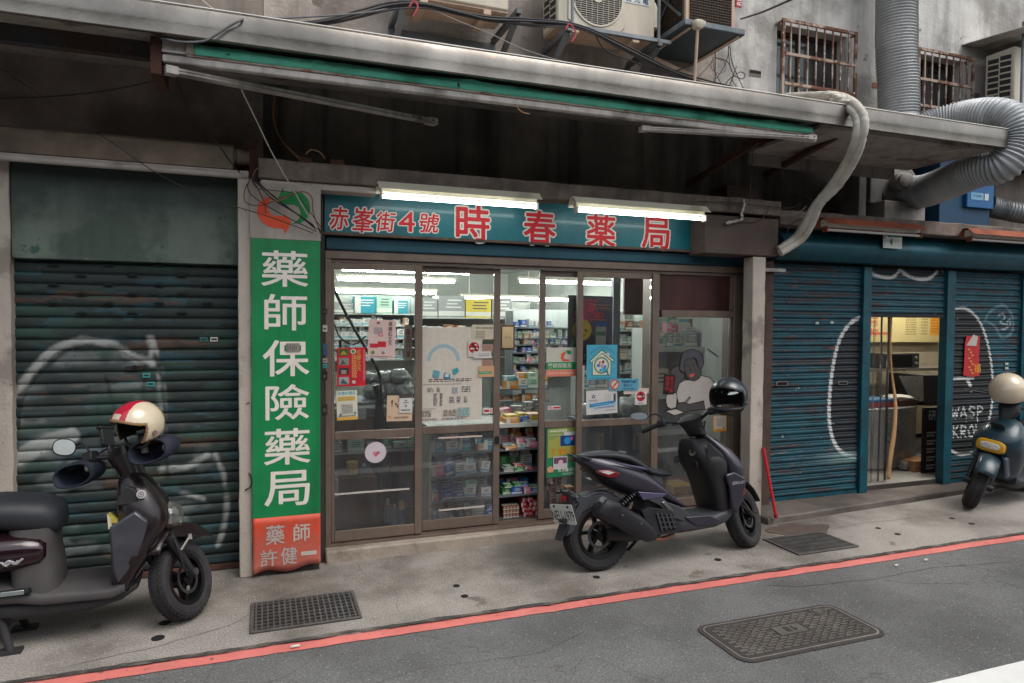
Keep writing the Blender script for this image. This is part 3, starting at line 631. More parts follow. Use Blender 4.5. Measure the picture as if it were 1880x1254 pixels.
# left shutter
Ys = -.08
shL = mat("old_green_shutter_paint", S('2b3632'), .66, .1, var=.2, scale=4, col2='242f2f', thr=.5, soft=.2, spot='4d3a31', spthr=.66, spscale=9, bump=.12, bscale=80, paint=True, rvar=.12)
def paintL(X, Z):
    P_ = np.zeros(X.shape + (4,))
    n1 = vnoise(X, Z, 5, 26, 3, 3); P_ = over(P_, S('2f5560'), np.clip((n1 - .62) * 12, 0, .55))
    n2 = vnoise(X, Z, 2.2, 10, 9, 4); P_ = over(P_, S('5a4335'), np.clip((n2 - .66) * 14, 0, .7))
    blob = pxs([(38, 790), (45, 735), (75, 680), (115, 645), (165, 630), (215, 640), (255, 665), (290, 690), (300, 760), (250, 800), (150, 830), (60, 860), (38, 830)], Ys, 4)
    m = inside(X, Z, blob); n3 = vnoise(X, Z, 6, 9, 12, 3); n4 = vnoise(X, Z, 4, 30, 14, 3)
    P_ = over(P_, S('7e8583'), m * np.clip((n3 - .38) * 2.6, .12, .72) * np.clip((n4 - .25) * 2.5, .15, 1))
    n5 = vnoise(X, Z, 5, 8, 15, 3); low = np.clip((P(0, 760, Ys).z - Z) * 1.8, 0, 1) * np.clip((P(440, 900, Ys).x - X) * 3, 0, 1)
    P_ = over(P_, S('7e8583'), low * np.clip((n5 - .56) * 5, 0, .55))
    w2 = S('a6a8a4')
    for pts, w in (([(34, 725), (60, 680), (105, 640), (155, 626), (205, 632), (245, 655), (275, 665)], .024), ([(277, 620), (282, 640), (284, 662), (280, 668)], .024), ([(294, 680), (298, 720), (300, 800)], .022),
                   ([(395, 835), (410, 870), (417, 920), (412, 965), (400, 1000)], .014), ([(40, 840), (80, 815), (130, 800)], .05), ([(300, 860), (345, 855), (380, 835)], .022), ([(335, 905), (375, 915)], .012)):
        P_ = stroke(P_, X, Z, pxs(pts, Ys), w, w2, .02, .85, .02, 21)
    k = S('1d1b1c')
    for pts, w, o in (([(30, 735), (75, 685), (130, 640), (180, 636), (230, 650), (300, 690)], .010, .8), ([(195, 690), (205, 730), (215, 775), (225, 800)], .011, .85), ([(285, 650), (298, 700), (305, 800), (308, 880)], .012, .85), ([(266, 672), (264, 720), (262, 800)], .010, .6),
                   ([(110, 870), (130, 830), (160, 800), (200, 790)], .012, .6), ([(95, 920), (140, 900), (190, 880)], .014, .5), ([(320, 620), (350, 650), (390, 660)], .03, .3), ([(310, 700), (340, 720), (390, 690)], .03, .3), ([(180, 750), (185, 800), (195, 860)], .012, .6)):
        P_ = stroke(P_, X, Z, pxs(pts, Ys), w, k, .02, o, .02, 31)
    n6 = vnoise(X, Z, 3, 14, 40, 4); P_ = over(P_, S('2f4a3f'), np.clip((n6 - .62) * 10, 0, .7))
    return P_
x0, x1 = P(24, 780, Ys).x, P(439, 780, Ys).x; zt_ = P(240, 482, Ys).z
shl = thing("roller_shutter", "closed dark green roller shutter with smeared white graffiti behind the brown scooter", "roller shutter", ((x0 + x1) / 2, Ys, 0))
mb = shutter_sheet(x0, x1, .04, zt_ + .06, Ys, .0665, .013, shL, paintL, 260); part(mb, "slat_curtain", shl, ang=50)
mb = MB(); mb.box(x0, x1, Ys - .02, Ys + .03, .004, .04, mat("rusty_bottom_rail", S('5d3f36'), .8, .2, var=.3, scale=9, bump=.3)); part(mb, "bottom_rail", shl, bevel=.004)
mb = MB(); mb.box(x0 - .015, x0, Ys - .06, Ys + .03, 0, zt_ + .06, alu); mb.box(x1, x1 + .03, Ys - .09, Ys + .03, 0, zt_ + .06, mat("dark_guide_rail", S('4b3a35'), .7, .2, var=.3, scale=7)); part(mb, "guide_rail", shl)
lv0 = None
for r, us in enumerate(((98, 199, 292, 381), (149, 243, 334), (98, 199, 292, 381), (149, 243, 334), (98, 199, 292, 381), (149, 243, 334))):
    v = (486, 505, 522, 539, 556, 574)[r] + 1
    for u in us:
        c = P(u, v, Ys - .02)
        if lv0 is None:
            mb = MB(); mb.loft([((0, -.001, -.006), (.034, 0, 0), (0, .004, 0), 2), ((0, -.006, .002), (.028, 0, 0), (0, .008, 0), 2), ((0, .004, .012), (.012, 0, 0), (0, .004, 0), 2)], shL, 14)
            mb.box(-.02, .02, -.004, -.001, -.010, -.005, pit); mb.paint = [(0, 0, 0, 0)] * len(mb.v); o = mb.build("vent_louvre", shl); lv0 = o
        else: o = lv0.copy(); COL.objects.link(o); o.parent = shl
        o.location = c - shl.location
mb = MB(); mb.disc(P(247, 675, Ys - .022), (0, -1, 0), .016, pit, 12); x_0, x_1, z_0, z_1 = rect(229, 672, 264, 679, Ys - .018); mb.cbox(x_0, x_1, Ys - .024, Ys - .014, z_0, z_1, mat("lock_slot_iron", S('3a302c'), .6, .5), .008); part(mb, "lock_slot", shl)
# plastered panel above it
gpan = mat("green_painted_panel", S('69756a'), .7, var=.12, scale=3, col2='4c5a50', thr=.5, soft=.05, streak='33433c', sk=.5, spot='35564c', spthr=.64, spscale=6, bump=.3, ztint=(2.62, 2.30, '24322f', .9))  # board colour turns darker towards its top
x0g, x1g = P(20, 390, -.15).x, P(440, 390, -.15).x; zg0, zg1 = 1.992, 2.56
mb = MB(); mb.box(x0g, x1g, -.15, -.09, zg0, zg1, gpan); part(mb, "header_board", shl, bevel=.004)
mb = MB(); xh0, xh1 = P(0, 280, -.3).x - 1, P(456, 320, -.3).x; mb.tube([(xh0, -.29, 2.548), (xh1, -.29, 2.540)], .021, mat("chalky_white_channel", S('b5ada6'), .6, .2, var=.12, scale=7, col2='8a827b', thr=.62, soft=.1, bump=.3), 12); mb.box(xh0, xh1, -.30, -.16, 2.556, 2.568, _mats["chalky_white_channel"]); part(mb, "rail", shl)
cov = mat("dusty_brown_housing", S('91806f'), .75, .15, var=.14, scale=4, col2='55483f', thr=.56, soft=.2, spot='8a7564', spthr=.68, spscale=10, bump=.25)
mb = MB(); xh1 = P(428, 280, -.3).x; mb.prism([(-.30, 2.572), (-.30, 2.66), (-.27, 2.715), (-.2, 2.745), (-.03, 2.75), (-.03, 2.572)], xh0, xh1, cov, 'yz'); part(mb, "housing", shl, bevel=.006)
mb = MB(); a, b = P(425, 266, -.2), P(470, 268, -.2); mb.lathe([(.055, 0), (.055, .012), (.05, .014), (.05, .03), (.055, .032), (.055, .05), (.05, .052), (.05, .07), (.045, .072), (.045, .10), (.06, .10), (.06, .13)], (a.x, -.2, 2.67), (1, 0, 0), cov, 18); part(mb, "axle_drum", shl)
mb = MB(); mb.box(P(458, 300, -.2).x, P(474, 300, -.2).x, -.26, -.1, 2.53, 2.78, mat("rust_brown_steel", S('4a2f26'))); part(mb, "end_plate", shl)

# right shutter, in three bays with the middle one half open
Yr = -.03
shR = mat("teal_shutter_paint", S('14505c'), .64, .1, var=.16, scale=4, col2='124452', thr=.5, soft=.2, spot='4a3a34', spthr=.67, spscale=12, bump=.12, bscale=80, paint=True, rvar=.12)
profR = [(0, -.2), (.08, -.2), (.10, .5), (.2, .9), (.36, 1), (.5, .85), (.56, .5), (.60, .45), (.66, .8), (.8, .75), (.9, .5), (.93, -.2), (1, -.2)]
oval = pxs([(1590, 578), (1562, 592), (1540, 625), (1527, 680), (1521, 745), (1524, 790), (1535, 820), (1556, 836), (1590, 842)], Yr, 8)
oval2 = pxs([(1737, 640), (1732, 600), (1735, 578), (1752, 567), (1775, 568), (1797, 590), (1812, 630), (1820, 680), (1821, 730), (1815, 770), (1805, 805), (1788, 828), (1760, 834), (1738, 822)], Yr, 8)
def tag_strokes(s, col):
    return s
def paintR(X, Z):
    P_ = np.zeros(X.shape + (4,))
    n1 = vnoise(X, Z, 3, 40, 5, 3); P_ = over(P_, S('3b2a26'), np.clip((n1 - .58) * 9, 0, .8))
    n2 = vnoise(X, Z, 6, 30, 6, 3); P_ = over(P_, S('123340'), np.clip((n2 - .56) * 7, 0, .7))
    n3 = vnoise(X, Z, 9, 60, 8, 2); P_ = over(P_, S('8a4733'), np.clip((n3 - .80) * 12, 0, .8))
    bl = inside(X, Z, oval + [(P(1640, 842, Yr).x, oval[-1][1]), (P(1640, 578, Yr).x, oval[0][1])]); bl2 = inside(X, Z, oval2)
    P_ = over(P_, S('191a1e'), np.where(bl, .9, 0)); P_ = over(P_, S('1a1718'), np.where(bl2, .93, 0))
    mid = (X > P(1590, 500, Yr).x) & (X < P(1729, 500, Yr).x) & (Z > P(1660, 505, Yr).z)
    P_ = over(P_, S('15181d'), mid * np.clip((Z - P(1660, 520, Yr).z) * 14, 0, .8))
    P_ = stroke(P_, X, Z, oval, .019, WHITE, .007, .95, .007, 51); P_ = stroke(P_, X, Z, oval2, .014, WHITE, .006, .92, .007, 52)
    for pts, w in (([(1588, 498), (1605, 505), (1625, 510), (1640, 508), (1651, 495), (1655, 482)], .016), ([(1653, 497), (1665, 506), (1685, 513), (1705, 511), (1718, 500), (1724, 487), (1729, 497)], .016), ([(1738, 640), (1739, 660)], .010), ([(1733, 696), (1760, 695), (1785, 694)], .014), ([(1775, 694), (1779, 706), (1782, 716)], .022)):
        P_ = stroke(P_, X, Z, pxs(pts, Yr, 5), w, WHITE, .010, .92, .006, 53)
    g2 = S('6e8a92')
    P_ = stroke(P_, X, Z, pxs([(1806, 590), (1816, 573), (1832, 562), (1848, 565), (1858, 585), (1856, 610), (1842, 620), (1835, 617), (1826, 600), (1808, 588)], Yr, 6), .012, g2, .02, .7, .012, 54)
    for pts in ([(1832, 580), (1840, 576), (1843, 584), (1835, 592), (1848, 596)], [(1848, 592), (1852, 586), (1853, 596), (1844, 604), (1838, 604)]): P_ = stroke(P_, X, Z, pxs(pts, Yr, 4), .008, S('9fb4b8'), .01, .85, .008, 55)
    L_ = {'W': [[(0, 1), (.1, 0), (.5, .75), (.6, 0), (1, 1)]], 'A': [[(0, 0), (.5, 1), (1, 0)], [(.2, .35), (.8, .35)]], 'S': [[(1, .9), (.4, 1), (.1, .7), (.9, .4), (.7, 0), (0, .1)]], 'P': [[(.2, -.4), (.25, 1), (.9, .9), (1, .6), (.3, .4)]],
          'K': [[(.1, 1), (.1, 0)], [(.8, 1), (.15, .5), (.9, 0)]], 'R': [[(.1, 0), (.1, 1), (.8, .9), (.8, .55), (.1, .5), (.9, 0)]], 'O': [[(.5, 1), (.05, .6), (.2, .05), (.7, 0), (.95, .5), (.6, 1), (.4, .95)]]}
    for word, u0, v0, v1, w in (("WASP", 1743, 748, 768, 15.5), ("KROW", 1744, 782, 803, 15)):
        for i, ch in enumerate(word):
            for pl in L_[ch]: P_ = stroke(P_, X, Z, pxs([(u0 + 4 + i * w * .94 + a * w * .78, v1 - b * (v1 - v0) - i * .8) for a, b in pl], Yr, 0), .0075, S('c4c6c4'), .004, .97, .002, 56)
    n4 = vnoise(X, Z, 30, 30, 58, 2); P_ = over(P_, S('a8b4b4'), np.clip((n4 - .90) * 30, 0, .9))
    pale = np.exp(-(((X - P(1550, 880, Yr).x) / .28) ** 2 + ((Z - P(1550, 838, Yr).z) / .05) ** 2)); P_ = over(P_, S('7f9c9c'), pale * .75)  # soft pale highlight low on the left bay, put into the paint colour
    return P_
shr = thing("roller_shutter", "teal blue roller shutter with white graffiti, its middle bay raised over a kitchen doorway", "roller shutter", (5.8, Yr, .055))
xa, xb, xc_, xd, xe_, xf = P(1412, 700, Yr).x, P(1575, 700, Yr).x, P(1590, 700, Yr).x, P(1728, 700, Yr).x, P(1743, 700, Yr).x, P(1866, 700, Yr).x
zh = P(1600, 500, Yr).z + .05
zo = (P(1585, 581, Yr).z + P(1730, 583, Yr).z) / 2
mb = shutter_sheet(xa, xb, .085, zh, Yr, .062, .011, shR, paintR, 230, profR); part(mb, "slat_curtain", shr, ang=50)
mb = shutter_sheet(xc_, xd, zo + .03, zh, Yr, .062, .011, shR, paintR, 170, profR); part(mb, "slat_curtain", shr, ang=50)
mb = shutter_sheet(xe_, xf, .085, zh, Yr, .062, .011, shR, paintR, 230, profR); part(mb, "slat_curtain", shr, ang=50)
teal = mat("teal_steel", S('125260'), .48, .2, var=.15, scale=6, col2='22333b', thr=.6, soft=.15, spot='5a4036', spthr=.69, spscale=12, bump=.15)
mb = MB(); mb.box(xc_, xd, Yr - .02, Yr + .02, zo - .005, zo + .03, mat("black_bottom_rail", S('202428'), .6, .3, var=.2)); part(mb, "bottom_rail", shr)
mb = MB(); mb.box(xa, xb, Yr - .02, Yr + .02, .057, .085, teal); part(mb, "bottom_rail", shr); mb = MB(); mb.box(xe_, xf, Yr - .02, Yr + .02, .057, .085, teal); part(mb, "bottom_rail", shr)
for a, b in ((xb + .002, xc_ - .002), (xd + .002, xe_ - .002), (xf + .002, xf + .07)):
    mb = MB(); mb.box(a, b, Yr - .045, Yr + .04, .056, zh, teal); part(mb, "guide_post", shr, bevel=.005)
for u0, v0, u1, v1 in ((1424, 700, 1446, 708), (1538, 700, 1556, 706)):
    mb = MB(); a, b, c, d = rect(u0, v0, u1, v1, Yr - .015); mb.cbox(a, b, Yr - .022, Yr - .01, c, d, mat("lock_plate", S('8d8a84'), .5, .4), .01); mb.cbox(a + .012, b - .012, Yr - .025, Yr - .021, c + .006, d - .006, pit, .005); part(mb, "lock_slot", shr)
zc = (P(1440, 480, -.2).z + P(1880, 492, -.2).z) / 2; zcT = zr0 - .004
mb = MB(); hz_ = zcT - zc; pl = [(-.12, zcT), (-.16, zcT)] + [(-.17 - .10 * math.sin(math.pi * t), zcT - .02 - (hz_ - .02) * t) for t in np.linspace(.05, 1, 14)] + [(-.06, zc), (-.02, zc + .04)]
mb.prism(pl, P(1430, 450, -.2).x, 7.75, teal, 'yz'); part(mb, "housing", shr, ang=30)
mb = MB(); mb.box(pR[1] - .02, P(1440, 497, -.15).x, -.17, -.14, P(1420, 499, -.15).z, P(1420, 493, -.15).z, alu); part(mb, "latch_bar", shr)
pp = MB(); pp.tube([(xf + .17, -.1, .06), (xf + .17, -.1, zc + .1)], .05, teal, 16); pp.lathe([(.056, 0), (.06, .01), (.06, .07), (.056, .08)], (xf + .17, -.1, 1.62), (0, 0, 1), teal, 16); solo(pp, "drain_pipe", "dark teal drain pipe at the right end of the blue shutter", "pipe")

# red and gold paper strip on the right bay
def sheet_poly(pts, Y, mt, th=.003): m_ = MB(); m_.prism([(P(u, v, Y).x, P(u, v, Y).z) for u, v in pts], Y - th, Y, mt); return m_
redpap = mat("red_paper", S('b3202a'), .6, var=.1, scale=20, bump=.2)
mb = sheet_poly([(1771, 632), (1774, 617), (1790, 616), (1799, 618), (1797, 655), (1798, 690), (1783, 692), (1768, 689), (1770, 660)], Yr - .02, redpap)
mb.prism([(P(u, v, Yr).x, P(u, v, Yr).z) for u, v in ((1770, 634), (1783, 614), (1791, 618), (1788, 635))], Yr - .026, Yr - .023, flat('b9b0a8'))
for k in range(9):
    x_0, x_1, z_0, z_1 = rect(1773 + (k % 3) * 3, 640 + k * 5.4, 1777 + (k % 3) * 3, 643 + k * 5.4, Yr); mb.box(x_0, x_1, Yr - .0255, Yr - .0235, z_0, z_1, flat('c8923c'))
put_glyph(mb, "福", *[q for q in rect(1784, 668, 1796, 684, Yr)], Yr - .0245, flat('d99a35'), .01)
solo(mb, "red_paper_charm", "torn red paper strip with gold marks stuck on the blue shutter", "paper strip")
for u, v in ((1848, 668), (1848, 676), (1842, 688), (1500, 593), (1527, 592)):
    mb = MB(); a, b, c, d = rect(u - 3, v - 2.2, u + 3, v + 2.2, Yr - .018); mb.box(a, b, Yr - .021, Yr - .016, c, d, flat('a9b7ae' if u != 1842 else 'c09a5a')); solo(mb, "sticker_scrap", {(1848, 668): "pale sticker scrap at the right edge of the blue shutter, topmost of three", (1848, 676): "pale sticker scrap at the right edge of the blue shutter, middle of three", (1842, 688): "ochre sticker scrap at the right edge of the blue shutter, lowest of three", (1500, 593): "pale sticker scrap high on the left bay of the blue shutter, left of two", (1527, 592): "pale sticker scrap high on the left bay of the blue shutter, right of two"}[(u, v)], "sticker", "sticker scraps on the shutters")
for u, v, c_, lb in ((374, 623, '3f6f70', "teal sticker on the left shutter"), (393, 623, 'c9c9c4', "white sticker on the left shutter"), (269, 689, '49a0a0', "upper turquoise sticker on the white graffiti"), (277, 705, '49a0a0', "lower turquoise sticker on the white graffiti")):
    mb = MB(); a, b, c, d = rect(u - 7, v - 4, u + 7, v + 4, Ys - .016); mb.box(a, b, Ys - .021, Ys - .013, c, d, flat(c_)); mb.box(a + .006, b - .006, Ys - .022, Ys - .021, c + .008, d - .008, flat('2c3434')); solo(mb, "sticker", "small " + lb, "sticker", "stickers on the shutters")
# ---------------------------------------------------------------- signs
Yg = -.17
signm = mat("teal_sign_enamel", S('0a6d78'), .42, var=.08, scale=4, col2='084f5c', thr=.55, soft=.25, streak='2c6a72', sk=.25, spot='6f6a5c', spthr=.745, spscale=26, coat=.2)
trim_b = mat("rust_brown_trim", S('5f4c43'), .8, .1, var=.2, scale=10, col2='45352f', thr=.55, soft=.15, bump=.3)
redl = mat("red_sign_letter", S('cb1022'), .55, var=.06, scale=12); whil = mat("cream_sign_letter", S('e2dad0'), .6, var=.06, scale=10)
x0, x1, z0, z1 = P(590, 390, Yg).x, P(1288, 425, Yg).x, 2.218, 2.555
sg = thing("shop_sign", "wide teal pharmacy signboard with red white-edged characters above the glass doors", "sign", ((x0 + x1) / 2, Yg, z0))
mb = MB(); mb.box(x0 + .012, x1 - .012, Yg, Yg + .06, z0 + .014, z1 - .01, signm); part(mb, "panel", sg)
mb = MB(); mb.box(x0, x1, Yg - .012, Yg + .06, z0 - .004, z0 + .013, trim_b); mb.box(x0, x1, Yg - .012, Yg + .06, z1 - .009, z1, trim_b); mb.box(x0, x0 + .011, Yg - .011, Yg + .06, z0 + .014, z1 - .010, trim_b); mb.box(x1 - .011, x1, Yg - .011, Yg + .06, z0 + .014, z1 - .010, trim_b); part(mb, "border", sg)
for ch, u0, u1, v0, v1 in (("赤", 606, 640, 380, 421), ("峯", 648, 686, 382, 427), ("街", 690, 725, 389, 425), ("4", 732, 761, 389, 425), ("號", 770, 805, 392, 427), ("時", 838, 898, 378, 443), ("春", 962, 1019, 388, 448), ("薬", 1077, 1129, 395, 452), ("局", 1179, 1228, 400, 457)):
    a, b, c, d = rect(u0, v0, u1, v1, Yg); mb = MB(); big = (u1 - u0) > 45
    put_glyph(mb, ch, a, b, c, d, Yg - .002, whil, .07 if not big else .066, skew=.12 if not big and ch != "4" else 0)
    put_glyph(mb, ch, a, b, c, d, Yg - .004, redl, .014 if not big else .020, skew=.12 if not big and ch != "4" else 0)
    part(mb, "lettering", sg)
# vertical sign
Yv = -.315
greenv = mat("green_sign_sheet", S('0c8449'), .42, var=.07, scale=3, col2='0a6e3e', thr=.6, soft=.2, spot='3f6b4f', spthr=.73, spscale=14, streak='0a5230', sk=.45, coat=.15)
redv = mat("orange_red_sign_sheet", S('d24426'), .5, var=.1, scale=5, col2='a8563f', thr=.62, soft=.15, spot='8d7d74', spthr=.68, spscale=11, ztint=(-.2, .22, '8f7a72', .5), bump=.15, bscale=30)
whitev = mat("dirty_white_sign_sheet", S('aaa096'), .7, var=.08, scale=4, col2='867c74', thr=.58, soft=.2, streak='7b7068', sk=.35, spot='6d5a4e', spthr=.70, spscale=8)
vs = thing("vertical_sign", "tall narrow green and orange pharmacy sign with pale characters beside the glass doors", "sign", (P(525, 900, Yv).x, Yv, .03))
xv0, xv1 = P(463, 700, Yv).x, P(588, 700, Yv).x
zA, zB, zC, zD = P(522, 338, Yv).z, P(522, 440, Yv).z, P(528, 947, Yv).z, P(528, 1047, Yv).z
mb = MB(); mb.box(xv0 - .008, xv1 + .004, Yv, Yv + .03, zB + .002, zA, whitev); part(mb, "logo_panel", vs)
mb = MB(); mb.box(xv0 - .002, xv1, Yv - .004, Yv + .03, zC + .001, zB, greenv); part(mb, "green_panel", vs)
v = []; n = 24
for i in range(n + 1):
    t = i / n; x = xv0 + (xv1 - xv0) * t
    for j in range(9):
        q = j / 8; lift = (q ** 9) * (.016 * (max(0, t - .6) / .4) ** 2 + .022 * (max(0, .25 - t) / .25) ** 2)
        zz = zC - (zC - zD) * q * (1 - .05 * t - .04 * math.sin(t * 9) * q)
        v.append((x, Yv - .004 - lift, zz))
mb = MB(); mb.add(v, [(i * 9 + j, i * 9 + j + 1, (i + 1) * 9 + j + 1, (i + 1) * 9 + j) for i in range(n) for j in range(8)], redv); part(mb, "orange_panel", vs, ang=80, solid=.002)
mb = MB(); mb.box(xv0 + .01, xv1 - .005, Yv + .031, Yv + .10, .0, zA - .02, mat("dark_wall", S('3d3632'))); part(mb, "backing", vs)
for ch, u0, u1, v0, v1, o_, m_, y_ in (("藥", 480, 565, 461, 526, .011, whil, .006), ("師", 486, 563, 541, 606, .012, whil, .006), ("保", 483, 567, 625, 690, .013, whil, .006), ("險", 488, 567, 706, 770, .011, whil, .006), ("藥", 485, 569, 787, 852, .011, whil, .006), ("局", 486, 568, 865, 928, .012, whil, .006),
        ("藥", 488, 522, 964, 999, .012, flat('b5a9a2'), .008), ("師", 539, 569, 961, 993, .012, flat('bfb3aa'), .008), ("許", 478, 509, 1009, 1039, .012, flat('b0a49d'), .008), ("健", 516, 545, 1004, 1035, .012, flat('b5a9a2'), .008), ("一", 553, 581, 1011, 1018, .03, flat('bfb3aa'), .008)):
    a, b, c, d = rect(u0, v0, u1, v1, Yv); mb = MB(); put_glyph(mb, ch, a, b, c, d, Yv - y_, m_, o_); part(mb, "lettering", vs)
gl = lambda q: P(440 + q[0] / 3.483, 320 + q[1] / 3.483, Yv)
def plate2(mb, pts, conv, y0, y1, mt): mb.prism([(conv(p).x, conv(p).z) for p in pts], y0, y1, mt)
mb = MB(); plate2(mb, [(278, 80), (284, 116), (345, 108), (400, 120), (436, 160), (452, 210), (446, 255), (425, 288), (392, 310), (335, 319), (366, 300), (385, 272), (389, 240), (378, 212), (352, 196), (310, 192), (262, 198), (240, 163)], gl, Yv - .003, Yv - .0005, flat('17803f'))
part(mb, "green_arrow", vs)
mb = MB(); plate2(mb, [(208, 143), (190, 165), (179, 195), (181, 232), (200, 258), (235, 267), (284, 268), (288, 254), (330, 306), (289, 386), (281, 346), (228, 346), (175, 330), (138, 300), (115, 260), (110, 222), (122, 184), (150, 158)], gl, Yv - .003, Yv - .0005, flat('e0502a'))
part(mb, "orange_arrow", vs)
mb = MB(); a, b, c, d = rect(525, 630, 550, 647, Yv); mb.box(a, b, Yv - .0085, Yv - .0065, c, d, flat('8b837c')); [mb.box(a + .004 + k * .011, a + .010 + k * .011, Yv - .0095, Yv - .0085, c + .006 + (k % 3) * .008, d - .006 - (k % 2) * .012, flat('6a625c')) for k in range(6)]; solo(mb, "sticker", "grey worn sticker on the third character of the tall green sign", "sticker")
for v, h_, c_, lb in ((572, 5, '26221f', "black sticker blob highest on the dark post beside the tall sign"), (603, 6, 'bdb8b0', "white printed sticker on the dark post beside the tall sign"), (637, 6, '1f5f70', "teal sticker upper on the dark post beside the tall sign"), (648, 4, '2a4a80', "blue sticker under the teal one on the dark post"), (662, 4, 'a89a94', "pale sticker between the blue and turquoise ones on the dark post"), (672, 4, '3a8f98', "turquoise sticker low on the dark post beside the tall sign"), (690, 8, '221e1d', "long black sticker remnant on the dark post"), (752, 10, '2a2522', "black drip-shaped sticker remnant lowest on the dark post")):
    mb = MB(); a, b, c, d = rect(592.5, v - h_, 601, v + h_, -.172); mb.box(a, b, -.1735, -.170, c, d, flat(c_)); mb.box(a + .004, b - .008, -.1742, -.1735, c + (d - c) * .3, c + (d - c) * .6, flat('55504c')); solo(mb, "sticker", lb, "sticker", "stickers on the dark post")
# house number plate
Yn = -.3
mb = MB(); a, b, c, d = rect(1622, 431, 1656, 456, Yn); dz = (d - c)
mb.box(a, b, Yn, Yn + .006, c, d, flat('d0d8d2', .35)); mb.box(a + .05, b, Yn - .001, Yn, d - dz * .18, d, flat('1e7a4a'))
hn = thing("house_number_plate", "small white and green house number plate with a 4 hanging on the blue housing", "house number", ((a + b) / 2, Yn, c)); part(mb, "plate", hn, bevel=.002)
mb = MB(); put_glyph(mb, "4", a + dz * .62, a + dz * .86, c + dz * .22, d - dz * .28, Yn - .002, flat('1c5a3c'), .03)
mb.disc((a + .022, Yn, d - .022), (0, -1, 0), .018, flat('a06a78'), 14, .003); mb.disc((a + .022, Yn - .003, d - .022), (0, -1, 0), .009, flat('d8c8cc'), 12, .002)
for k, ch in enumerate("赤峯街"): put_glyph(mb, ch, a + .008, a + .022, d - .066 - k * .020, d - .050 - k * .020, Yn - .002, flat('3c6a58'), .0)
text(mb, "之7", b - .028, c + .022, .014, Yn - .002, flat('3c6a58'), 0); part(mb, "lettering", hn)
mb = MB(); mb.box((a + b) / 2 - .01, (a + b) / 2 + .01, Yn + .006, -.17, d - .02, d - .005, teal); part(mb, "bracket", hn)

# ---------------------------------------------------------------- light fittings
enam = mat("cream_enamel", S('d8d2c0'), .45, var=.06, scale=6, col2='b8b09c', thr=.62, soft=.1)
tube_on = lamp_mat("lit_tube", (.92, 1.0, .97), 8.5); tube_off = mat("dead_tube", S('a8a49e'), .3, var=.05)
rusthood = mat("orange_rust_hood", S('9a5236'), .85, .1, var=.2, scale=9, col2='7a3c28', thr=.5, soft=.15, spot='c9a88f', spthr=.72, spscale=40, bump=.4)
def fitting(u0, v0, u1, v1, Y, lit, label, group, hoodm, hood_h):
    A, B = P(u0, v0, Y), P(u1, v1, Y); z = (A.z + B.z) / 2; x0, x1 = A.x, B.x
    t = thing("tube_light", label, "light", ((x0 + x1) / 2, Y, z), group)
    mb = MB(); mb.prism([(Y - .055, z + .045), (Y - .048, z + .048), (Y + .01, z + .045 + hood_h), (Y + .06, z + .045 + hood_h), (Y + .10, z + .035), (Y + .094, z + .032), (Y + .058, z + .038 + hood_h), (Y + .012, z + .038 + hood_h)], x0 - .03, x1 + .03, hoodm, 'yz'); part(mb, "hood", t)
    mb = MB(); mb.box(x0 - .01, x1 + .01, Y - .0, Y + .055, z + .028, z + .042 + hood_h * .8, enam); part(mb, "batten", t, bevel=.004)
    for x in (x0 - .012, x1): mb = MB(); mb.cbox(x, x + .012, Y - .02, Y + .03, z - .02, z + .03, enam if lit else hoodm, .006); part(mb, "socket", t)
    mb = MB(); mb.tube([(x0, Y, z), (x1, Y, z)], .0115, tube_on if lit else tube_off, 12); part(mb, "tube", t)
    return t
fitting(702, 361, 984, 380, -.40, True, "lit fluorescent tube under a cream hood above the left half of the teal sign", "tube lights over the teal sign", enam, .055)
fitting(1060, 380, 1292, 408, -.45, True, "lit fluorescent tube under a cream hood above the teal sign's last two red characters", "tube lights over the teal sign", enam, .055)
fitting(1517, 421, 1688, 434, -.42, False, "unlit tube under a rusty hood above the house number plate", "rusty unlit tube lights over the blue shutter", rusthood, .06)
fitting(1782, 439, 1960, 452, -.42, False, "unlit tube under a rusty hood running out of the picture at right", "rusty unlit tube lights over the blue shutter", rusthood, .06)
# foil strip dangling from the ledge
foil = mat("crumpled_foil", S('a9a6a2'), .3, .8, var=.2, scale=30, bump=.8, bscale=60)
mb = MB(); pts = spline([P(1363, 366, -.38), P(1366, 376, -.39), P(1361, 392, -.39), P(1362, 402, -.39), P(1350, 406, -.40), P(1332, 410, -.40)], 5); mb.tube(pts, [.014 + .004 * math.sin(i * 1.7) for i in range(len(pts))], foil, 7); solo(mb, "foil_strip", "crumpled strip of silver foil hanging from the ledge right of the sign", "foil")

# ---------------------------------------------------------------- glass sliding doors
bronze = mat("bronze_door_aluminium", S('76675c'), .5, .25, var=.1, scale=5, col2='63544a', thr=.62, soft=.15, spot='5a3f30', spthr=.71, spscale=12, streak='6b554a', sk=.3, bump=.06)
g_clear = glass_mat("clear_door_glass", .02, tint=(.97, .98, .98)); g_haze = glass_mat("hazy_door_glass", .10, tint=(.94, .95, .95), hazecol=(.42, .42, .42)); g_mid = glass_mat("dusty_door_glass", .07, tint=(.95, .97, .97), hazecol=(.5, .5, .48))
g_low = glass_mat("grey_film_glass", .08, tint=(.88, .9, .9), hazecol=(.32, .31, .32))
Yd = -.12
fr = thing("door_frame", "bronze aluminium frame around the pharmacy's sliding glass doors", "door frame", (2.1, Yd, .085))
zt0, zt1 = 2.04, 2.115
xj0, xj1 = P(597, 700, Yd).x, P(1363, 700, Yd).x
mb = MB(); mb.box(xj0, xj1, Yd, 0.04, zt0 + .02, zt1, bronze); mb.box(xj0 + .02, xj1, Yd + .02, .04, zt0 - .004, zt0 + .018, bronze); part(mb, "head", fr, bevel=.003)
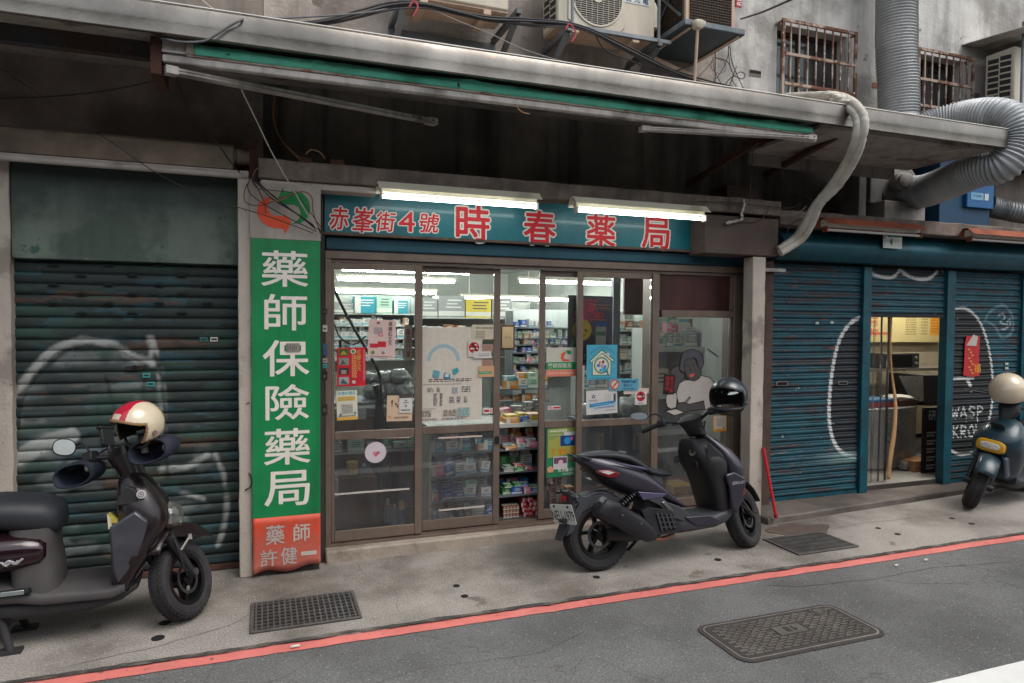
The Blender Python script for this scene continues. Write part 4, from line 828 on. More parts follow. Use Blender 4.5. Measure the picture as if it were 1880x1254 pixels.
mb = MB(); mb.box(xj0, P(608, 700, Yd).x, Yd, .04, .09, zt0 + .019, bronze); mb.box(P(1346, 700, Yd).x, xj1, Yd, .04, .09, zt0 - .005, bronze); part(mb, "jamb", fr, bevel=.003)
mb = MB(); mb.box(P(1197, 700, Yd).x, P(1209, 700, Yd).x, Yd, .04, .09, zt0 - .005, bronze); part(mb, "mullion", fr, bevel=.003)
mb = MB(); mb.box(xj0, xj1, Yd - .01, .05, .086, .099, bronze); mb.box(xj0, P(1197, 900, Yd).x, Yd + .03, Yd + .036, .099, .108, bronze); mb.box(xj0, P(1197, 900, Yd).x, Yd + .078, Yd + .084, .099, .108, bronze); part(mb, "track", fr)
zm = .845
def panel(name, label, u0, u1, sl, sr, Y, gu, gl_, zmid=zm, handle=None):
    x0, x1 = P(u0, 700, Y).x, P(u1, 700, Y).x; t = thing("sliding_door", label, "glass door", ((x0 + x1) / 2, Y, .108), "sliding glass doors of the pharmacy"); D = .026
    mb = MB()
    for a, b in ((x0, x0 + sl), (x1 - sr, x1)): mb.box(a, b, Y, Y + D, .110, zt0 - .006, bronze)
    part(mb, "stile", t, bevel=.003)
    mb = MB(); A, B = x0 + sl + .0005, x1 - sr - .0005
    mb.box(A, B, Y + .002, Y + D - .002, .110, .185, bronze); mb.box(A, B, Y + .002, Y + D - .002, zt0 - .05, zt0 - .006, bronze); mb.box(A, B, Y + .002, Y + D - .002, zmid - .028, zmid + .028, bronze); part(mb, "rail", t, bevel=.003)
    mb = MB(); mb.box(A, B, Y + .010, Y + .015, zmid + .0285, zt0 - .0505, gu); part(mb, "upper_pane", t)
    mb = MB(); mb.box(A, B, Y + .010, Y + .015, .1855, zmid - .0285, gl_); part(mb, "lower_pane", t)
    if handle:
        mb = MB(); c = P(*handle, Y); mb.cbox(c.x - .016, c.x + .016, Y - .012, Y, c.z - .03, c.z + .03, mat("black_handle", S('1c1a19'), .5), .008); part(mb, "handle", t)
    return t, x0, x1
YA, YB = -.105, -.058
panel("a", "leftmost sliding glass door, with the red poster and the round white sticker", 608, 775, .022, .052, YA, g_clear, g_low)
panel("b", "second sliding glass door from the left, with the big pale price poster", 768, 918, .030, .050, YB, g_clear, g_haze, handle=(912, 808))
panel("c", "narrow visible sliding glass door with the green eye-care poster", 990, 1068, .048, .02, YB, g_mid, g_low)
panel("d", "fourth sliding glass door, with the light blue house poster", 1059, 1198, .050, .022, YA, g_clear, g_low)
# fixed side light with wooden panel
fx = thing("side_window", "fixed glass side window with a dark red wooden panel over it, behind the purple scooter", "window", (P(1278, 800, Yd).x, Yd, .1))
xs0_, xs1_ = P(1209, 700, -.08).x, P(1346, 700, -.08).x
redwood = mat("dark_red_wood", S('46211d'), .45, var=.25, scale=3, streak='1f0f0e', sk=.8, bump=.1)
zk0, zk1 = P(1277, 583, -.1).z, P(1277, 570, -.1).z
mb = MB(); mb.box(xs0_ + .002, xs1_ - .05, -.075, -.06, zk1, zt0 - .006, redwood); part(mb, "wood_panel", fx)
mb = MB(); mb.box(xs0_ + .002, xs1_ - .002, -.115, -.05, zk0, zk1 - .001, bronze); mb.box(xs1_ - .048, xs1_ - .002, -.095, -.05, .11, zk0 - .001, bronze); mb.box(xs1_ - .048, xs1_ - .002, -.095, -.05, zk1, zt0 - .006, bronze); mb.box(xs0_ + .002, xs1_ - .05, -.095, -.05, .11, .18, bronze); part(mb, "frame", fx, bevel=.003)
mb = MB(); mb.box(xs0_ + .002, xs1_ - .05, -.075, -.07, .1805, zk0 - .001, g_mid); part(mb, "pane", fx)
mb = MB(); mb.box(xj0, P(1372, 470, -.13).x, -.135, .03, zt1 + .002, 2.21, mat("dark_teal_housing", S('1b4654'), .55, .25, var=.15, scale=5)); solo(mb, "shutter_housing", "narrow dark teal rolled-up shutter housing between the teal sign and the glass doors", "shutter housing", bevel=.01)

# ---------------------------------------------------------------- paper on the glass
def poster(label, u0, v0, u1, v1, Y, base, items, name="poster", cat="poster", group=None, th=.0012, rot=0):
    """items in sheet fractions from the top left: rect, disc, ring, poly, text, rows (lines of small print), col (a column of characters)"""
    a, b, c, d = rect(u0, v0, u1, v1, Y); w, h = b - a, d - c; mb = MB(); mb.box(a, b, Y - th, Y, c, d, flat(base)); L_ = th
    X = lambda q: a + q * w; Z = lambda q: d - q * h
    for it in items:
        L_ += .0004; y = Y - L_; k = it[0]; m_ = flat(it[-1])
        if k == 'rect': mb.box(X(it[1]), X(it[3]), y, y + .0003, Z(it[4]), Z(it[2]), m_)
        elif k == 'disc': mb.disc((X(it[1]), y + .0003, Z(it[2])), (0, -1, 0), it[3] * w, m_, 28, .0003)
        elif k == 'ring': mb.disc((X(it[1]), y + .0003, Z(it[2])), (0, -1, 0), it[3] * w, m_, 32, .0003, it[4] * w)
        elif k == 'poly': mb.prism([(X(p), Z(q)) for p, q in it[1]], y, y + .0003, m_)
        elif k == 'text': text(mb, it[1], X(it[2]), Z(it[3]), it[4] * h, y, m_, .014, it[5] if len(it) > 6 else 'c', wide=it[6] if len(it) > 7 else 1.0)
        elif k == 'col':
            for i, ch in enumerate(it[1]): put_glyph(mb, ch, X(it[2]) - it[4] * w / 2, X(it[2]) + it[4] * w / 2, Z(it[3] + (i + 1) * it[5]) + .1 * it[5] * h, Z(it[3] + i * it[5]), y, m_, .012)
        elif k == 'rows':
            rg = random.Random(int(it[1] * 1000) + int(it[2] * 777)); n_ = it[5]
            for i in range(n_):
                zz = it[2] + (it[4] - it[2]) * (i + .5) / n_; xx = it[1]; hh_ = (it[4] - it[2]) / n_ * .26
                while xx < it[3] - .01:
                    ln = min(rg.uniform(.02, .07), it[3] - xx); mb.box(X(xx), X(xx + ln), y, y + .0003, Z(zz + hh_), Z(zz - hh_), m_); xx += ln + rg.uniform(.01, .022)
    if rot:
        M = Matrix.Translation(((a + b) / 2, 0, (c + d) / 2)) @ Matrix.Rotation(rot, 4, 'Y') @ Matrix.Translation((-(a + b) / 2, 0, -(c + d) / 2)); mb.v = [tuple(M @ Vector(q)) for q in mb.v]
    return solo(mb, name, label, cat, group)
Yi = YA + .0265; Yi2 = YB + .0265   # just behind the front / rear track panes
Yo, Yo2 = YA + .0095, YB + .0095     # stuck on the street side of the panes
K = '2c2826'
poster("pale pink poster with a red block and black brush characters, behind the leftmost glass door", 676, 587, 726, 658, Yo, 'd6b9b2', [('rect', .06, .62, .36, .73, 'c02838'), ('rect', .35, .56, .66, .71, 'c02838'), ('col', "張娜紅文天", .80, .05, .15, .125, '4a3a36'), ('rows', .2, .2, .52, .38, 6, '7a8a90'), ('rect', .38, .33, .52, .43, 'b0405a'), ('rect', .405, .35, .495, .41, 'd6b9b2'), ('disc', .18, .85, .07, '6a8a4c'), ('col', "彩", .56, .82, .11, .08, K), ('rect', .3, .06, .4, .10, '8a2a30'), ('rows', .08, .93, .9, .97, 1, '8a7470')], rot=.03)
poster("red poster with four small photos down its left side, on the leftmost glass door", 619, 638, 671, 709, Yo, 'c81f30', [('rect', .06, .03, .41, .21, '4e5a2c'), ('rect', .06, .27, .41, .45, '868c86'), ('rect', .06, .52, .41, .70, '3a3432'), ('rect', .06, .76, .41, .95, '9fa4a6'), ('poly', ((.1, .18), (.22, .08), (.36, .18)), 'a8a040'), ('poly', ((.1, .44), (.2, .31), (.3, .42)), '4e564c'), ('rect', .14, .58, .32, .68, 'a08a80'), ('poly', ((.1, .92), (.2, .8), (.38, .94)), '50585c'), ('disc', .56, .10, .095, 'd8ccb0'), ('disc', .56, .10, .06, '4a7a4a'), ('rect', .50, .2, .70, .80, 'c9462e'), ('rows', .51, .18, .68, .78, 14, 'd8a06a'), ('col', "紅娜文天", .76, .06, .14, .14, 'd8a04a'), ('rect', .52, .85, .64, .93, 'c9b8a8'), ('col', "口口口口口口口口口口", .94, .06, .045, .08, 'e0b0a0')])
poster("white and blue handbill with a yellow band, low on the leftmost glass door", 618, 717, 656, 771, Yo, 'd6d2be', [('text', "友善好環店", .5, .09, .085, '2a9ab0'), ('rect', .06, .20, .9, .35, 'd8b468'), ('rows', .08, .22, .88, .34, 2, 'b08840'), ('rect', .2, .44, .78, .80, 'c6c3b4'), ('rows', .24, .48, .76, .78, 7, '57585a'), ('rect', .0, .90, 1, 1, 'd8a84a'), ('rows', .08, .83, .92, .89, 1, '6a6a60'), ('poly', ((.1, .82), (.2, .74), (.24, .84)), '3a7a94'), ('poly', ((.8, .76), (.92, .72), (.9, .84)), '3a7a94')], rot=-.03)
poster("grey paper sheet half behind the white and blue handbill", 640, 750, 672, 770, Yo + .002, '9ea09c', [('rows', .5, .15, .9, .3, 2, '7a7c7c')], cat="paper")
poster("tan paper poster with brush marks at the lower right of the leftmost glass door", 710, 726, 757, 773, Yo, 'cdb095', [('poly', ((.16, .2), (.24, .18), (.2, .48)), K), ('poly', ((.3, .25), (.42, .36), (.34, .38)), K), ('poly', ((.44, .14), (.47, .15), (.46, .26)), K), ('poly', ((.36, .40), (.45, .38), (.42, .48)), K), ('rows', .3, .82, .85, .90, 2, '6a5548'), ('disc', .12, .82, .05, 'c98a6a')], rot=.02)
poster("small white card with a dark head over the tan poster", 733, 723, 757, 758, Yo - .006, 'd0cbc4', [('rect', 0, 0, 1, .22, '4a443f'), ('poly', ((.4, .38), (.5, .30), (.62, .38)), K), ('rows', .3, .42, .72, .50, 1, '555'.replace('555', '555555')), ('rect', .42, .58, .58, .70, '8a8682'), ('rows', .15, .80, .85, .90, 2, '555555')], cat="card")
poster("narrow white strip sign with red characters hanging inside the leftmost glass door", 742, 596, 757, 663, .05, 'cfc0ae', [('col', "藥品行業", .5, .12, .55, .2, 'a83a3a')], name="strip_sign", cat="sign")
# big pale poster
poster("big pale price-list poster under a light blue arch on the second glass door", 773, 601, 885, 772, Yo2, 'd0c6b8', [('ring', .36, .36, .27, .21, '9fb4bc'), ('rect', .0, .36, .8, .56, 'd0c6b8'), ('rows', .12, .545, .82, .585, 2, '4c4440'), ('rect', .02, .605, .66, .609, '7a6c64'), ('rows', .1, .64, .2, .69, 4, '6a6a70'), ('rows', .25, .64, .31, .69, 4, '6a6a70'), ('rows', .2, .70, .26, .84, 11, '6a6a70'), ('rows', .3, .70, .345, .84, 11, '6a6a70'), ('rows', .50, .64, .60, .71, 5, '7fa0b4'), ('rows', .66, .63, .80, .70, 3, '6a6a70'), ('rows', .46, .74, .54, .81, 4, '6a6a70'), ('rows', .58, .74, .64, .81, 4, '6a6a70'), ('rows', .7, .74, .75, .81, 4, '6a6a70'), ('rect', .02, .862, .24, .865, '7a6c64'), ('rows', .02, .88, .16, .95, 5, '6a645e'), ('rows', .36, .88, .56, .95, 5, '7a6a60'), ('rect', .58, .86, .80, .955, 'a9b4ae'), ('rows', .60, .87, .78, .95, 5, '4f8a8f'), ('rows', .02, .965, .28, .985, 1, '5a5650'), ('rows', .33, .965, .72, .985, 1, '5a6a78'), ('poly', ((.20, .45), (.30, .47), (.28, .54), (.18, .52)), '5f9cae'), ('poly', ((.37, .48), (.46, .50), (.47, .55), (.36, .54)), '2f7fa0'), ('poly', ((.50, .45), (.58, .43), (.61, .47), (.53, .51)), '3a9aa0'), ('rect', .38, .495, .44, .53, 'c9d4d0')])
poster("white notice with small print above the no-smoking sign on the second glass door", 866, 596, 907, 623, Yo2 - .002, 'c8bda4', [('rows', .18, .16, .95, .30, 1, '3a3632'), ('rows', .18, .42, .6, .95, 5, '8a8070')], cat="notice")
nosmoke = [('disc', .48, .42, .42, 'b3202e'), ('rect', .18, .44, .80, .53, 'e0d6d0'), ('poly', ((.26, .18), (.36, .12), (.80, .64), (.72, .72)), '1d1a1a'), ('poly', ((.5, .2), (.72, .22), (.72, .3), (.56, .28)), 'd8c8c4')]
poster("round red no-smoking sign on white paper, on the second glass door", 859, 626, 882, 655, Yo2 - .008, 'd0c6bc', nosmoke, name="no_smoking_sign", cat="sign")
poster("torn white note with small writing overlapping the second door's no-smoking sign", 869, 645, 902, 658, Yo2 - .012, 'cfc9c4', [('rows', .3, .25, .9, .75, 2, '8a8a94')], cat="note")
poster("orange and green hand-written card on the second glass door", 878, 672, 907, 692, Yo2 - .008, 'c9a077', [('rect', .02, .50, .86, .72, '3f8f6c'), ('rows', .08, .55, .8, .66, 1, 'a8c8a8')], cat="card")
for v in (632, 660): poster("brownish pink paper block on the second glass door, %s the no-smoking sign" % ("level with" if v == 632 else "below"), 885, v, 905, v + 13, Yo2 - .004, 'a88478', [('rows', .1, .1, .9, .9, 3, '96705f')], cat="paper")
pull = lambda lab, u0, v0, u1, v1, Y, ch, flip: poster(lab, u0, v0, u1, v1, Y, 'd6ccc8', [('rect', .08 if not flip else .4, .3, .5 if not flip else .9, .72, 'b8202c')] + ([('col', "拉", .76, .1, .36, .8, 'b8202c')] if not flip else [('poly', ((.9, .2), (1, .5), (.9, .8)), 'b8202c'), ('col', "拉", .2, .1, .26, .8, 'b8202c')]), name="pull_label", cat="label")
pull("white and red PULL label in Chinese at the right edge of the second glass door", 887, 749, 909, 759, Yo2, "", False)
pull("small red arrow label on the narrow middle glass door", 1006, 745, 1029, 752, Yo2, "", True)
poster("white, green and pink pharmacy transfer across the narrow middle glass door", 1003, 638, 1059, 691, Yo2, 'c3beb0', [('rect', 0, .505, 1, .76, '1d8a50'), ('rect', 0, .77, 1, 1, 'd8826c'), ('text', "藥師保險局", .44, .63, .13, 'c8c8b4'), ('rows', .08, .84, .9, .93, 1, 'e0b0a0'), ('poly', ((.6, .12), (.62, .2), (.56, .3), (.58, .4), (.75, .42), (.74, .48), (.55, .48), (.46, .38), (.48, .22)), 'd85a3a'), ('poly', ((.62, .10), (.78, .10), (.82, .22), (.7, .24)), '1d8a50')], name="window_transfer", cat="transfer")
poster("dark purple poster with red characters and a yellow ball, hanging behind the middle doors", 1042, 543, 1124, 671, Yi2 + .03, '3a3038', [('poly', ((.2, .02), (1, .02), (1, .7), (.4, .5)), '57505c'), ('rect', .02, .75, .42, .98, '42202a'), ('text', "Out-Now", .46, .065, .05, 'd8324a'), ('text', "病毒", .40, .17, .11, 'e0405a'), ('text', "反起來!", .45, .29, .11, 'e0405a'), ('rect', .55, .125, .93, .132, 'c8a878'), ('rows', .55, .16, .95, .19, 1, 'c8703a'), ('rect', .5, .34, .86, .345, 'c0a860'), ('disc', .31, .49, .215, 'cfb03a'), ('disc', .22, .50, .03, '6a4a1c'), ('disc', .40, .50, .03, '6a4a1c'), ('poly', ((.2, .55), (.31, .60), (.42, .55), (.31, .575)), '6a3a1c'), ('poly', ((.15, .58), (.2, .66), (.1, .76), (.06, .7)), '4a8a3a'), ('rect', .62, .44, .85, .70, 'a8a898'), ('rect', .6, .38, .88, .43, '3a5a9a'), ('rect', .63, .51, .84, .57, '5a7a5a'), ('rows', .05, .83, .4, .92, 3, '8a8088')], rot=.01)
poster("light blue poster with a white house round a ring of coloured petals", 1077, 633, 1133, 697, Yo, '4a9fb8', [('poly', ((.08, .46), (.48, .13), (.92, .44), (.86, .52), (.80, .47), (.80, .88), (.17, .88), (.17, .48), (.13, .54)), '3a6a3c'), ('poly', ((.12, .46), (.48, .17), (.88, .44), (.86, .48), (.50, .23), (.14, .50)), 'cfd6c2'), ('poly', ((.195, .48), (.49, .26), (.775, .46), (.775, .86), (.195, .86)), 'cfcfc4'), ('ring', .48, .59, .245, .205, '4a7a3c'), ('disc', .53, .49, .045, '7a2028'), ('disc', .42, .51, .04, 'cf7a30'), ('disc', .5, .6, .06, 'c9909a'), ('disc', .38, .59, .05, '3f6fc0'), ('disc', .56, .70, .075, '3aa0c8'), ('disc', .44, .73, .04, '2f8fc0'), ('disc', .60, .62, .04, '3a6fb0'), ('poly', ((.62, .75), (.68, .74), (.72, .86), (.67, .85)), '2a6f8a'), ('disc', .68, .28, .05, 'd8d0c0'), ('disc', .68, .28, .02, 'b88a4a'), ('rows', .1, .94, .9, .97, 1, '2f6f84')] + [('disc', .14 + .72 * t, .22 - .16 * math.sin(math.pi * t), .016, '3a4a8a') for t in np.linspace(0, 1, 12)])
poster("small blue sign with a crossed red circle overlapping the house poster's lower corner", 1118, 695, 1172, 717, Yo - .006, '5a9fb4', [('disc', .19, .5, .155, 'b8283c'), ('disc', .19, .5, .12, 'c8c0a8'), ('poly', ((.10, .72), (.26, .22), (.30, .28), (.14, .78)), 'b8283c'), ('text', "藥品應平價配", .66, .25, .17, '2a3a6a'), ('text', "請 靜 心", .64, .56, .17, '2a3a6a'), ('rows', .46, .78, .9, .9, 1, '3a4a70')], name="notice_sign", cat="sign", rot=.02)
poster("white notice with slanted blue bands and a dark emblem on the fourth glass door", 1076, 716, 1133, 760, Yo, 'cac6c2', [('poly', [(.24 + .075 * math.cos(2 * math.pi * k / 10 + math.pi / 2) * (1 if k % 2 == 0 else .6), .25 - .1 * math.sin(2 * math.pi * k / 10 + math.pi / 2) * (1 if k % 2 == 0 else .6)) for k in range(10)], '2f3a6a'), ('disc', .24, .25, .025, 'cac6c2'), ('rows', .1, .38, .36, .46, 2, '5a5a70'), ('rect', .60, .16, .80, .48, 'bdbab8'), ('rect', .88, .18, .95, .5, '3a3e4c'), ('poly', ((.1, .55), (.82, .48), (.94, .48), (.94, .56), (.82, .60), (.1, .70)), '2f86b4'), ('rows', .14, .56, .8, .62, 1, '7fb4d0'), ('poly', ((.24, .72), (.94, .62), (.94, .68), (.24, .79)), '8fb8d0'), ('rows', .34, .70, .9, .74, 1, '3a5a8a'), ('rows', .6, .83, .95, .87, 1, '55555a')], name="notice", cat="notice", rot=-.03)
poster("torn white paper strip beside the frame of the fourth glass door", 1145, 713, 1191, 723, Yo, 'cbb8ac', [], name="paper_strip", cat="paper")
poster("small white no-smoking sign at the right edge of the fourth glass door", 1166, 719, 1187, 743, Yo - .004, 'cfc8c6', [('disc', .49, .36, .38, 'b3202e'), ('rect', .2, .32, .78, .42, 'e0d6d0'), ('poly', ((.36, .06), (.46, .04), (.80, .54), (.72, .6)), '1d1a1a'), ('rows', .28, .82, .7, .94, 1, '555555')], name="no_smoking_sign", cat="sign")
poster("green eye-care poster with orange characters, low on the narrow middle glass door", 1003, 781, 1059, 875, Yo2, '2a7a52', [('rect', .0, .0, 1, .03, '1f8a9a'), ('poly', ((.04, .06), (.96, .03), (.96, .55), (.04, .62)), '8a9a52'), ('poly', ((.06, .3), (.5, .2), (.96, .32), (.96, .56), (.06, .62)), 'a0a050'), ('rows', .1, .09, .72, .13, 1, 'd0d4b0'), ('text', "GABA舒眠專", .4, .10, .045, 'd8d8c0'), ('rows', .1, .16, .5, .2, 2, 'b8c0a0'), ('rect', .45, .20, .93, .40, '1a3a7a'), ('disc', .68, .30, .11, '2f8fc8'), ('disc', .82, .26, .06, 'c87090'), ('rect', .56, .13, .92, .20, 'c0c4c8'), ('text', "防護雙寶", .58, .50, .095, 'd89028'), ('rect', .22, .60, .68, .85, 'c4bcc0'), ('rect', .24, .62, .66, .74, '6a4a5a'), ('disc', .46, .72, .08, 'd0b0b8'), ('disc', .80, .67, .055, '8a2a3a'), ('poly', ((.02, .82), (.12, .77), (.26, .84), (.2, .90), (.04, .9)), 'd09a78'), ('text', "來莎護•橘飲", .68, .87, .055, 'd0d8c0'), ('rows', .52, .92, .95, .97, 2, 'a8c4a8')])
poster("round white sticker with pink print, low on the leftmost glass door", 689, 830, 690, 831, Yo, 'cfc3c8', [('disc', .5, .5, 19.8, 'cbbfc4'), ('ring', .5, .5, 19.8, 18.9, 'b8a8ae'), ('disc', 3.5, 2, 3.2, 'c8607a'), ('disc', -2.5, 1.5, 2.6, 'd07a8a'), ('disc', 1.0, 5.5, 2.8, 'c8607a'), ('rect', 3, -1, 8, 3, 'a85a6a')], name="round_sticker", cat="sticker")
poster("yellow-edged paper notice on the side window below the black helmet", 1309, 763, 1334, 792, -.079, 'd0902c', [('rect', .08, .04, .92, .84, 'c6bcae'), ('rows', .2, .15, .8, .7, 5, '8a8478'), ('disc', .78, .78, .06, 'b86a3a')], cat="notice")
poster("black plaque with red dotted characters on the side window beside the drawn woman", 1218, 688, 1238, 724, -.079, '1c1416', [('col', "營業中", .34, .08, .4, .26, 'a82a30'), ('col', "歡迎光臨", .76, .08, .32, .21, 'a82a30')], name="plaque", cat="sign", rot=.06)
tapes = ((612, 806, 753, 803, YA), (610, 909, 752, 898, YA), (805, 805, 886, 801, YB), (806, 938, 890, 930, YB))
for (u0, v0, u1, v1, Y), lb in zip(tapes, ("pinkish tape line across the top of the leftmost door's lower pane", "white tape line across the middle of the leftmost door's lower pane", "pinkish tape line across the top of the second door's lower pane", "white tape line across the second door's lower pane, near the bottom shelf")):
    A, B = P(u0, v0, Y), P(u1, v1, Y); mb = MB(); n = 30; pl = [(A.x + (B.x - A.x) * i / n, A.z + (B.z - A.z) * i / n + .007 + .003 * mnoise.noise((i * .8, Y * 50, u0))) for i in range(n + 1)] + [(A.x + (B.x - A.x) * i / n, A.z + (B.z - A.z) * i / n - .005 + .003 * mnoise.noise((i * .9, 3, u0))) for i in range(n, -1, -1)]
    mb.prism(pl, Y + .0075, Y + .0095, flat('c9b4a8' if 'pink' in lb else 'c4bcb4')); solo(mb, "tape_strip", lb, "tape", "tape lines on the door panes")
# line-drawn woman decal on the side window
e = lambda q: P(1180 + q[0] / 3.917, 460 + q[1] / 3.917, -.077)
dec = thing("window_decal", "decal of a drawn woman in a white shirt writing on paper, on the side window", "decal", tuple(e((330, 1180))))
SK, HR, SH, INK = flat('4a4646'), flat('4c4a52'), flat('b0a8a2'), flat('161314')
def dpart(name, pts, mt, lay, line=True):
    mb = MB(); y = -.0775 - lay * .0007; plate2(mb, pts, e, y, y + .0005, mt)
    if line:
        q = [e(p) for p in pts] + [e(pts[0])]
        for a, b in zip(q[:-1], q[1:]):
            dx, dz = b.x - a.x, b.z - a.z; l = math.hypot(dx, dz) + 1e-9; nx_, nz_ = -dz / l * .0032, dx / l * .0032
            mb.add([(a.x + nx_, y - .0003, a.z + nz_), (b.x + nx_, y - .0003, b.z + nz_), (b.x - nx_, y - .0003, b.z - nz_), (a.x - nx_, y - .0003, a.z - nz_)], [(0, 1, 2, 3)], INK)
    part(mb, name, dec)
dpart("raised_arm", [(200, 865), (222, 843), (262, 822), (268, 850), (282, 880), (298, 885), (300, 915), (262, 958), (242, 1030), (226, 1028), (222, 960), (238, 905), (205, 892)], SK, 0)
dpart("sleeve", [(170, 1036), (242, 1022), (246, 1060), (240, 1128), (205, 1140), (176, 1125), (165, 1085)], SH, 1)
dpart("shirt", [(262, 955), (300, 932), (335, 930), (415, 897), (480, 912), (512, 948), (500, 985), (488, 1050), (485, 1140), (440, 1142), (438, 1080), (335, 1104), (262, 1108), (246, 1062), (242, 1022)], SH, 2)
dpart("forearm", [(438, 1082), (446, 1142), (330, 1150), (300, 1166), (252, 1160), (238, 1122), (260, 1095), (300, 1090), (332, 1105)], SK, 3)
dpart("paper", [(158, 1155), (236, 1138), (300, 1164), (226, 1186)], flat('b8b0a8'), 4)
dpart("face", [(300, 795), (320, 778), (350, 768), (378, 785), (392, 830), (412, 850), (420, 885), (405, 920), (370, 937), (335, 930), (312, 900), (300, 860)], SK, 5)
dpart("hair", [(270, 800), (280, 745), (310, 718), (350, 708), (395, 720), (425, 755), (438, 800), (428, 840), (410, 852), (395, 830), (390, 790), (370, 768), (350, 775), (320, 780), (300, 792), (298, 830), (300, 872), (275, 870), (263, 850), (268, 820)], HR, 6)
dpart("lips", [(330, 897), (350, 888), (374, 884), (358, 908), (340, 912)], flat('c8503a'), 6, False)
dpart("eyes", [(305, 826), (325, 820), (328, 824), (308, 830)], INK, 6, False); dpart("nose", [(336, 835), (340, 834), (344, 864), (338, 866)], INK, 6, False); dpart("eyes", [(350, 822), (368, 816), (370, 820), (352, 826)], INK, 6, False)
dpart("pen", [(298, 1092), (334, 1050), (342, 1058), (306, 1098)], flat('8a857f'), 6)
# ---------------------------------------------------------------- pharmacy interior
rm = thing("pharmacy_room", "bright whitewashed pharmacy room seen through the glass doors", "room", (2.2, 2, .086))
wl = mat("shop_wall_paint", S('cfd2ca'), .8, var=.06, scale=2); cl = mat("shop_ceiling", S('c9ccc4'), .55, var=.08, scale=1.5); fl = mat("shop_floor", S('4a403b'), .5, var=.2, scale=3)
X0, X1, Y1, ZC = .36, 4.06, 6.4, 2.46
mb = MB(); mb.box(X0 - .05, X0, .0, Y1, .09, ZC, wl); mb.box(X1, X1 + .05, .0, Y1, .09, ZC, wl); mb.box(X0, X1, Y1, Y1 + .05, .09, ZC, wl); part(mb, "wall", rm)
mb = MB(); mb.box(X0, X1, .045, Y1, ZC, ZC + .04, cl); mb.box(X0, X1, .045, .08, 2.12, ZC, cl); 
for i in range(7): mb.box(X0, X1, .5 + i * .9, .53 + i * .9, ZC - .012, ZC, mat("ceiling_batten", S('9fa39c'), .6))
part(mb, "ceiling", rm)
mb = MB(); mb.box(X0, X1, .05, Y1, .02, .088, fl); part(mb, "floor", rm)
tube_in = lamp_mat("indoor_tube", (.93, 1.0, .97), 55.0)
def indoor(u0, u1, v, Y, L, lb):
    A = P((u0 + u1) / 2, v, Y); x0 = max(X0 + .08, A.x - L / 2); x1 = min(X1 - .08, A.x + L / 2)
    t = thing("tube_light", lb, "light", (A.x, Y, A.z), "tube lights inside the pharmacy")
    mb = MB(); mb.tube([(x0, Y, A.z), (x1, Y, A.z)], .016, tube_in, 10); part(mb, "tube", t)
    mb = MB(); mb.box(x0 - .02, x1 + .02, Y - .03, Y + .03, A.z + .02, A.z + .05, enam); part(mb, "batten", t)
    for x in (x0 + .1, x1 - .1): mb = MB(); mb.tube([(x, Y, A.z + .05), (x, Y, ZC)], .006, enam, 6); part(mb, "hanger", t)
indoor(638, 858, 498, 2.0, 1.3, "nearest lit tube inside the pharmacy, behind the two left glass doors")
indoor(596, 780, 536, 3.4, 1.5, "lit tube deep inside the pharmacy behind the leftmost glass door")
indoor(600, 860, 515, 2.7, 1.3, "lit tube inside the pharmacy just below the nearest one, spanning the two left doors")
indoor(968, 1128, 519, 2.0, 1.2, "nearest lit tube inside the pharmacy, behind the narrow middle door")
indoor(880, 1020, 549, 3.4, 1.5, "lit tube deep inside the pharmacy, behind the open gap between the doors")
indoor(960, 1120, 492, .55, 1.2, "lit tube just inside the pharmacy, highest in the middle doors")  # tube brought forward to the doors to brighten the display case
# --- boxes
proto = {}
COLS = {'white': 'd2d0c8', 'cream': 'c9bfa8', 'pale green': '9fbfa8', 'teal': '2f8a9a', 'blue': '2458a0', 'red': 'b82230', 'pink': 'd87a90', 'orange': 'd08a35', 'yellow': 'cfb845', 'brown': '8a5a3c', 'green': '3f8f4c', 'grey': '8f9290', 'dark': '2f3336', 'lilac': '9a90b0'}
def box_proto(colr):
    if colr in proto: return proto[colr]
    rg = random.Random(colr); base = flat(COLS[colr]); alt = flat({'white': '6f9fb0', 'cream': 'a8604a', 'pale green': 'd0d4c8'}.get(colr, 'd2d0c8')); ink = flat('4a4c50' if colr in ('white', 'cream', 'pale green', 'yellow') else 'd8d6ce')
    mb = MB(); mb.box(-.5, .5, -.5, .5, 0, 1, base)
    k = rg.random()
    if k < .5: mb.box(-.5, .5, -.506, -.5, .08, .30, alt)
    else: mb.box(-.5, -.22, -.506, -.5, .0, 1, alt)
    for i in range(3): z = .45 + i * .16; mb.box(-.15 - .1 * rg.random(), .2 + .2 * rg.random(), -.507, -.5, z, z + .06, ink)
    mb.box(-.5, .5, -.30, .1, 1, 1.006, alt)
    o = mb.build("medicine_box"); proto[colr] = [o, False]; return proto[colr]
def put_box(colr, x, y, z, w, d, h, label, group, rz=0, ry=0, name="medicine_box", cat="medicine box"):
    p = box_proto(colr); o = p[0]
    if p[1]: o = o.copy(); COL.objects.link(o)
    p[1] = True; o.name = name; o.location = (x, y, z); o.scale = (w, d, h); o.rotation_euler = (0, ry, rz); tag(o, label, cat, group); return o
rb = random.Random(42); _cnt = {}
ORD = "first second third fourth fifth sixth seventh eighth ninth tenth eleventh twelfth thirteenth fourteenth fifteenth sixteenth seventeenth eighteenth nineteenth twentieth".split()
def nth(c_, cat, where, pre=""):
    k = (c_, cat, where, pre); _cnt[k] = _cnt.get(k, 0) + 1; i = _cnt[k] - 1
    return f"{ORD[i] if i < 20 else 'later'} {pre}{c_} {cat.split()[-1]} from the left {where}"
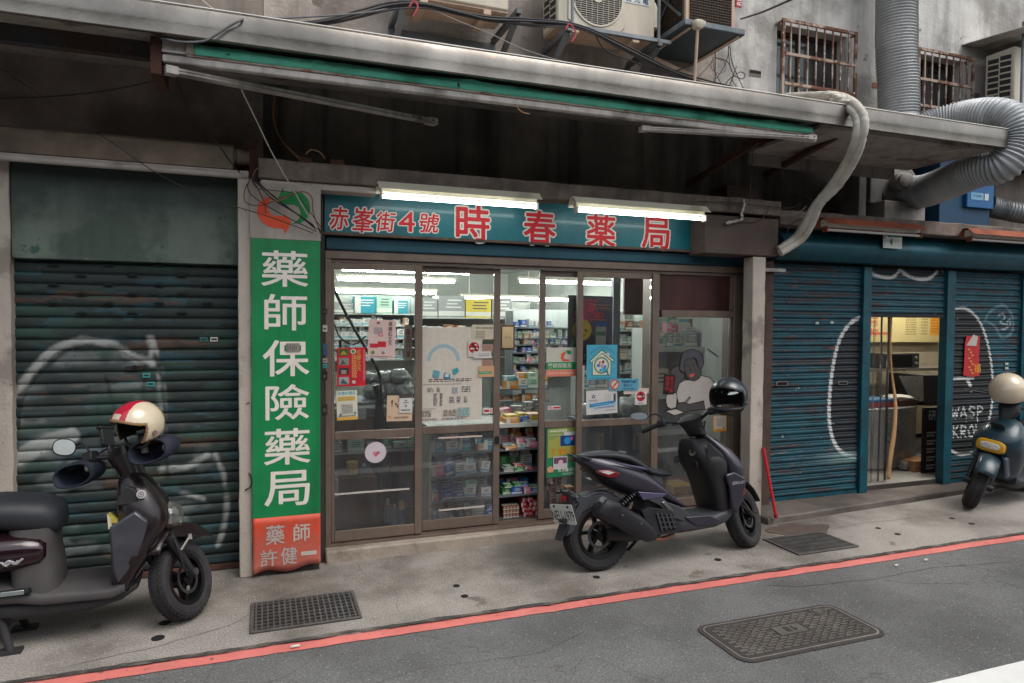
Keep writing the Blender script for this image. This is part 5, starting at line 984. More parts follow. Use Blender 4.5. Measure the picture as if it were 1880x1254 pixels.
def row(x0, x1, y, z, hs, ws, cols, where, group, depth=.1, tilt=.0, stack=.0, gap=.25, name="medicine_box", cat="medicine box"):
    x = x0
    while x < x1 - ws[0] * .6:
        w = rb.uniform(*ws); h = rb.uniform(*hs); c_ = rb.choice(cols)
        if x + w > x1: break
        put_box(c_, x + w / 2, y + rb.uniform(-.02, .02), z, w * .96, depth * rb.uniform(.8, 1.1), h, nth(c_, cat, where), group, rz=rb.uniform(-.12, .12) if tilt else rb.uniform(-.03, .03), ry=rb.choice((0, 0, rb.uniform(-.35, .35))) if tilt else 0, name=name, cat=cat)
        if rb.random() < stack: c2 = rb.choice(cols); put_box(c2, x + w / 2 + rb.uniform(-.01, .01), y, z + h + .001, w * rb.uniform(.7, 1), depth * .8, h * rb.uniform(.4, .8), nth(c2, cat, where, "top "), group, rz=rb.uniform(-.3, .3), name=name, cat=cat)
        x += w + (rb.uniform(.0, .05) if rb.random() < gap else .002)
shelfm = mat("white_shelf_board", S('b9bdb8'), .5, var=.08, scale=4); shelfd = mat("grey_shelf_steel", S('70757a'), .5, .3, var=.1)
def shelving(name, label, x0, x1, y0, y1, zs, mt, th=.014, back=None, post=True, z0=.088):
    t = thing(name, label, "shelf", ((x0 + x1) / 2, (y0 + y1) / 2, z0))
    for z in zs: mb = MB(); mb.box(x0 + .013, x1 - .013, y0, y1, z - th, z - .001, mt); part(mb, "shelf_board", t)
    if post:
        for a_ in (x0, x1 - .012): mb = MB(); mb.box(a_, a_ + .012, y0, y1, z0, max(zs) + .18, mt); part(mb, "side_panel", t)
    if back: mb = MB(); mb.box(x0, x1, y1 + .001, y1 + .012, z0, max(zs) + .2, back); part(mb, "back_panel", t)
    return t
Yw = 2.4; zz = [P(650, v, Yw).z for v in (575, 597, 621, 638, 660)]; xa_, xb_ = P(605, 600, Yw).x, P(765, 600, Yw).x
shelving("wall_shelf", "shelf unit of small white medicine boxes behind the leftmost glass door", xa_, xb_, Yw, Yw + .25, zz, shelfm, back=wl)
for i, z in enumerate(zz[1:]):
    row(xa_ + .02, xb_ - .02, Yw + .08, z, (.05, .10), (.05, .10), ['white'] * 6 + ['cream', 'grey'], f"on shelf board {('one', 'two', 'three', 'four')[i]} behind the leftmost door", "boxes behind the leftmost door", stack=.55 if i else .2)
row(xa_ + .02, xb_ - .02, Yw + .1, zz[0], (.10, .22), (.12, .24), ['white', 'grey', 'pale green', 'cream', 'teal'], "on the top board behind the leftmost door", "cartons on the high shelf", depth=.2, name="carton", cat="carton")
Yw = 2.6; xa_, xb_ = P(766, 570, Yw).x, P(925, 570, Yw).x; z = P(850, 583, Yw).z
shelving("wall_shelf", "high shelf of big cartons behind the second glass door", xa_, xb_ + .5, Yw, Yw + .4, [z, z - .22, z - .45], shelfm, back=wl)
row(xa_, xb_ + .4, Yw + .2, z, (.16, .27), (.2, .34), ['grey', 'white', 'cream', 'grey', 'yellow'], "on the high shelf behind the second glass door", "cartons on the high shelf", depth=.3, name="carton", cat="carton")
row(xa_, xb_, Yw + .1, z - .22, (.10, .16), (.1, .2), ['cream', 'white', 'brown'], "on the middle shelf behind the second glass door", "boxes on the shelves behind the second door", depth=.2)
Yw = 2.1; xa_, xb_ = P(940, 640, Yw).x, P(1002, 640, Yw).x; zz = [P(965, v, Yw).z for v in (601, 620, 632, 647, 666, 690)]
shelving("wall_shelf", "shelf unit of little white boxes seen through the gap between the doors", xa_, xb_ + .6, Yw, Yw + .22, zz, shelfd, back=shelfm)
for iz, z in enumerate(zz[1:]): row(xa_ + .02, xb_ + .3, Yw + .06, z, (.035, .07), (.035, .08), ['white'] * 4 + ['cream', 'pink', 'lilac', 'pale green', 'blue'], f"on wall-shelf board {('two', 'three', 'four', 'five', 'six')[iz]} behind the door gap", "boxes behind the door gap", stack=.6, tilt=1)
row(xa_ + .02, xb_ + .2, Yw + .06, zz[0], (.05, .10), (.04, .07), ['blue', 'white'], "on the shelf seen through the gap between the doors", "boxes behind the door gap", gap=1)
a, b, c, d = rect(919, 597, 945, 642, .9); mb = MB(); mb.box(a, b, .9, .93, c, d, flat('4a332a')); mb.box(a + .015, b - .015, .896, .9, c + .015, d - .015, mat("tan_board", S('b59a78'), .6, var=.06)); text(mb, "藥 品", (a + b) / 2, (c + d) / 2, .018, .8955, flat('6a5646'), 0); solo(mb, "framed_board", "tan framed board hanging at the left edge of the gap between the doors", "board")
# diagonal black rod, hanging cable, counter and plastic-wrapped bundles
blk = mat("black_plastic", S('17181a'), .45, var=.15, scale=10)
mb = MB(); mb.tube(spline([P(610, 525, .25), P(640, 585, .3), P(680, 655, .35), P(697, 690, .4), P(700, 740, .4)], 6), .011, blk, 8); solo(mb, "black_rod", "black bent rod slanting down behind the leftmost glass door", "rod")
mb = MB(); mb.tube(spline([P(612, 590, .3), P(625, 620, .3), P(650, 632, .3), P(672, 617, .3)], 6), .006, blk, 6); solo(mb, "black_cable", "thin black cable looping behind the red poster", "cable")
zcn = P(690, 737, .75).z
ct = thing("shop_counter", "dark shop counter with a grey glass top behind the leftmost glass door", "counter", (.9, .95, .088))
brown = mat("brown_counter_wood", S('6a5348'), .5, var=.2, scale=4, streak='45342c', sk=.5)
mb = MB(); mb.box(.44, 1.36, .72, 1.2, .088, zcn - .12, brown); part(mb, "cabinet", ct, bevel=.005)
mb = MB(); mb.box(.42, 1.38, .70, 1.22, zcn - .02, zcn, shelfd); mb.box(.42, 1.38, .70, 1.22, zcn - .118, zcn - .105, shelfd); part(mb, "top", ct)
mb = MB(); mb.box(.44, 1.36, .705, .71, zcn - .104, zcn - .021, g_mid); part(mb, "glass_front", ct)
plast = mat("wrapped_plastic", S('a9aeac'), .22, var=.3, scale=9, col2='565c5c', thr=.5, soft=.15, bump=.9, bscale=18, spec=.8)
def lump(cx, cy, cz, rx, ry, rz_, mt, name, label, cat, group=None, seed=0, n=18):
    mb = MB(); v = []; 
    for i in range(n + 1):
        th = math.pi * i / n
        for j in range(n):
            ph = 2 * math.pi * j / n; d = Vector((math.sin(th) * math.cos(ph), math.sin(th) * math.sin(ph), math.cos(th))); q = 1 + .28 * mnoise.noise(d * 1.6 + Vector((seed, 0, 0))) + .12 * mnoise.noise(d * 4 + Vector((0, seed, 0)))
            zf = d.z * q; zf = max(zf, -.75)
            v.append((cx + d.x * q * rx, cy + d.y * q * ry, cz + (zf + .75) * rz_))
    mb.add(v, [(i * n + j, i * n + (j + 1) % n, (i + 1) * n + (j + 1) % n, (i + 1) * n + j) for i in range(n) for j in range(n)], mt); return solo(mb, name, label, cat, group, ang=80)
for k, (u, v, s_) in enumerate(((690, 722, .10), (718, 730, .11), (742, 722, .10), (708, 700, .09), (735, 696, .09), (680, 700, .08))):
    p = P(u, v, .95); lump(p.x, .95 + .05 * (k % 2), max(zcn + .001, p.z - .03) if k > 2 else zcn + .001, s_, s_ * .8, s_ * .75, plast, "plastic_bundle", "shiny plastic-wrapped bundle on the counter behind the leftmost glass door", "bundle", "wrapped bundles on the counter", k * 3.1)
mb = MB(); c = P(697, 745, .55); mb.tube([(c.x, .62, .088), (c.x + .01, .62, 1.0), (c.x - .02, .62, 1.12)], [.05, .035, .03], blk, 10); mb.tube(spline([(c.x + .08, .6, .3), (c.x + .1, .6, .6), (c.x + .02, .6, .95)], 5), .012, blk, 6); solo(mb, "black_stand", "black stand with a cable behind the leftmost glass door", "stand")
# low things on the floor behind the leftmost door
mb = MB(); a, b = P(608, 872, .32).x, P(690, 872, .32).x; zt2 = P(648, 873, .32).z; mb.box(a, b, .25, .62, .088, zt2, brown); mb.box(a, b, .24, .63, zt2 - .02, zt2 + .001, mat("brown_counter_wood", S('4d3a32'))); solo(mb, "low_bench", "low brown bench carrying the yellow tin behind the leftmost glass door", "bench", bevel=.004)
def can(u, v0, v1, Y, r, prof, mats, name, label, cat, group=None):
    z1, z0 = P(u, v0, Y).z, P(u, v1, Y).z; x = P(u, v1, Y).x; h = z1 - z0; mb = MB()
    mb.lathe([(r * a, h * b) for a, b in prof], (x, Y, z0), (0, 0, 1), mats[0], 20, matf=lambda i: mats[min(i, len(mats) - 1)]); return solo(mb, name, label, cat, group)
ylw, blu, wht, orn = flat('b59a45'), flat('2a5a8f', .35), flat('c4c4be'), flat('c98a2a', .4)
can(646, 847, 872, .34, .042, [(.95, 0), (1, .03), (1, .86), (1.05, .87), (1.05, 1.0)], [ylw, ylw, flat('a88f3c'), flat('c9ad50')], "yellow_tin", "yellow lidded tin on the low bench behind the leftmost glass door", "tin")
can(668, 850, 868, .36, .022, [(1, 0), (1, .7), (.5, .8), (.5, 1)], [blu, flat('7f9fb0'), wht], "blue_bottle", "small blue bottle right of the yellow tin", "bottle")
can(737, 918, 966, .12, .028, [(1, 0), (1, .66), (.9, .68), (.9, .9), (.6, 1)], [blu, blu, orn, orn], "spray_can", "blue spray can with an orange cap on the floor behind the leftmost glass door", "spray can")
for u, v0, v1, lb in ((724, 925, 964, "between the spray can and its left neighbour"), (712, 915, 958, "left end of the row by the spray can")): can(u, v0, v1, .18, .026, [(1, 0), (1, .75), (.45, .82), (.45, 1)], [flat('7c8590'), flat('7c8590'), wht], "grey_bottle", "grey plastic bottle on the pharmacy floor, " + lb, "bottle", "grey bottles by the spray can")
for u, v0, v1, lb in ((615, 868, 912, "higher of the two in"), (613, 968, 1000, "lower of the two in")): can(u, v0, v1, .02, .022, [(1, 0), (1, .72), (.5, .8), (.5, 1)], [wht, wht, flat('a8a8a2')], "white_bottle", f"white plastic bottle, {lb} the leftmost door's bottom left corner", "bottle", "white bottles in the corner")
# glass-fronted display case behind the second door and the gap
Yc = .10; xk0, xk1 = P(787, 880, Yc).x, P(1003, 880, Yc).x; zs = [P(955, v, Yc).z for v in (950, 908, 865, 824)]; ztop = P(955, 776, Yc).z
dc = thing("display_case", "white-topped display case packed with medicine boxes behind the second glass door", "display case", ((xk0 + xk1) / 2, .3, .088))
whtm = mat("white_enamel_frame", S('bcbcb6'), .45, var=.06)
mb = MB(); mb.box(xk0, xk1, Yc - .01, .56, ztop - .035, ztop, whtm); part(mb, "top", dc, bevel=.003)
mb = MB(); mb.box(xk0, xk0 + .018, Yc - .01, .56, .09, ztop - .036, whtm); part(mb, "side_panel", dc); mb = MB(); mb.box(xk1 - .018, xk1, Yc - .01, .56, .09, ztop - .036, shelfd); part(mb, "side_panel", dc)
for z in zs: mb = MB(); mb.box(xk0 + .019, xk1 - .019, Yc, .54, z - .012, z, shelfd); part(mb, "shelf_board", dc)
mb = MB(); mb.box(xk0, xk1, .541, .56, .09, ztop - .036, flat('3a3836')); part(mb, "back_panel", dc); mb = MB(); mb.box(xk0 + .019, xk1 - .019, Yc, Yc + .02, .09, zs[0] - .013, shelfd); part(mb, "plinth", dc)
xg = P(922, 880, Yc).x; g1, g2 = "boxes in the display case behind the second door", "boxes in the display case, seen through the gap"
for i, z in enumerate(zs):
    cols = [['white', 'pale green', 'white', 'blue', 'brown', 'grey'], ['white', 'pink', 'red', 'blue', 'white', 'pale green'], ['white', 'white', 'pink', 'teal', 'blue', 'white'], ['white', 'teal', 'teal', 'white', 'cream']][i]
    nm = ("lowest", "third", "second", "top")[i]
    row(xk0 + .03, xg - .02, Yc + .09, z, (.05, .10), (.05, .12), cols, f"on the case's {nm} shelf, second door", g1, tilt=1, stack=.5)
    row(xk0 + .03, xg - .02, Yc + .24, z, (.08, .13), (.07, .14), cols, f"in the back row of the case's {nm} shelf", g1, stack=.3)
    cols = [['brown', 'brown', 'red', 'red'], ['blue', 'green', 'blue', 'pink', 'dark'], ['grey', 'white', 'red', 'pale green', 'green'], ['white', 'pink', 'white', 'orange', 'lilac']][i]
    if i == 0:
        for r_ in range(3):
            for q in range(5): put_box('brown', xg + .03 + q * .027, Yc + .07, z + r_ * .032, .024, .10, .030, f"small brown box on the case's lowest shelf, row {('one', 'two', 'three')[r_]} up, column {('one', 'two', 'three', 'four', 'five')[q]}", "brown boxes in the gap")
        for r_ in range(4):
            for q in range(3 if r_ < 3 else 2): put_box('red', xg + .205 + q * .050, Yc + .07 + .01 * r_, z + r_ * .036, .046, .12, .034, f"red box on the case's lowest shelf, layer {('one', 'two', 'three', 'four')[r_]} up, column {('one', 'two', 'three')[q]}", "red boxes in the gap", rz=rb.uniform(-.25, .25))
    else:
        row(xg + .015, xk1 - .03, Yc + .07, z, (.025, .06), (.05, .11), cols, f"on the case's {nm} shelf in the door gap", g2, tilt=1, stack=.8, depth=.12)
        row(xg + .015, xk1 - .03, Yc + .2, z, (.07, .11), (.06, .11), cols, f"in the {nm} shelf's back row, door gap", g2, stack=.5)
for k in range(7):
    p = P(806 + (k % 4) * 9, 962 - (k // 4) * 9, Yc + .04); can(806 + (k % 4) * 9, 950 - (k // 4) * 9, 961 - (k // 4) * 9, Yc + .05, .019, [(.85, 0), (1, .15), (1, .85), (.8, 1)], [flat('b9bab2')], "pill_jar", "small round white jar in the pile on the lowest shelf, second door", "jar", "white jars on the lowest shelf")
# clutter on top of the case and behind it, seen through the gap
row(P(922, 770, .2).x, P(990, 770, .2).x, .2, ztop + .001, (.03, .05), (.07, .12), ['yellow', 'blue', 'orange', 'cream', 'dark', 'white'], "lying on the display case top, door gap", "boxes on top of the display case", tilt=1, stack=1, depth=.16)
row(P(920, 770, .4).x, P(996, 770, .4).x, .42, ztop + .001, (.06, .11), (.06, .10), ['white', 'pink', 'cream', 'grey', 'grey'], "at the back of the display case top", "boxes on top of the display case", tilt=1, stack=.6)
mid = thing("side_rack", "grey steel rack of coloured boxes behind the display case", "rack", (P(960, 700, .9).x, .95, .088)); zq = [P(960, 712, .9).z, P(960, 735, .9).z]
xq0, xq1 = P(915, 700, .9).x, P(1005, 700, .9).x
for z in zq: mb = MB(); mb.box(xq0, xq1, .85, 1.1, z - .014, z - .001, shelfd); part(mb, "shelf_board", mid)
mb = MB(); mb.box(xq0 + .3, xq0 + .315, 1.05, 1.1, .088, zq[0] + .1, shelfd); mb.box(xq1 - .015, xq1, 1.05, 1.1, .088, zq[0] + .1, shelfd); mb.box(xq0 - .015, xq0, 1.05, 1.1, .088, zq[0] + .1, shelfd); part(mb, "post", mid)
row(xq0 + .06, xq1, .92, zq[0], (.05, .09), (.08, .14), ['teal', 'pale green', 'orange', 'pale green', 'white', 'teal'], "on the rack behind the display case", "boxes on the side rack", stack=.9, depth=.12)
row(xq0, xq1, .92, zq[1], (.04, .06), (.08, .14), ['orange', 'brown', 'grey', 'cream', 'dark'], "on the lower board of the steel rack", "boxes on the side rack", stack=.4, depth=.12)
# behind the fourth door and the side window
Yp = .7; xa_, xb_ = P(1070, 700, Yp).x, P(1350, 700, Yp).x
mb = MB(); a, b, c, d = rect(1146, 498, 1192, 578, .35); mb.box(a, b, .35, .37, c, d, redwood); solo(mb, "hanging_board", "dark red board hanging behind the fourth glass door", "board")
mb = MB(); a, b, c, d = rect(1126, 470, 1139, 640, .3); mb.box(a, b, .3, .34, .09, 2.4, shelfd); solo(mb, "steel_post", "grey steel post behind the fourth glass door", "post")
zk = P(1275, 637, Yp).z
shelving("wall_shelf", "white shelf of boxes behind the side window", P(1195, 640, Yp).x, P(1352, 640, Yp).x, Yp, Yp + .35, [zk, zk - .45, zk - .8], shelfm, th=.045, back=mat("grey_back_panel", S('6f6e6a'), .7, var=.2, scale=3))
for k in range(2): row(P(1205, 630, Yp).x, P(1345, 630, Yp).x, Yp + .12 + k * .14, zk + (.0 if k == 0 else .0), (.09, .14) if k == 0 else (.2, .32), (.07, .15), ['white', 'pink', 'white', 'brown', 'lilac', 'white', 'pale green', 'grey'], f"on the side window's white shelf, {('front', 'back')[k]} row", "boxes behind the side window", depth=.12, stack=.7)
row(P(1205, 700, Yp).x, P(1345, 700, Yp).x, Yp + .15, zk - .45, (.1, .25), (.12, .25), ['grey', 'cream', 'dark', 'grey', 'yellow'], "on the middle shelf behind the side window", "cartons behind the side window", depth=.22, name="carton", cat="carton")
mb = MB(); mb.beam(P(1298, 640, .5), P(1330, 664, .5), .02, .012, whtm); solo(mb, "white_bar", "short white bar slanting behind the drawn woman's head", "bar")
Yw = 1.5; xa_, xb_ = P(1072, 650, Yw).x, min(P(1200, 650, Yw).x, 3.9); zz = [P(1130, v, Yw).z for v in (606, 632, 658, 684, 712)]
shelving("wall_shelf", "shelf unit of mixed boxes behind the fourth glass door", xa_, xb_, Yw, Yw + .3, zz, shelfm, back=wl)
for iz, z in enumerate(zz): row(xa_ + .02, xb_ - .02, Yw + .1, z, (.06, .13), (.06, .13), ['white', 'white', 'cream', 'pink', 'pale green', 'teal', 'grey', 'lilac', 'brown'], f"on board {('one', 'two', 'three', 'four', 'five')[iz]} behind the fourth door", "boxes behind the fourth door", stack=.4, depth=.14)
zb9 = P(690, 822, .68).z; lb_ = MB(); lb_.box(.47, 1.33, .55, .70, zb9 - .016, zb9 - .001, shelfm); lb_.box(.47, .49, .55, .70, .088, zb9 - .017, shelfm); lb_.box(1.31, 1.33, .55, .70, .088, zb9 - .017, shelfm); solo(lb_, "low_shelf", "low white shelf board of green and white boxes behind the leftmost door", "shelf")
row(.50, 1.31, .62, zb9, (.05, .11), (.07, .14), ['pale green', 'white', 'green', 'white', 'grey', 'cream'], "on the low shelf behind the leftmost door", "boxes on the low shelf", depth=.1, stack=.3)
ycar = mat("yellow_carton", S('b98a2e'), .6, var=.08); mb = MB(); a, b, c, d = rect(1238, 893, 1276, 925, .25); mb.box(a, b, .25, .5, .088, d, ycar); text(mb, "參一號", (a + b) / 2, (c + d) / 2, .045, .249, flat('8a4a2a'), 0); solo(mb, "yellow_carton", "yellow carton with brown characters low behind the side window", "carton")
row(P(1075, 930, .35).x, P(1200, 930, .35).x, .35, .0885, (.2, .5), (.12, .22), ['grey', 'dark', 'dark', 'grey'], "on the floor behind the fourth glass door", "cartons on the floor", depth=.2, name="carton", cat="carton")
row(P(1005, 945, .2).x, P(1055, 945, .2).x, .2, .16, (.1, .16), (.05, .08), ['red', 'orange', 'red'], "low behind the narrow middle glass door", "boxes low behind the middle door", stack=.5)
mb = MB(); a, b = P(1005, 945, .2).x, P(1055, 945, .2).x; mb.box(a, b, .1, .32, .088, .1595, shelfd); solo(mb, "low_shelf", "low grey shelf behind the narrow middle glass door", "shelf")
mb = MB(); a, b, c, d = rect(1072, 705, 1196, 770, .5); mb.box(a, b, .45, .85, .088, c, mat("grey_cabinet", S('5f6468'), .5, .2, var=.1)); solo(mb, "steel_cabinet", "grey steel cabinet behind the fourth glass door", "cabinet", bevel=.005)
cz = c
for k, (u, s_) in enumerate(((1085, .09), (1110, .10), (1150, .12), (1180, .09))): p = P(u, 700, .65); lump(p.x, .65, cz + .001, s_, s_ * .8, s_ * .9, plast, "plastic_bundle", "shiny plastic-wrapped bundle on the cabinet behind the fourth glass door", "bundle", "wrapped bundles on the cabinet", 20 + k * 2.3)
for u, v, lb in ((895, 480, ""),):
    pass
for u, lb in ((1103, "left"), (1170, "right")):
    mb = MB(); a, b, c, d = rect(u - 6, 795, u + 6, 825, .02); mb.box(a, b, .02, .024, c, d, flat('a08a70')); solo(mb, "paper_tag", f"tan paper tag behind the fourth door's lower pane, {lb} of two", "tag", "paper tags behind the fourth door")

# ---------------------------------------------------------------- kitchen behind the right-hand shutter
kr = thing("kitchen_room", "small kitchen with yellow menu boards behind the half-open blue shutter", "room", (6, 1.2, .056))
kw = mat("kitchen_wall_tile", S('b9ae98'), .5, var=.1, scale=4, spot='8a7c68', spthr=.68, spscale=9); kf = mat("terrazzo_floor", S('8f8b84'), .5, var=.1, scale=6, spot='3a3836', spthr=.60, spscale=60)
KX0, KX1, KY = 4.3, 10.4, 2.3
mb = MB(); mb.box(KX0 - .04, KX0, .05, KY, .056, 2.44, kw); mb.box(KX1, KX1 + .04, .05, KY, .056, 2.44, kw); mb.box(KX0, KX1, KY, KY + .05, .056, 2.44, kw); mb.box(xa - .1, xf + .3, .06, .08, zo + .3, 2.44, soot); part(mb, "wall", kr)
mb = MB(); mb.box(KX0, KX1, .04, KY, 2.40, 2.44, kw); part(mb, "ceiling", kr)
mb = MB(); mb.box(xb - .3, xe_ + .3, -.005, KY, .0565, .10, kf); mb.box(xb + .005, xe_, -.012, -.006, .0565, .098, mat("dark_step_edge", S('3c3733'), .8, var=.2, scale=8)); part(mb, "floor", kr)
lt = thing("tube_light", "lit tube on the kitchen ceiling behind the blue shutter", "light", (6.7, .6, 2.33)); mb = MB(); mb.tube([(6.1, .6, 2.33), (7.3, .6, 2.33)], .016, lamp_mat("kitchen_tube", (1, .95, .84), 105.0), 10); part(mb, "tube", lt); mb = MB(); mb.box(6.08, 7.32, .57, .63, 2.35, 2.4, enam); part(mb, "batten", lt)
lt = thing('tube_light', 'added second tube on the kitchen ceiling, out of sight, brightening the menu boards', 'light', (8.2, 1.5, 2.33)); mb = MB(); mb.tube([(7.6, 1.5, 2.33), (8.8, 1.5, 2.33)], .016, _mats['kitchen_tube'], 10); part(mb, 'tube', lt); mb = MB(); mb.box(7.58, 8.82, 1.47, 1.53, 2.35, 2.4, enam); part(mb, 'batten', lt)  # extra unseen tube, added to brighten the dim kitchen
for u0, u1, items in ((1588, 1640, [('col', "台式炸物", .36, .15, .3, .18, 'b8402c'), ('rect', .2, .78, 1, .84, 'c8604a'), ('rect', .55, 0, 1, .05, '2f8fb0')]), (1641, 1690, [('rect', .0, 0, .5, .06, '2f8fb0'), ('rows', .5, .12, .9, .85, 14, '8a7c4c')]), (1691, 1730, [('rows', .1, .08, .4, .85, 12, '9a8a50'), ('rect', .5, .02, .95, .85, 'd89a3a'), ('rows', .55, .05, .9, .8, 12, 'b87828')])):
    poster("yellow menu board on the kitchen wall, " + {1588: "left one with red characters", 1641: "middle one", 1691: "right one with an orange block"}[u0], u0 - 4, 545, u1 - 3, 628, 2.2, 'cbbd88', items, name="menu_board", cat="menu board", group="menu boards in the kitchen", th=.006)
sst = mat("stainless_steel", S('b0aeab'), .3, .7, var=.15, scale=3, col2='84817e', thr=.5, soft=.2, rvar=.12, bump=.15, bscale=7)
pk = lambda u, v, Y: P(u, v, Y)
# worktop unit with rounded steel front
Yk = .42; a, b = pk(1582, 800, Yk).x, pk(1697, 800, Yk).x; zt3 = pk(1640, 750, Yk).z; zb3 = pk(1640, 860, Yk).z
wu = thing("steel_worktop", "rounded stainless steel worktop unit in the kitchen doorway", "worktop", ((a + b) / 2, .7, .1))
mb = MB(); n = 20; pl = [(a, 1.1), (a, Yk + .10)] + [(a + (b - a) * t, Yk + .10 - .10 * math.sin(math.pi * t)) for t in np.linspace(.04, .96, n)] + [(b, Yk + .10), (b, 1.1)]
mb.prism(pl, zb3, zt3 - .025, sst, 'xy'); part(mb, "drum", wu); mb = MB(); mb.prism([(x + (.012 if x == b else -.012 if x == a else 0), y - .012) for x, y in pl], zt3 - .0245, zt3, sst, 'xy'); part(mb, "top", wu, bevel=.004)
mb = MB(); [mb.box(x, x + .03, y, y + .03, .1, zb3 - .001, blk) for x in (a + .03, b - .06) for y in (.6, 1.05)]; part(mb, "legs", wu)
mb = MB(); p0, p1 = rect(1587, 733, 1638, 748, .55)[:2]; z0, z1 = zt3 + .001, zt3 + .085; mb.box(p0, p1, .52, .78, z0, z1 - .03, flat('a02a34')); mb.box(p0 - .004, p1 + .004, .516, .784, z1 - .03, z1, flat('2a6aa0')); solo(mb, "red_blue_crate", "flat red box with a blue lid on the steel worktop", "box", bevel=.004)
mb = MB(); p0, p1 = pk(1640, 740, .6).x, pk(1673, 740, .6).x; mb.box(p0, p1, .52, .8, zt3 + .001, zt3 + .07, flat('5a4034')); solo(mb, "brown_tray", "brown tray under the white cloth on the steel worktop", "tray", bevel=.005)
lump((p0 + p1) / 2, .66, zt3 + .071, .16, .13, .022, flat('c6c2ba'), "white_cloth", "crumpled white cloth on the brown tray in the kitchen", "cloth", seed=5)
# shelf with microwave
zs3 = pk(1660, 676, 1.5).z; mb = MB(); mb.box(pk(1590, 680, 1.5).x, pk(1765, 680, 1.5).x, 1.45, 2.15, zs3 - .035, zs3, sst); mb.box(pk(1590, 680, 1.5).x + .9, pk(1590, 680, 1.5).x + .93, 2.1, 2.15, .1, zs3 - .036, sst); mb.box(pk(1600, 700, 1.5).x, pk(1600, 700, 1.5).x + .03, 2.1, 2.15, .1, zs3 - .036, sst); solo(mb, "steel_shelf", "stainless shelf carrying the microwave in the kitchen", "shelf")
mo = thing("microwave_oven", "dark grey microwave oven on the kitchen shelf", "microwave", (pk(1665, 660, 1.6).x, 1.7, zs3 + .001)); a, b, c, d = rect(1622, 648, 1688, 675, 1.5)
mb = MB(); mb.box(a, b, 1.5, 1.9, zs3 + .002, zs3 + .002 + (d - c), mat("dark_grey_metal", S('3a3b3d'), .4, .3, var=.1)); part(mb, "body", mo, bevel=.006); mb = MB(); mb.box(a + .02, b - .13, 1.494, 1.4995, zs3 + .02, zs3 + d - c - .02, flat('15161a', .15)); part(mb, "door", mo)
mb = MB(); [mb.disc((b - .06, 1.4995, zs3 + .06 + k * .07), (0, -1, 0), .02, flat('7a7a7a'), 14, .015) for k in range(2)]; part(mb, "knob", mo)
mb = MB(); q = [pk(1650, 690, .8), pk(1695, 690, .8), pk(1696, 745, .8), pk(1676, 743, .8)]; mb.prism([(p.x, p.z) for p in q], .8, .803, sst); q = [pk(1696, 689, .8), pk(1735, 689, .8), pk(1735, 745, .8), pk(1697, 745, .8)]; mb.prism([(p.x, p.z) for p in q], .81, 1.3, mat("black_hood_metal", S('1c1c1e'), .5, .3)); mb.box(pk(1672, 745, .8).x, pk(1735, 745, .8).x, .8, 1.3, zt3, pk(1690, 744, .8).z, _mats["black_hood_metal"]); solo(mb, "fryer_hood", "slanted grey steel splash guard of a fryer in the kitchen", "splash guard")
Yb3 = .22; a, b, c, d = rect(1695, 748, 1732, 850, Yb3); mb = MB(); mb.box(a, b, Yb3, Yb3 + .02, .101, d, mat("black_menu_board", S('17100f'), .5, var=.2)); L0 = .0006
text(mb, "研磨", (a + b) / 2 + .035, d - .085, .085, Yb3 - .0006, flat('b9b4ae'), .0); mb.box(a + .02, b, Yb3 - .0005, Yb3, c - .1, d - .16, flat('2c1214'))
for i in range(5):
    for j in range(2): mb.box(a + .05, a + .05 + .13 - .02 * j, Yb3 - .001, Yb3 - .0006, d - .27 - i * .085 - j * .03, d - .255 - i * .085 - j * .03, flat('a8a29c'))
solo(mb, "black_menu_board", "black standing menu board with white characters at the right of the kitchen doorway", "menu board")
mb = MB(); p = pk(1685, 882, .35); card = mat("cardboard", S('a8774a'), .8, var=.1, scale=6); mb.box(p.x - .13, p.x + .13, .28, .5, .101, .101 + .11, card); mb.box(p.x - .13, p.x + .13, .275, .28, .13, .15, mat("cardboard_tape", S('8a5f38'), .6)); solo(mb, "cardboard_box", "small cardboard box on the kitchen floor under the steel worktop", "box", bevel=.003)
lump(pk(1658, 885, .4).x, .4, .101, .07, .06, .06, flat('6f6a66'), "grey_rag", "grey rag on the kitchen floor left of the cardboard box", "rag", seed=9)
# plastic strip curtain
strip = glass_mat("pvc_strip", .025, tint=(.95, .95, .93), hazecol=(.55, .53, .48), rough=.12, refl=.9)
sc_ = thing("strip_curtain", "clear plastic strip curtain at the left of the kitchen doorway", "strip curtain", (pk(1610, 700, .06).x, .06, .1)); zt4 = zo + .06
for k in range(3):
    u = 1588 + k * 17; x = pk(u, 700, .05).x; v = []; n = 24
    for i in range(n + 1):
        z = zt4 - (zt4 - .11) * i / n
        for j in range(5): v.append((x + .11 * j / 4 + .012 * mnoise.noise((z * 2, k * 3, j * .3)), .05 + .012 * k % .03 + .012 * math.sin(j * 1.3 + k) + .008 * mnoise.noise((z * 1.5, k, 0)), z))
    mb = MB(); mb.add(v, [(i * 5 + j, i * 5 + j + 1, (i + 1) * 5 + j + 1, (i + 1) * 5 + j) for i in range(n) for j in range(4)], strip); part(mb, "strip", sc_, ang=80, solid=.0015).modifiers['solid'].use_rim = False
mb = MB(); mb.box(pk(1586, 580, .05).x, pk(1640, 580, .05).x, .045, .10, zt4, zt4 + .03, sst); part(mb, "rail", sc_)
v = []; tan = mat("tan_strip_edge", S('b98f62'), .55, var=.15, scale=9)
ctr = pxs([(1636, 578), (1634, 640), (1637, 690), (1643, 740), (1641, 790), (1634, 840), (1630, 880)], .03, 6); wd = np.interp(np.linspace(0, 1, len(ctr)), [0, .3, .45, .75, 1], [.012, .014, .03, .05, .04])
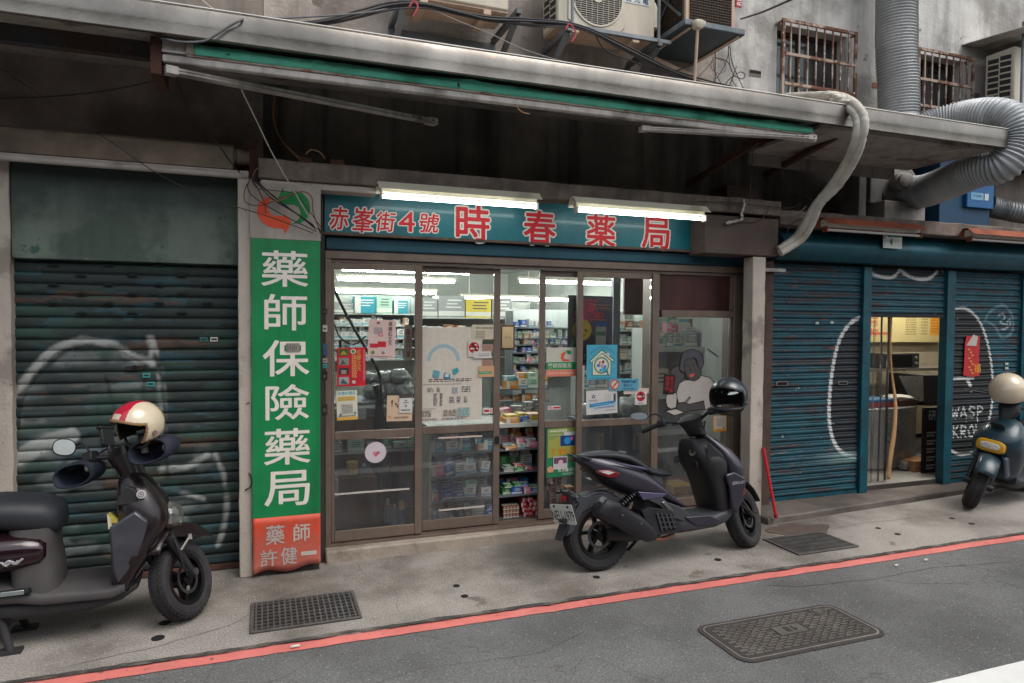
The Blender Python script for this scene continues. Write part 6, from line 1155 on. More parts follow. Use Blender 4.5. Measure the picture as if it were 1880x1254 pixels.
for (x, z), w in zip(ctr, wd): v += [(x - w / 2, .03, z), (x + w / 2, .02, z)]
mb = MB(); mb.add(v, [(2 * i, 2 * i + 1, 2 * i + 3, 2 * i + 2) for i in range(len(ctr) - 1)], tan); part(mb, "tan_strip", sc_, solid=.003)
# ---------------------------------------------------------------- air conditioners
acw = mat("aged_cream_paint", S('c8c0b0'), .5, var=.06, scale=3, col2='b0a592', thr=.62, soft=.2, spot='9a5f3c', spthr=.715, spscale=11, streak='a09482', sk=.25)
acb = mat("cream_underside", S('c2a993'), .6, var=.08, scale=4, col2='a68f7c', thr=.6, soft=.15, spot='8a5a40', spthr=.70, spscale=12)
galv = mat("galvanised_steel", S('7f868a'), .5, .5, var=.15, scale=6, col2='5d6265', thr=.55, soft=.2, bump=.1)
darkst = mat("dark_galvanised", S('5c6063'), .6, .3, var=.2, scale=6)
coil = mat("condenser_coil", S('2f3030'), .7, .2, var=.2, scale=30)
def bracket(t, x, yb, yf, z, h, mt=None):
    mb = MB(); mb.beam((x, yb, z - .02), (x, yf, z - .02), .035, .035, mt or galv); mb.beam((x, yb, z - h), (x, yf + .03, z - .04), .035, .03, mt or galv); mb.beam((x, yb, z - .03), (x, yb, z - h - .02), .035, .03, mt or galv, up=(0, 1, 0)); part(mb, "bracket", t)
def condenser(x0, x1, yf, yb, z, h, label, group, side=True, fan=None, brk=.2, mask=None):
    t = thing("air_conditioner", label, "air conditioner", ((x0 + x1) / 2, (yf + yb) / 2, z), group)
    mb = MB(); mb.box(x0, x1, yf, yb, z + .012, z + h, acw); part(mb, "case", t, bevel=.012)
    mb = MB(); mb.box(x0 + .006, x1 - .006, yf + .012, yb - .006, z, z + .0115, acb); mb.box(x0 + .05, x1 - .05, yf + .06, yf + .075, z - .006, z, acb); part(mb, "base_pan", t)
    for x in (x0 + .12, x1 - .18): mb = MB(); mb.box(x, x + .055, yf + .005, yb - .002, z - .035, z - .0005, acb); part(mb, "foot", t, bevel=.004)
    if side:
        mb = MB(); d = yb - yf; w = (d - .07) / 2; n = 9
        for c in range(2):
            y0 = yf + .03 + c * (w + .012)
            for k in range(n):
                zz = z + .05 + k * (h - .1) / n; mb.prism([(y0, zz), (y0 + w, zz + .012), (y0 + w, zz + (h - .1) / n * .72 + .012), (y0, zz + (h - .1) / n * .72)], x0 - .0015, x0 + .004, coil, 'yz')
        part(mb, "side_louvre", t)
    if fan:
        cx, cz, r = fan; y = yf
        mb = MB(); mb.cbox(cx - r * 1.12, cx + r * 1.12, y - .008, y - .0005, cz - r * 1.12, cz + r * 1.12, acw, .05); part(mb, "fan_plate", t, bevel=.003)
        mb = MB(); mb.disc((cx, y - .0085, cz), (0, -1, 0), r, mat("fan_dark", S('1d1e1f'), .6, var=.2), 40, .002); part(mb, "fan_opening", t)
        mb = MB()
        for k in range(-13, 14):
            q = k / 13.5 * r; l = math.sqrt(max(0, r * r - q * q)); mb.box(cx - l, cx + l, y - .0135, y - .0115, cz + q - .0014, cz + q + .0014, acw)
        for k in range(-4, 5):
            q = k / 4.6 * r; l = math.sqrt(max(0, r * r - q * q)); mb.box(cx + q - .0012, cx + q + .0012, y - .0155, y - .0136, cz - l, cz + l, acw)
        mb.disc((cx, y - .0110, cz), (0, -1, 0), r * 1.02, acw, 40, .005, r * .96); mb.disc((cx, y - .016, cz), (0, -1, 0), .04, acw, 20, .003); part(mb, "fan_grille", t)
    return t
a1 = condenser(.862, 1.60, -.43, -.13, 3.757, .52, "cream air conditioner showing only its underside, hung left of the one with the fan", "air conditioners on the upper wall", side=False)
for x in (.862, 1.62): bracket(a1, x, -.02, -.58, 3.735, .30, darkst if x > 1 else galv)
mb = MB(); mb.beam((.86, -.05, 3.66), (1.62, -.05, 3.66), .03, .05, darkst); part(mb, "cross_bar", a1)
a2 = condenser(1.975, 2.77, -.40, -.13, 3.75, .56, "cream air conditioner with a rust-speckled round fan grille and a white paper label", "air conditioners on the upper wall", fan=(2.285, 3.985, .205))
for x in (2.03, 2.76): bracket(a2, x, -.02, -.50, 3.715, .26, galv if x < 2.2 else darkst)
mb = MB(); mb.beam((1.97, -.47, 3.72), (2.86, -.47, 3.72), .03, .025, galv); mb.beam((1.95, -.06, 3.56), (2.72, -.06, 3.56), .03, .05, darkst); part(mb, "cross_bar", a2)
mb = MB(); mb.tube([(2.06, -.47, 3.73), (2.06, -.47, 4.5)], .012, galv, 8); mb.tube([(2.755, -.48, 3.68), (2.755, -.48, 4.6)], .012, galv, 8); part(mb, "hanger_rod", a2)
mb = MB(); a, b, c, d = rect(1146, -14, 1193, 8, -.402); mb.box(a, b, -.4035, -.4005, c, d, flat('c9cccc')); 
for k, ch in enumerate("營充電"): put_glyph(mb, ch, a + .012 + k * (b - a) / 3.05, a + .062 + k * (b - a) / 3.05, c + .01, d - .025, -.404, flat('2a3a5c'), .02)
part(mb, "paper_label", a2)
mb = MB(); mb.loft([((2.79, -.33, 3.86), (.03, 0, 0), (0, .05, 0), 4), ((2.79, -.33, 4.0), (.03, 0, 0), (0, .05, 0), 4), ((2.785, -.33, 4.05), (.012, 0, 0), (0, .04, 0), 4)], acw, 14); part(mb, "valve_cover", a2)
# window-type unit in a grey tray
t = thing("air_conditioner", "window air conditioner with a brown wire grille sitting in a grey steel tray", "air conditioner", (3.14, -.35, 3.8), "air conditioners on the upper wall")
browng = mat("brown_grille", S('4f4034'), .7, .2, var=.2, scale=20)
mb = MB(); mb.box(2.93, 3.375, -.56, -.01, 3.835, 4.28, acb); part(mb, "case", t, bevel=.006)
mb = MB(); mb.box(2.965, 3.33, -.566, -.561, 3.86, 4.26, coil)
for k in range(26): x = 2.967 + k * .0143; mb.box(x, x + .004, -.572, -.566, 3.86, 4.26, browng)
for k in range(20): z = 3.865 + k * .02; mb.box(2.965, 3.33, -.5755, -.572, z, z + .0045, browng)
part(mb, "front_grille", t)
mb = MB(); mb.box(2.9245, 2.9295, -.54, -.05, 3.86, 4.26, coil)
for k in range(24): y = -.54 + k * .0205; mb.box(2.919, 2.9245, y, y + .004, 3.86, 4.26, browng)
for k in range(20): z = 3.865 + k * .02; mb.box(2.916, 2.919, -.54, -.05, z, z + .004, browng)
mb.beam((2.908, -.54, 4.24), (2.908, -.12, 3.86), .006, .018, darkst); mb.beam((2.903, -.16, 4.24), (2.903, -.54, 3.9), .006, .018, darkst); part(mb, "side_grille", t)
tray = mat("grey_blue_tray", S('7d868c'), .6, .2, var=.15, scale=4, col2='59636a', thr=.55, soft=.2, streak='4a5258', sk=.4)
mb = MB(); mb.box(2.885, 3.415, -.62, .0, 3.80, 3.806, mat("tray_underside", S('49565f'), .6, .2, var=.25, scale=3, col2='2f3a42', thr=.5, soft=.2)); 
for bx in ((2.885, 3.415, -.622, -.60, 3.8065, 3.845), (2.885, 2.905, -.5995, 0, 3.8065, 3.845), (3.395, 3.415, -.5995, 0, 3.8065, 3.845)): mb.box(*bx, tray)
for x in (2.93, 3.36): mb.box(x, x + .022, -.6, 0, 3.785, 3.7995, acb)
part(mb, "tray", t, bevel=.003)
mb = MB(); a, b, c, d = rect(1350, -6, 1360, 14, -.56); mb.box(a, b, -.571, -.5605, c, d, flat('a8283a')); text(mb, "RE", (a + b) / 2, (c + d) / 2, .04, -.5715, flat('d8c8c8'), rot=R(90)); part(mb, "red_tag", t)
# far right condenser under its little roof
xA = P(1808, 150, -.15).x; h4 = P(1808, 103, -.15).z
yF = -.15
for _ in range(200):
    yF -= .002
    if P(1862, 130, yF).x <= xA: break
a4 = condenser(xA, xA + .8, yF, -.15, h4 - .62, .62, "white air conditioner with a louvred side under a small sheet roof at the right edge", "air conditioners on the upper wall")
bracket(a4, xA + .03, -.02, yF - .02, h4 - .62, .28)
mb = MB(); mb.tube([(xA + .02, yF - .06, h4 - .8), (xA + .02, yF - .06, h4 + .2)], .014, galv, 8); part(mb, "strut", a4)
mb = MB(); z_ = P(1772, 84, -.05).z; n = 24; xr0 = P(1772, 84, -.05).x; v = []
for i in range(n + 1):
    x = xr0 + 1.3 * i / n
    for y in (-.012, -.62): v.append((x, y, z_ + (.02 if y > -.3 else -.035) + .010 * math.sin(i * 2.1)))
mb.add(v, [(2 * i, 2 * i + 2, 2 * i + 3, 2 * i + 1) for i in range(n)], mat("weathered_sheet_roof", S('c9c4ba'), .6, .1, var=.15, scale=6, col2='a09a90', thr=.55, soft=.2)); solo(mb, "sheet_roof", "small corrugated sheet roof over the right-hand air conditioner", "roof", solid=.008)
mb = MB(); mb.box(P(1788, 200, -.02).x - .02, P(1793, 200, -.02).x + .01, -.04, -.013, P(1790, 205, -.02).z - .1, P(1790, 172, -.02).z, galv); solo(mb, "slotted_bracket", "slotted steel bracket on the wall left of the right-hand air conditioner", "bracket")
# floodlight head on a pole
mb = MB(); c0, c1 = P(1273, 143, -.5), P(1281, 50, -.62); 
pw = thing("pole_lamp", "cream lamp head on a thin pole leaning against the window air conditioner's tray", "lamp", tuple(c0 - Vector((0, 0, .25))))
mb.tube([c0 - Vector((0, 0, .25)), c1], .011, acb, 8); part(mb, "pole", pw)
mb = MB(); mb.loft([(c1 + Vector((0, 0, -.01)), (.03, 0, 0), (0, .03, 0), 3), (c1 + Vector((0, 0, .01)), (.052, 0, 0), (0, .04, 0), 4), (c1 + Vector((0, 0, .035)), (.055, 0, 0), (0, .04, 0), 4), (c1 + Vector((0, 0, .045)), (.03, 0, 0), (0, .03, 0), 4)], acw, 16); part(mb, "head", pw)

# ---------------------------------------------------------------- ducts, blower, filter box, white pipes
ductm = mat("silver_duct", S('b0b3b5'), .5, .35, var=.08, scale=3, col2='8d9193', thr=.55, soft=.25, streak='6d7173', sk=.25, rvar=.1)
ductd = mat("grey_duct", S('7f8283'), .45, .45, var=.1, scale=3)
def duct(pts, r, mt, name, label, pitch=.026, amp=.055, n=28, sm=14, hose=None):
    c = spline(pts, sm); L_ = [0]
    for a, b in zip(c[:-1], c[1:]): L_.append(L_[-1] + (b - a).length)
    T = L_[-1]; m_ = int(T / pitch * 5); out, rs = [], []; j = 0
    for i in range(m_ + 1):
        s = T * i / m_
        while j < len(L_) - 2 and L_[j + 1] < s: j += 1
        t = (s - L_[j]) / max(1e-9, L_[j + 1] - L_[j]); out.append(c[j].lerp(c[j + 1], t)); rs.append(r * (1 + amp * math.cos(2 * math.pi * s / pitch)) * (1 + .02 * mnoise.noise((s * 5, r, 0))))
    mb = MB(); mb.tube(out, rs, mt, n); return solo(mb, name, label, "duct", ang=75)
xd_ = P(1648, 100, -.3).x
duct([(xd_ - .03, -.30, 6.5), (xd_ - .03, -.30, 5.2), (xd_ - .02, -.30, 4.2), (xd_ + .02, -.30, 3.75), (xd_ + .035, -.30, 3.45)], .165, ductm, "flexible_duct", "vertical silver ribbed duct rising up the pale wall between the two barred windows", amp=.04)
mb = MB(); mb.lathe([(.17, 0), (.19, .03), (.175, .06), (.168, .09)], (xd_ + .035, -.30, 3.40), (0, 0, 1), mat("duct_foil_tape", S('8c8f91'), .4, .6, var=.2, scale=12, bump=.8, bscale=14), 28); solo(mb, "duct_collar", "crumpled foil collar at the foot of the vertical duct", "collar")
duct([P(1620, 262, -.28), P(1690, 238, -.4), P(1760, 220, -.62), P(1822, 213, -.88), P(1858, 228, -1.02), P(1866, 262, -1.06), P(1842, 300, -1.0), P(1795, 312, -.80), P(1745, 333, -.50), P(1700, 350, -.20), P(1672, 352, 0.0)], .145, ductm, "flexible_duct", "silver ribbed duct bending round the end of the canopy down to the blower", sm=10)
duct([P(1815, 378, .1), P(1840, 385, .05), P(1880, 392, -.05), P(1950, 395, -.1)], .10, ductd, "flexible_duct", "dark ribbed duct leaving the blue filter box towards the right edge", sm=8)
gun = mat("dark_blower_paint", S('8a8681'), .6, .15, var=.2, scale=6, spot='2c2a29', spthr=.66, spscale=9)
bl = thing("blower", "dark snail-shaped blower with a motor and a yellow label on the ledge under the canopy", "blower", (P(1650, 380, .1).x, .1, zr1))
c = P(1642, 340, .10); ax = Vector((-.25, -.97, 0)).normalized()
mb = MB(); mb.lathe([(.08, -.10), (.185, -.10), (.20, -.085), (.20, .05), (.185, .065), (.10, .07), (.06, .075)], c, ax, gun, 36); part(mb, "volute", bl)
mb = MB(); c2 = c + ax * .076 + Vector((-.04, 0, 0)); mb.lathe([(.075, 0), (.085, .01), (.085, .10), (.07, .115), (.07, .15), (.05, .16)], c2, ax, gun, 24); part(mb, "motor", bl)
mb = MB(); lc = c2 + ax * .06 + Vector((.075, -.045, .02)); mb.box(lc.x - .025, lc.x + .025, lc.y - .004, lc.y, lc.z - .035, lc.z + .035, flat('c08a2a')); part(mb, "motor_label", bl)
mb = MB(); mb.box(c.x - .36, c.x - .21, .05, .22, c.z - .20, c.z + .14, mat("grey_blower_panel", S('7a7876'), .6, .2, var=.15)); mb.box(c.x - .5, c.x - .41, .05, .25, zr1 + .015, c.z + .16, gun); part(mb, "panel", bl, bevel=.005)
mb = MB(); mb.box(c.x - .30, c.x + .22, -.06, .25, zr1 + .014, c.z - .19, gun); part(mb, "base", bl, bevel=.006)
mb = MB(); q = P(1700, 350, -.2); mb.lathe([(.13, 0), (.13, .2)], c + Vector((.10, -.04, -.06)), (q - c).normalized(), gun, 24); part(mb, "outlet", bl)
bluem = mat("blue_filter_box", S('1a5f96'), .5, .1, var=.08, scale=3, col2='1a5f98', thr=.55, soft=.25)
fb = thing("filter_box", "blue sheet-metal filter box with a white label on the ledge at right", "filter box", (P(1790, 395, 0).x, .1, zr1))
a, b, c_, d = rect(1776, 327, 1825, 382, -.02); mb = MB(); mb.box(a - .33, b, .02, .36, zr1 + .02, d + .18, mat("dark_blue_paint", S('11405f'), .55, .1, var=.1)); part(mb, "body", fb, bevel=.006)
mb = MB(); mb.box(a, b, -.02, .019, c_, d, bluem); part(mb, "door", fb, bevel=.006)
mb = MB(); e0, e1, e2, e3 = rect(1783, 354, 1806, 367, -.022); mb.box(e0, e1, -.0225, -.0205, e2, e3, flat('7fb0cc')); e0, e1, e2, e3 = rect(1808, 356, 1815, 368, -.022); mb.box(e0, e1, -.0225, -.0205, e2, e3, flat('d0d4d4')); text(mb, "排油煙機", P(1794, 360, -.02).x, P(1794, 360, -.02).z, .022, -.023, flat('1c4a70'), 0); part(mb, "label", fb)
mb = MB(); mb.cbox(P(1786, 338, -.02).x - .015, P(1786, 338, -.02).x + .015, -.03, -.0205, P(1786, 338, 0).z - .02, P(1786, 338, 0).z + .02, blk, .008); part(mb, "latch", fb)
wrap = mat("white_pipe_wrap", S('c6c1b6'), .6, var=.12, scale=6, col2='958d81', thr=.57, soft=.15, spot='6b5f56', spthr=.70, spscale=14, bump=.35, bscale=22)
def pipe2(pts, r, label, name="insulated_pipe"):
    c = spline(pts, 12); rs = [r * (1 + .09 * mnoise.noise((i * .35, r * 99, 1)) + (.05 if i % 4 == 0 else 0) + (-.14 if i % 31 == 0 else 0)) for i in range(len(c))]; mb = MB(); mb.tube(c, rs, wrap, 14); return solo(mb, name, label, "pipe", "white wrapped pipes over the canopy edge", ang=70)
pipe2([P(1440, 178, -.35), P(1490, 176, -.55), P(1532, 176, -.85), P(1562, 186, -1.10), P(1584, 212, -1.20), P(1584, 245, -1.19), P(1570, 290, -1.05), P(1540, 338, -.85), P(1505, 375, -.68), P(1490, 410, -.55), P(1470, 440, -.46), P(1432, 464, -.42)], .032, "outer white-wrapped pipe arching over the canopy edge down to the boxed block")
pipe2([P(1440, 184, -.33), P(1490, 182, -.52), P(1530, 184, -.82), P(1556, 196, -1.08), P(1573, 218, -1.17), P(1572, 250, -1.16), P(1558, 290, -1.02), P(1528, 338, -.82), P(1498, 375, -.65), P(1478, 410, -.53), P(1460, 436, -.44), P(1430, 458, -.40)], .030, "inner white-wrapped pipe arching over the canopy edge down to the boxed block")
foam = mat("ragged_foam", S('c9c4b6'), .9, var=.1, scale=9, bump=1.0, bscale=30)
p = P(1545, 182, -1.0)
for k in range(3): q = P(1524 + k * 15, 177 + k * 5, -.95 - .06 * k); lump(q.x, q.y, q.z - .03, .06, .055, .035, foam, "pipe_foam", "ragged cream foam lump on the pipes where they cross the canopy edge", "foam", "foam lumps on the pipes", 30 + k * 4.7, 20)

# ---------------------------------------------------------------- cables
def cable(pts, r, h, label, name="cable", group=None, rough=.55, n=6, sm=8):
    mb = MB(); mb.tube(spline(px_line(pts), sm), r, mat("cable_" + h, h, rough, var=.1, scale=12), n); return solo(mb, name, label, "cable", group, ang=70)
cable([(296, 70, -1.05), (330, 77, -1.13), (372, 76, -1.135), (395, 65, -1.135), (418, 50, -1.135), (440, 38, -1.13), (458, 33, -1.05), (520, 33, -.95), (600, 29, -.85), (680, 22, -.75), (735, 10, -.65)], .006, '57585c', "grey cable looping over the front of the canopy at left")
bund = [(530, 46, -.8), (600, 37, -.78), (660, 25, -.75), (720, 10, -.70), (780, 8, -.68), (850, 25, -.66), (900, 34, -.65), (980, 40, -.62), (1040, 44, -.60), (1085, 57, -.58), (1130, 78, -.56), (1180, 105, -.54), (1230, 130, -.52), (1290, 150, -.52), (1345, 162, -.55)]
for k, (du, dv, r, h) in enumerate(((0, 0, .008, '1b1b20'), (2, 4, .007, '26232a'), (0, -4, .006, '1d1d22'), (4, 7, .005, '3a3d42'))):
    rg = random.Random(k); cable([(u + du, v + dv + rg.uniform(-2.5, 2.5), y + .012 * k) for u, v, y in bund], r, h, "black cable in the sagging bundle strung in front of the air conditioners", group="cables strung past the air conditioners")
cable([(900, 37, -.6), (925, 38, -.6), (945, 45, -.6), (960, 38, -.6), (985, 42, -.6), (1010, 44, -.6), (1045, 46, -.6)], .005, '1b1b20', "thin black wavy cable between the two condensers")
cable([(1092, 62, -.5), (1105, 85, -.48), (1125, 100, -.48), (1150, 108, -.46), (1185, 122, -.4), (1235, 130, -.35), (1275, 118, -.3)], .005, '1c1c20', "thin black cable sagging under the fan condenser")
cable([(362, -8, -.5), (380, 8, -.6), (406, 27, -.75)], .005, 'b0a89c', "pale cable dropping from the top edge of the picture")
cable([(780, 12, -.62), (840, 38, -.7), (900, 62, -.8), (960, 90, -.9), (1030, 112, -1.05), (1060, 118, -1.09)], .003, '8a8580', "thin pale wire slanting down across the condensers to the canopy")
cable([(443, 165, -.9), (470, 220, -.75), (500, 282, -.6), (540, 352, -.48), (575, 410, -.40), (590, 432, -.36)], .0045, 'a39a92', "straight pale cable slanting from the awning arm down to the tall sign's corner")
cable([(-5, 181, -.35), (80, 178, -.4), (170, 170, -.5), (250, 156, -.7), (312, 141, -.9)], .004, '181617', "black wire from the left edge up to the awning bracket")
cable([(322, 141, -.9), (340, 185, -.75), (362, 228, -.62), (395, 258, -.5), (425, 300, -.42), (440, 316, -.36)], .0045, '1a1718', "black wire from the awning bracket down to the wire tangle above the tall sign")
cable([(0, 125, -.5), (90, 185, -.48), (200, 258, -.46), (300, 325, -.45), (400, 368, -.44), (500, 400, -.42), (575, 428, -.38)], .0028, '332b29', "hair-thin dark wire slanting across the left shop front")
cable([(504, 178, -.1), (502, 215, -.12), (512, 248, -.16), (528, 270, -.25), (546, 288, -.34)], .006, '8a5f44', "orange-brown cable hanging in the dark above the ledge")
cable([(561, 283, -.30), (572, 275, -.33), (588, 280, -.33), (596, 291, -.30)], .006, '8f6b4c', "short orange-brown cable loop on the ledge")
for k, (pts, h, r) in enumerate((([(462, 322, -.36), (490, 350, -.37), (530, 382, -.38), (570, 410, -.38), (590, 425, -.37)], '141214', .005), ([(466, 330, -.35), (500, 365, -.37), (545, 393, -.38), (592, 430, -.37)], '1a1618', .004), ([(460, 325, -.36), (455, 345, -.37), (470, 365, -.38), (520, 395, -.38), (580, 425, -.37)], '241a1a', .003),
        ([(462, 326, -.36), (475, 350, -.37), (486, 375, -.38), (488, 392, -.38)], '5a2a26', .0035), ([(460, 328, -.36), (449, 350, -.36), (452, 372, -.37), (480, 377, -.38), (520, 362, -.38), (555, 352, -.38), (572, 362, -.38), (575, 390, -.38), (588, 425, -.37)], '6b3f34', .0035), ([(464, 322, -.36), (470, 312, -.36), (480, 305, -.35)], '6b4a3a', .004), ([(545, 350, -.37), (520, 365, -.38), (505, 370, -.38)], '8a6a4c', .004), ([(458, 320, -.36), (472, 345, -.38), (505, 350, -.38), (545, 360, -.38), (590, 418, -.36)], '231d1e', .0025))):
    cable(pts, r, h, {'5a2a26': "dark red wire end hanging over the orange arrow", '6b3f34': "reddish-brown wire looping round the two arrows", '6b4a3a': "short brown wire at the top of the tangle", '8a6a4c': "tan wire across the green arrow"}.get(h, "black wire in the tangle draped over the tall sign's arrows"), group="tangled wires over the tall sign" if h[0] in '12' else None)
for k, (pts, h, r) in enumerate((([(1338, 85, -.1), (1336, 105, -.1), (1325, 130, -.12), (1310, 150, -.14)], '1c1a1b', .004), ([(1340, 82, -.1), (1343, 110, -.1), (1352, 135, -.1), (1366, 165, -.1)], '1c1a1b', .004), ([(1337, 84, -.1), (1340, 120, -.1), (1346, 140, -.1), (1335, 165, -.1)], '1c1a1b', .003), ([(1309, 105, -.1), (1312, 130, -.1), (1322, 150, -.1), (1330, 160, -.12)], '2a2426', .003),
        ([(1346, 140, -.1), (1360, 132, -.1), (1368, 138, -.1), (1362, 145, -.1), (1347, 140, -.1), (1335, 150, -.1), (1332, 160, -.1), (1337, 163, -.1), (1344, 145, -.1)], '1a181a', .004), ([(1346, 140, -.1), (1352, 122, -.1), (1350, 128, -.1), (1344, 145, -.1), (1352, 160, -.1)], '1a181a', .003), ([(1318, 108, -.1), (1328, 112, -.1), (1333, 125, -.1), (1325, 134, -.1), (1312, 132, -.1), (1305, 120, -.1), (1312, 108, -.1), (1320, 108, -.1)], '7a4a42', .003), ([(1312, 105, -.1), (1335, 113, -.1), (1344, 132, -.1)], '1c1a1b', .004), ([(1278, 145, -.2), (1300, 122, -.12), (1310, 106, -.1)], '26211f', .003))):
    cable(pts, r, h, "reddish wire loop in the tangle below the window air conditioner" if h == '7a4a42' else "black wire in the tangle hanging below the window air conditioner's tray", group=None if h == '7a4a42' else "tangled wires below the tray")
cable([(1360, 35, -.1), (1400, 22, -.8), (1460, -4, -1.8)], .007, '17181c', "taut black cable leaving the wall at the top towards the street")
cable([(1384, 262, -.3), (1380, 310, -.33), (1376, 370, -.38)], .004, '4a4644', "thin vertical wire between canopy and ledge", sm=3)
cable([(1395, 270, -.2), (1400, 300, -.2), (1425, 325, -.2), (1460, 350, -.25), (1500, 372, -.3)], .004, '181617', "black wire sagging under the canopy left of the white pipes")
cable([(1280, 370, -.36), (1340, 372, -.37), (1400, 378, -.37), (1450, 382, -.36), (1470, 372, -.3)], .004, '2a2523', "dark wire lying along the ledge right of the sign")
cable([(1432, 397, -.36), (1450, 395, -.4), (1470, 388, -.4), (1480, 378, -.38)], .005, '7a746e', "grey wire curling from the boxed block to the white pipes")
cable([(1438, 470, -.3), (1440, 440, -.33), (1455, 410, -.35), (1480, 400, -.35)], .004, '1c1a1b', "black wire curving down beside the boxed block")
cable([(1415, 372, -.37), (1405, 395, -.38), (1385, 408, -.38), (1352, 407, -.38)], .003, '4a3a34', "thin brown wire hooked over the boxed block")
cable([(457, 868, -.295), (462, 880, -.31), (460, 893, -.31), (450, 900, -.295)], .004, '2a2320', "small wire hook on the white pillar left of the tall sign", name="wire_hook")
mb = MB(); A, B = P(1197, 108, -.2), P(1282, 148, -.25); mb.tube(spline([A, A.lerp(B, .5), B, B + Vector((.1, 0, -.1))], 6), .028, mat("stained_pipe_lagging", S('b39a84'), .8, var=.15, scale=8, col2='8a5f45', thr=.6, soft=.08, bump=.4), 12); solo(mb, "lagged_pipe", "rust-stained lagged pipe slanting down below the fan condenser", "pipe")
mb = MB(); 
for u, v in ((554, 285), (566, 287), (618, 294)): a, b, c, d = rect(u - (8 if u < 600 else 13), v - 5, u + (6 if u < 600 else 13), v + 5, -.2); mb = MB(); mb.box(a, b, -.24, -.15, zt, zt + .055, mat("brick_lump", S('6b463a'), .9, var=.2, scale=14, bump=.5)); solo(mb, "brick", {554: "small red brick on the ledge above the teal sign, leftmost", 566: "small red brick on the ledge beside the orange cable loop", 618: "long red brick on the ledge right of the cable loop"}[u], "brick", "bricks on the ledge", bevel=.004)
mb = MB(); a, b, c, d = rect(1328, 343, 1385, 372, 0); mb.box(a, b, -.05, .12, zt + .003, d, mat("brown_block", S('5a4a42'), .9, var=.2, scale=6)); solo(mb, "concrete_block", "dusty concrete block on the ledge above the boxed block", "block", bevel=.006)
for (u, v, y), (u2, v2) in zip(((1046, 44, -.6), (760, 2, -.69)), ((1050, 60), (758, 12))):
    mb = MB(); A, B = P(u, v, y - .02), P(u2, v2, y - .03); mb.tube(spline([A + Vector((-.03, 0, -.04)), A, B + Vector((.03, 0, 0)), B + Vector((0, 0, -.06))], 5), .006, flat('a8404c'), 6); solo(mb, "pink_tie", "pink plastic tie round the cables " + ("by the fan condenser" if u > 1000 else "by the left condenser"), "tie", "pink ties on the cables")
# ---------------------------------------------------------------- scooters
rubber = mat("tyre_rubber", S('232224'), .8, var=.2, scale=12, col2='353231', thr=.6, soft=.2, bump=.5, bscale=90)
rimb = mat("black_rim", S('17171a'), .35, .5, var=.15); steelb = mat("bare_steel", S('8d8d8c'), .3, .9, var=.1)
blkp = mat("black_scooter_plastic", S('1b1b1e'), .5, var=.15, scale=7, rvar=.12); grip = mat("grip_rubber", S('121213'), .8, var=.2, bump=.5, bscale=200)
seatm = mat("seat_vinyl", S('22252b'), .55, var=.12, scale=5, bump=.15, bscale=250); chrome = mat("mirror_chrome", S('c9ccd0'), .08, 1.0, var=.03)
clearl = glass_mat("lamp_lens", .16, tint=(.85, .85, .82), hazecol=(.75, .73, .66), rough=.05)
def lsplit(mb, name, parent, **k):
    """loose pieces that mirror each other become one part each"""
    if name not in ("grab_rail", "tail_lamp", "lamp_reflector", "side_highlight_panel", "side_cover", "folded_footpeg", "floor_side_panel", "shield_edge", "leg_shield_side", "glove_box", "fork_shroud", "ignition_lock"): return lpart(mb, name, parent, **k)
    root = list(range(len(mb.v)))
    def find(a):
        while root[a] != a: root[a] = root[root[a]]; a = root[a]
        return a
    for f in mb.f:
        for q in f[1:]: root[find(q)] = find(f[0])
    comp = {}
    for i, f in enumerate(mb.f): comp.setdefault(find(f[0]), []).append(i)
    for ids in comp.values():
        m2 = MB(); used = {}
        for i in ids:
            for q in mb.f[i]: used.setdefault(q, len(used))
        m2.v = [mb.v[q] for q in used]; m2.f = [tuple(used[q] for q in mb.f[i]) for i in ids]; m2.mats = list(mb.mats); m2.mi = [mb.mi[i] for i in ids]; o = lpart(m2, name, parent, **k)
    return o
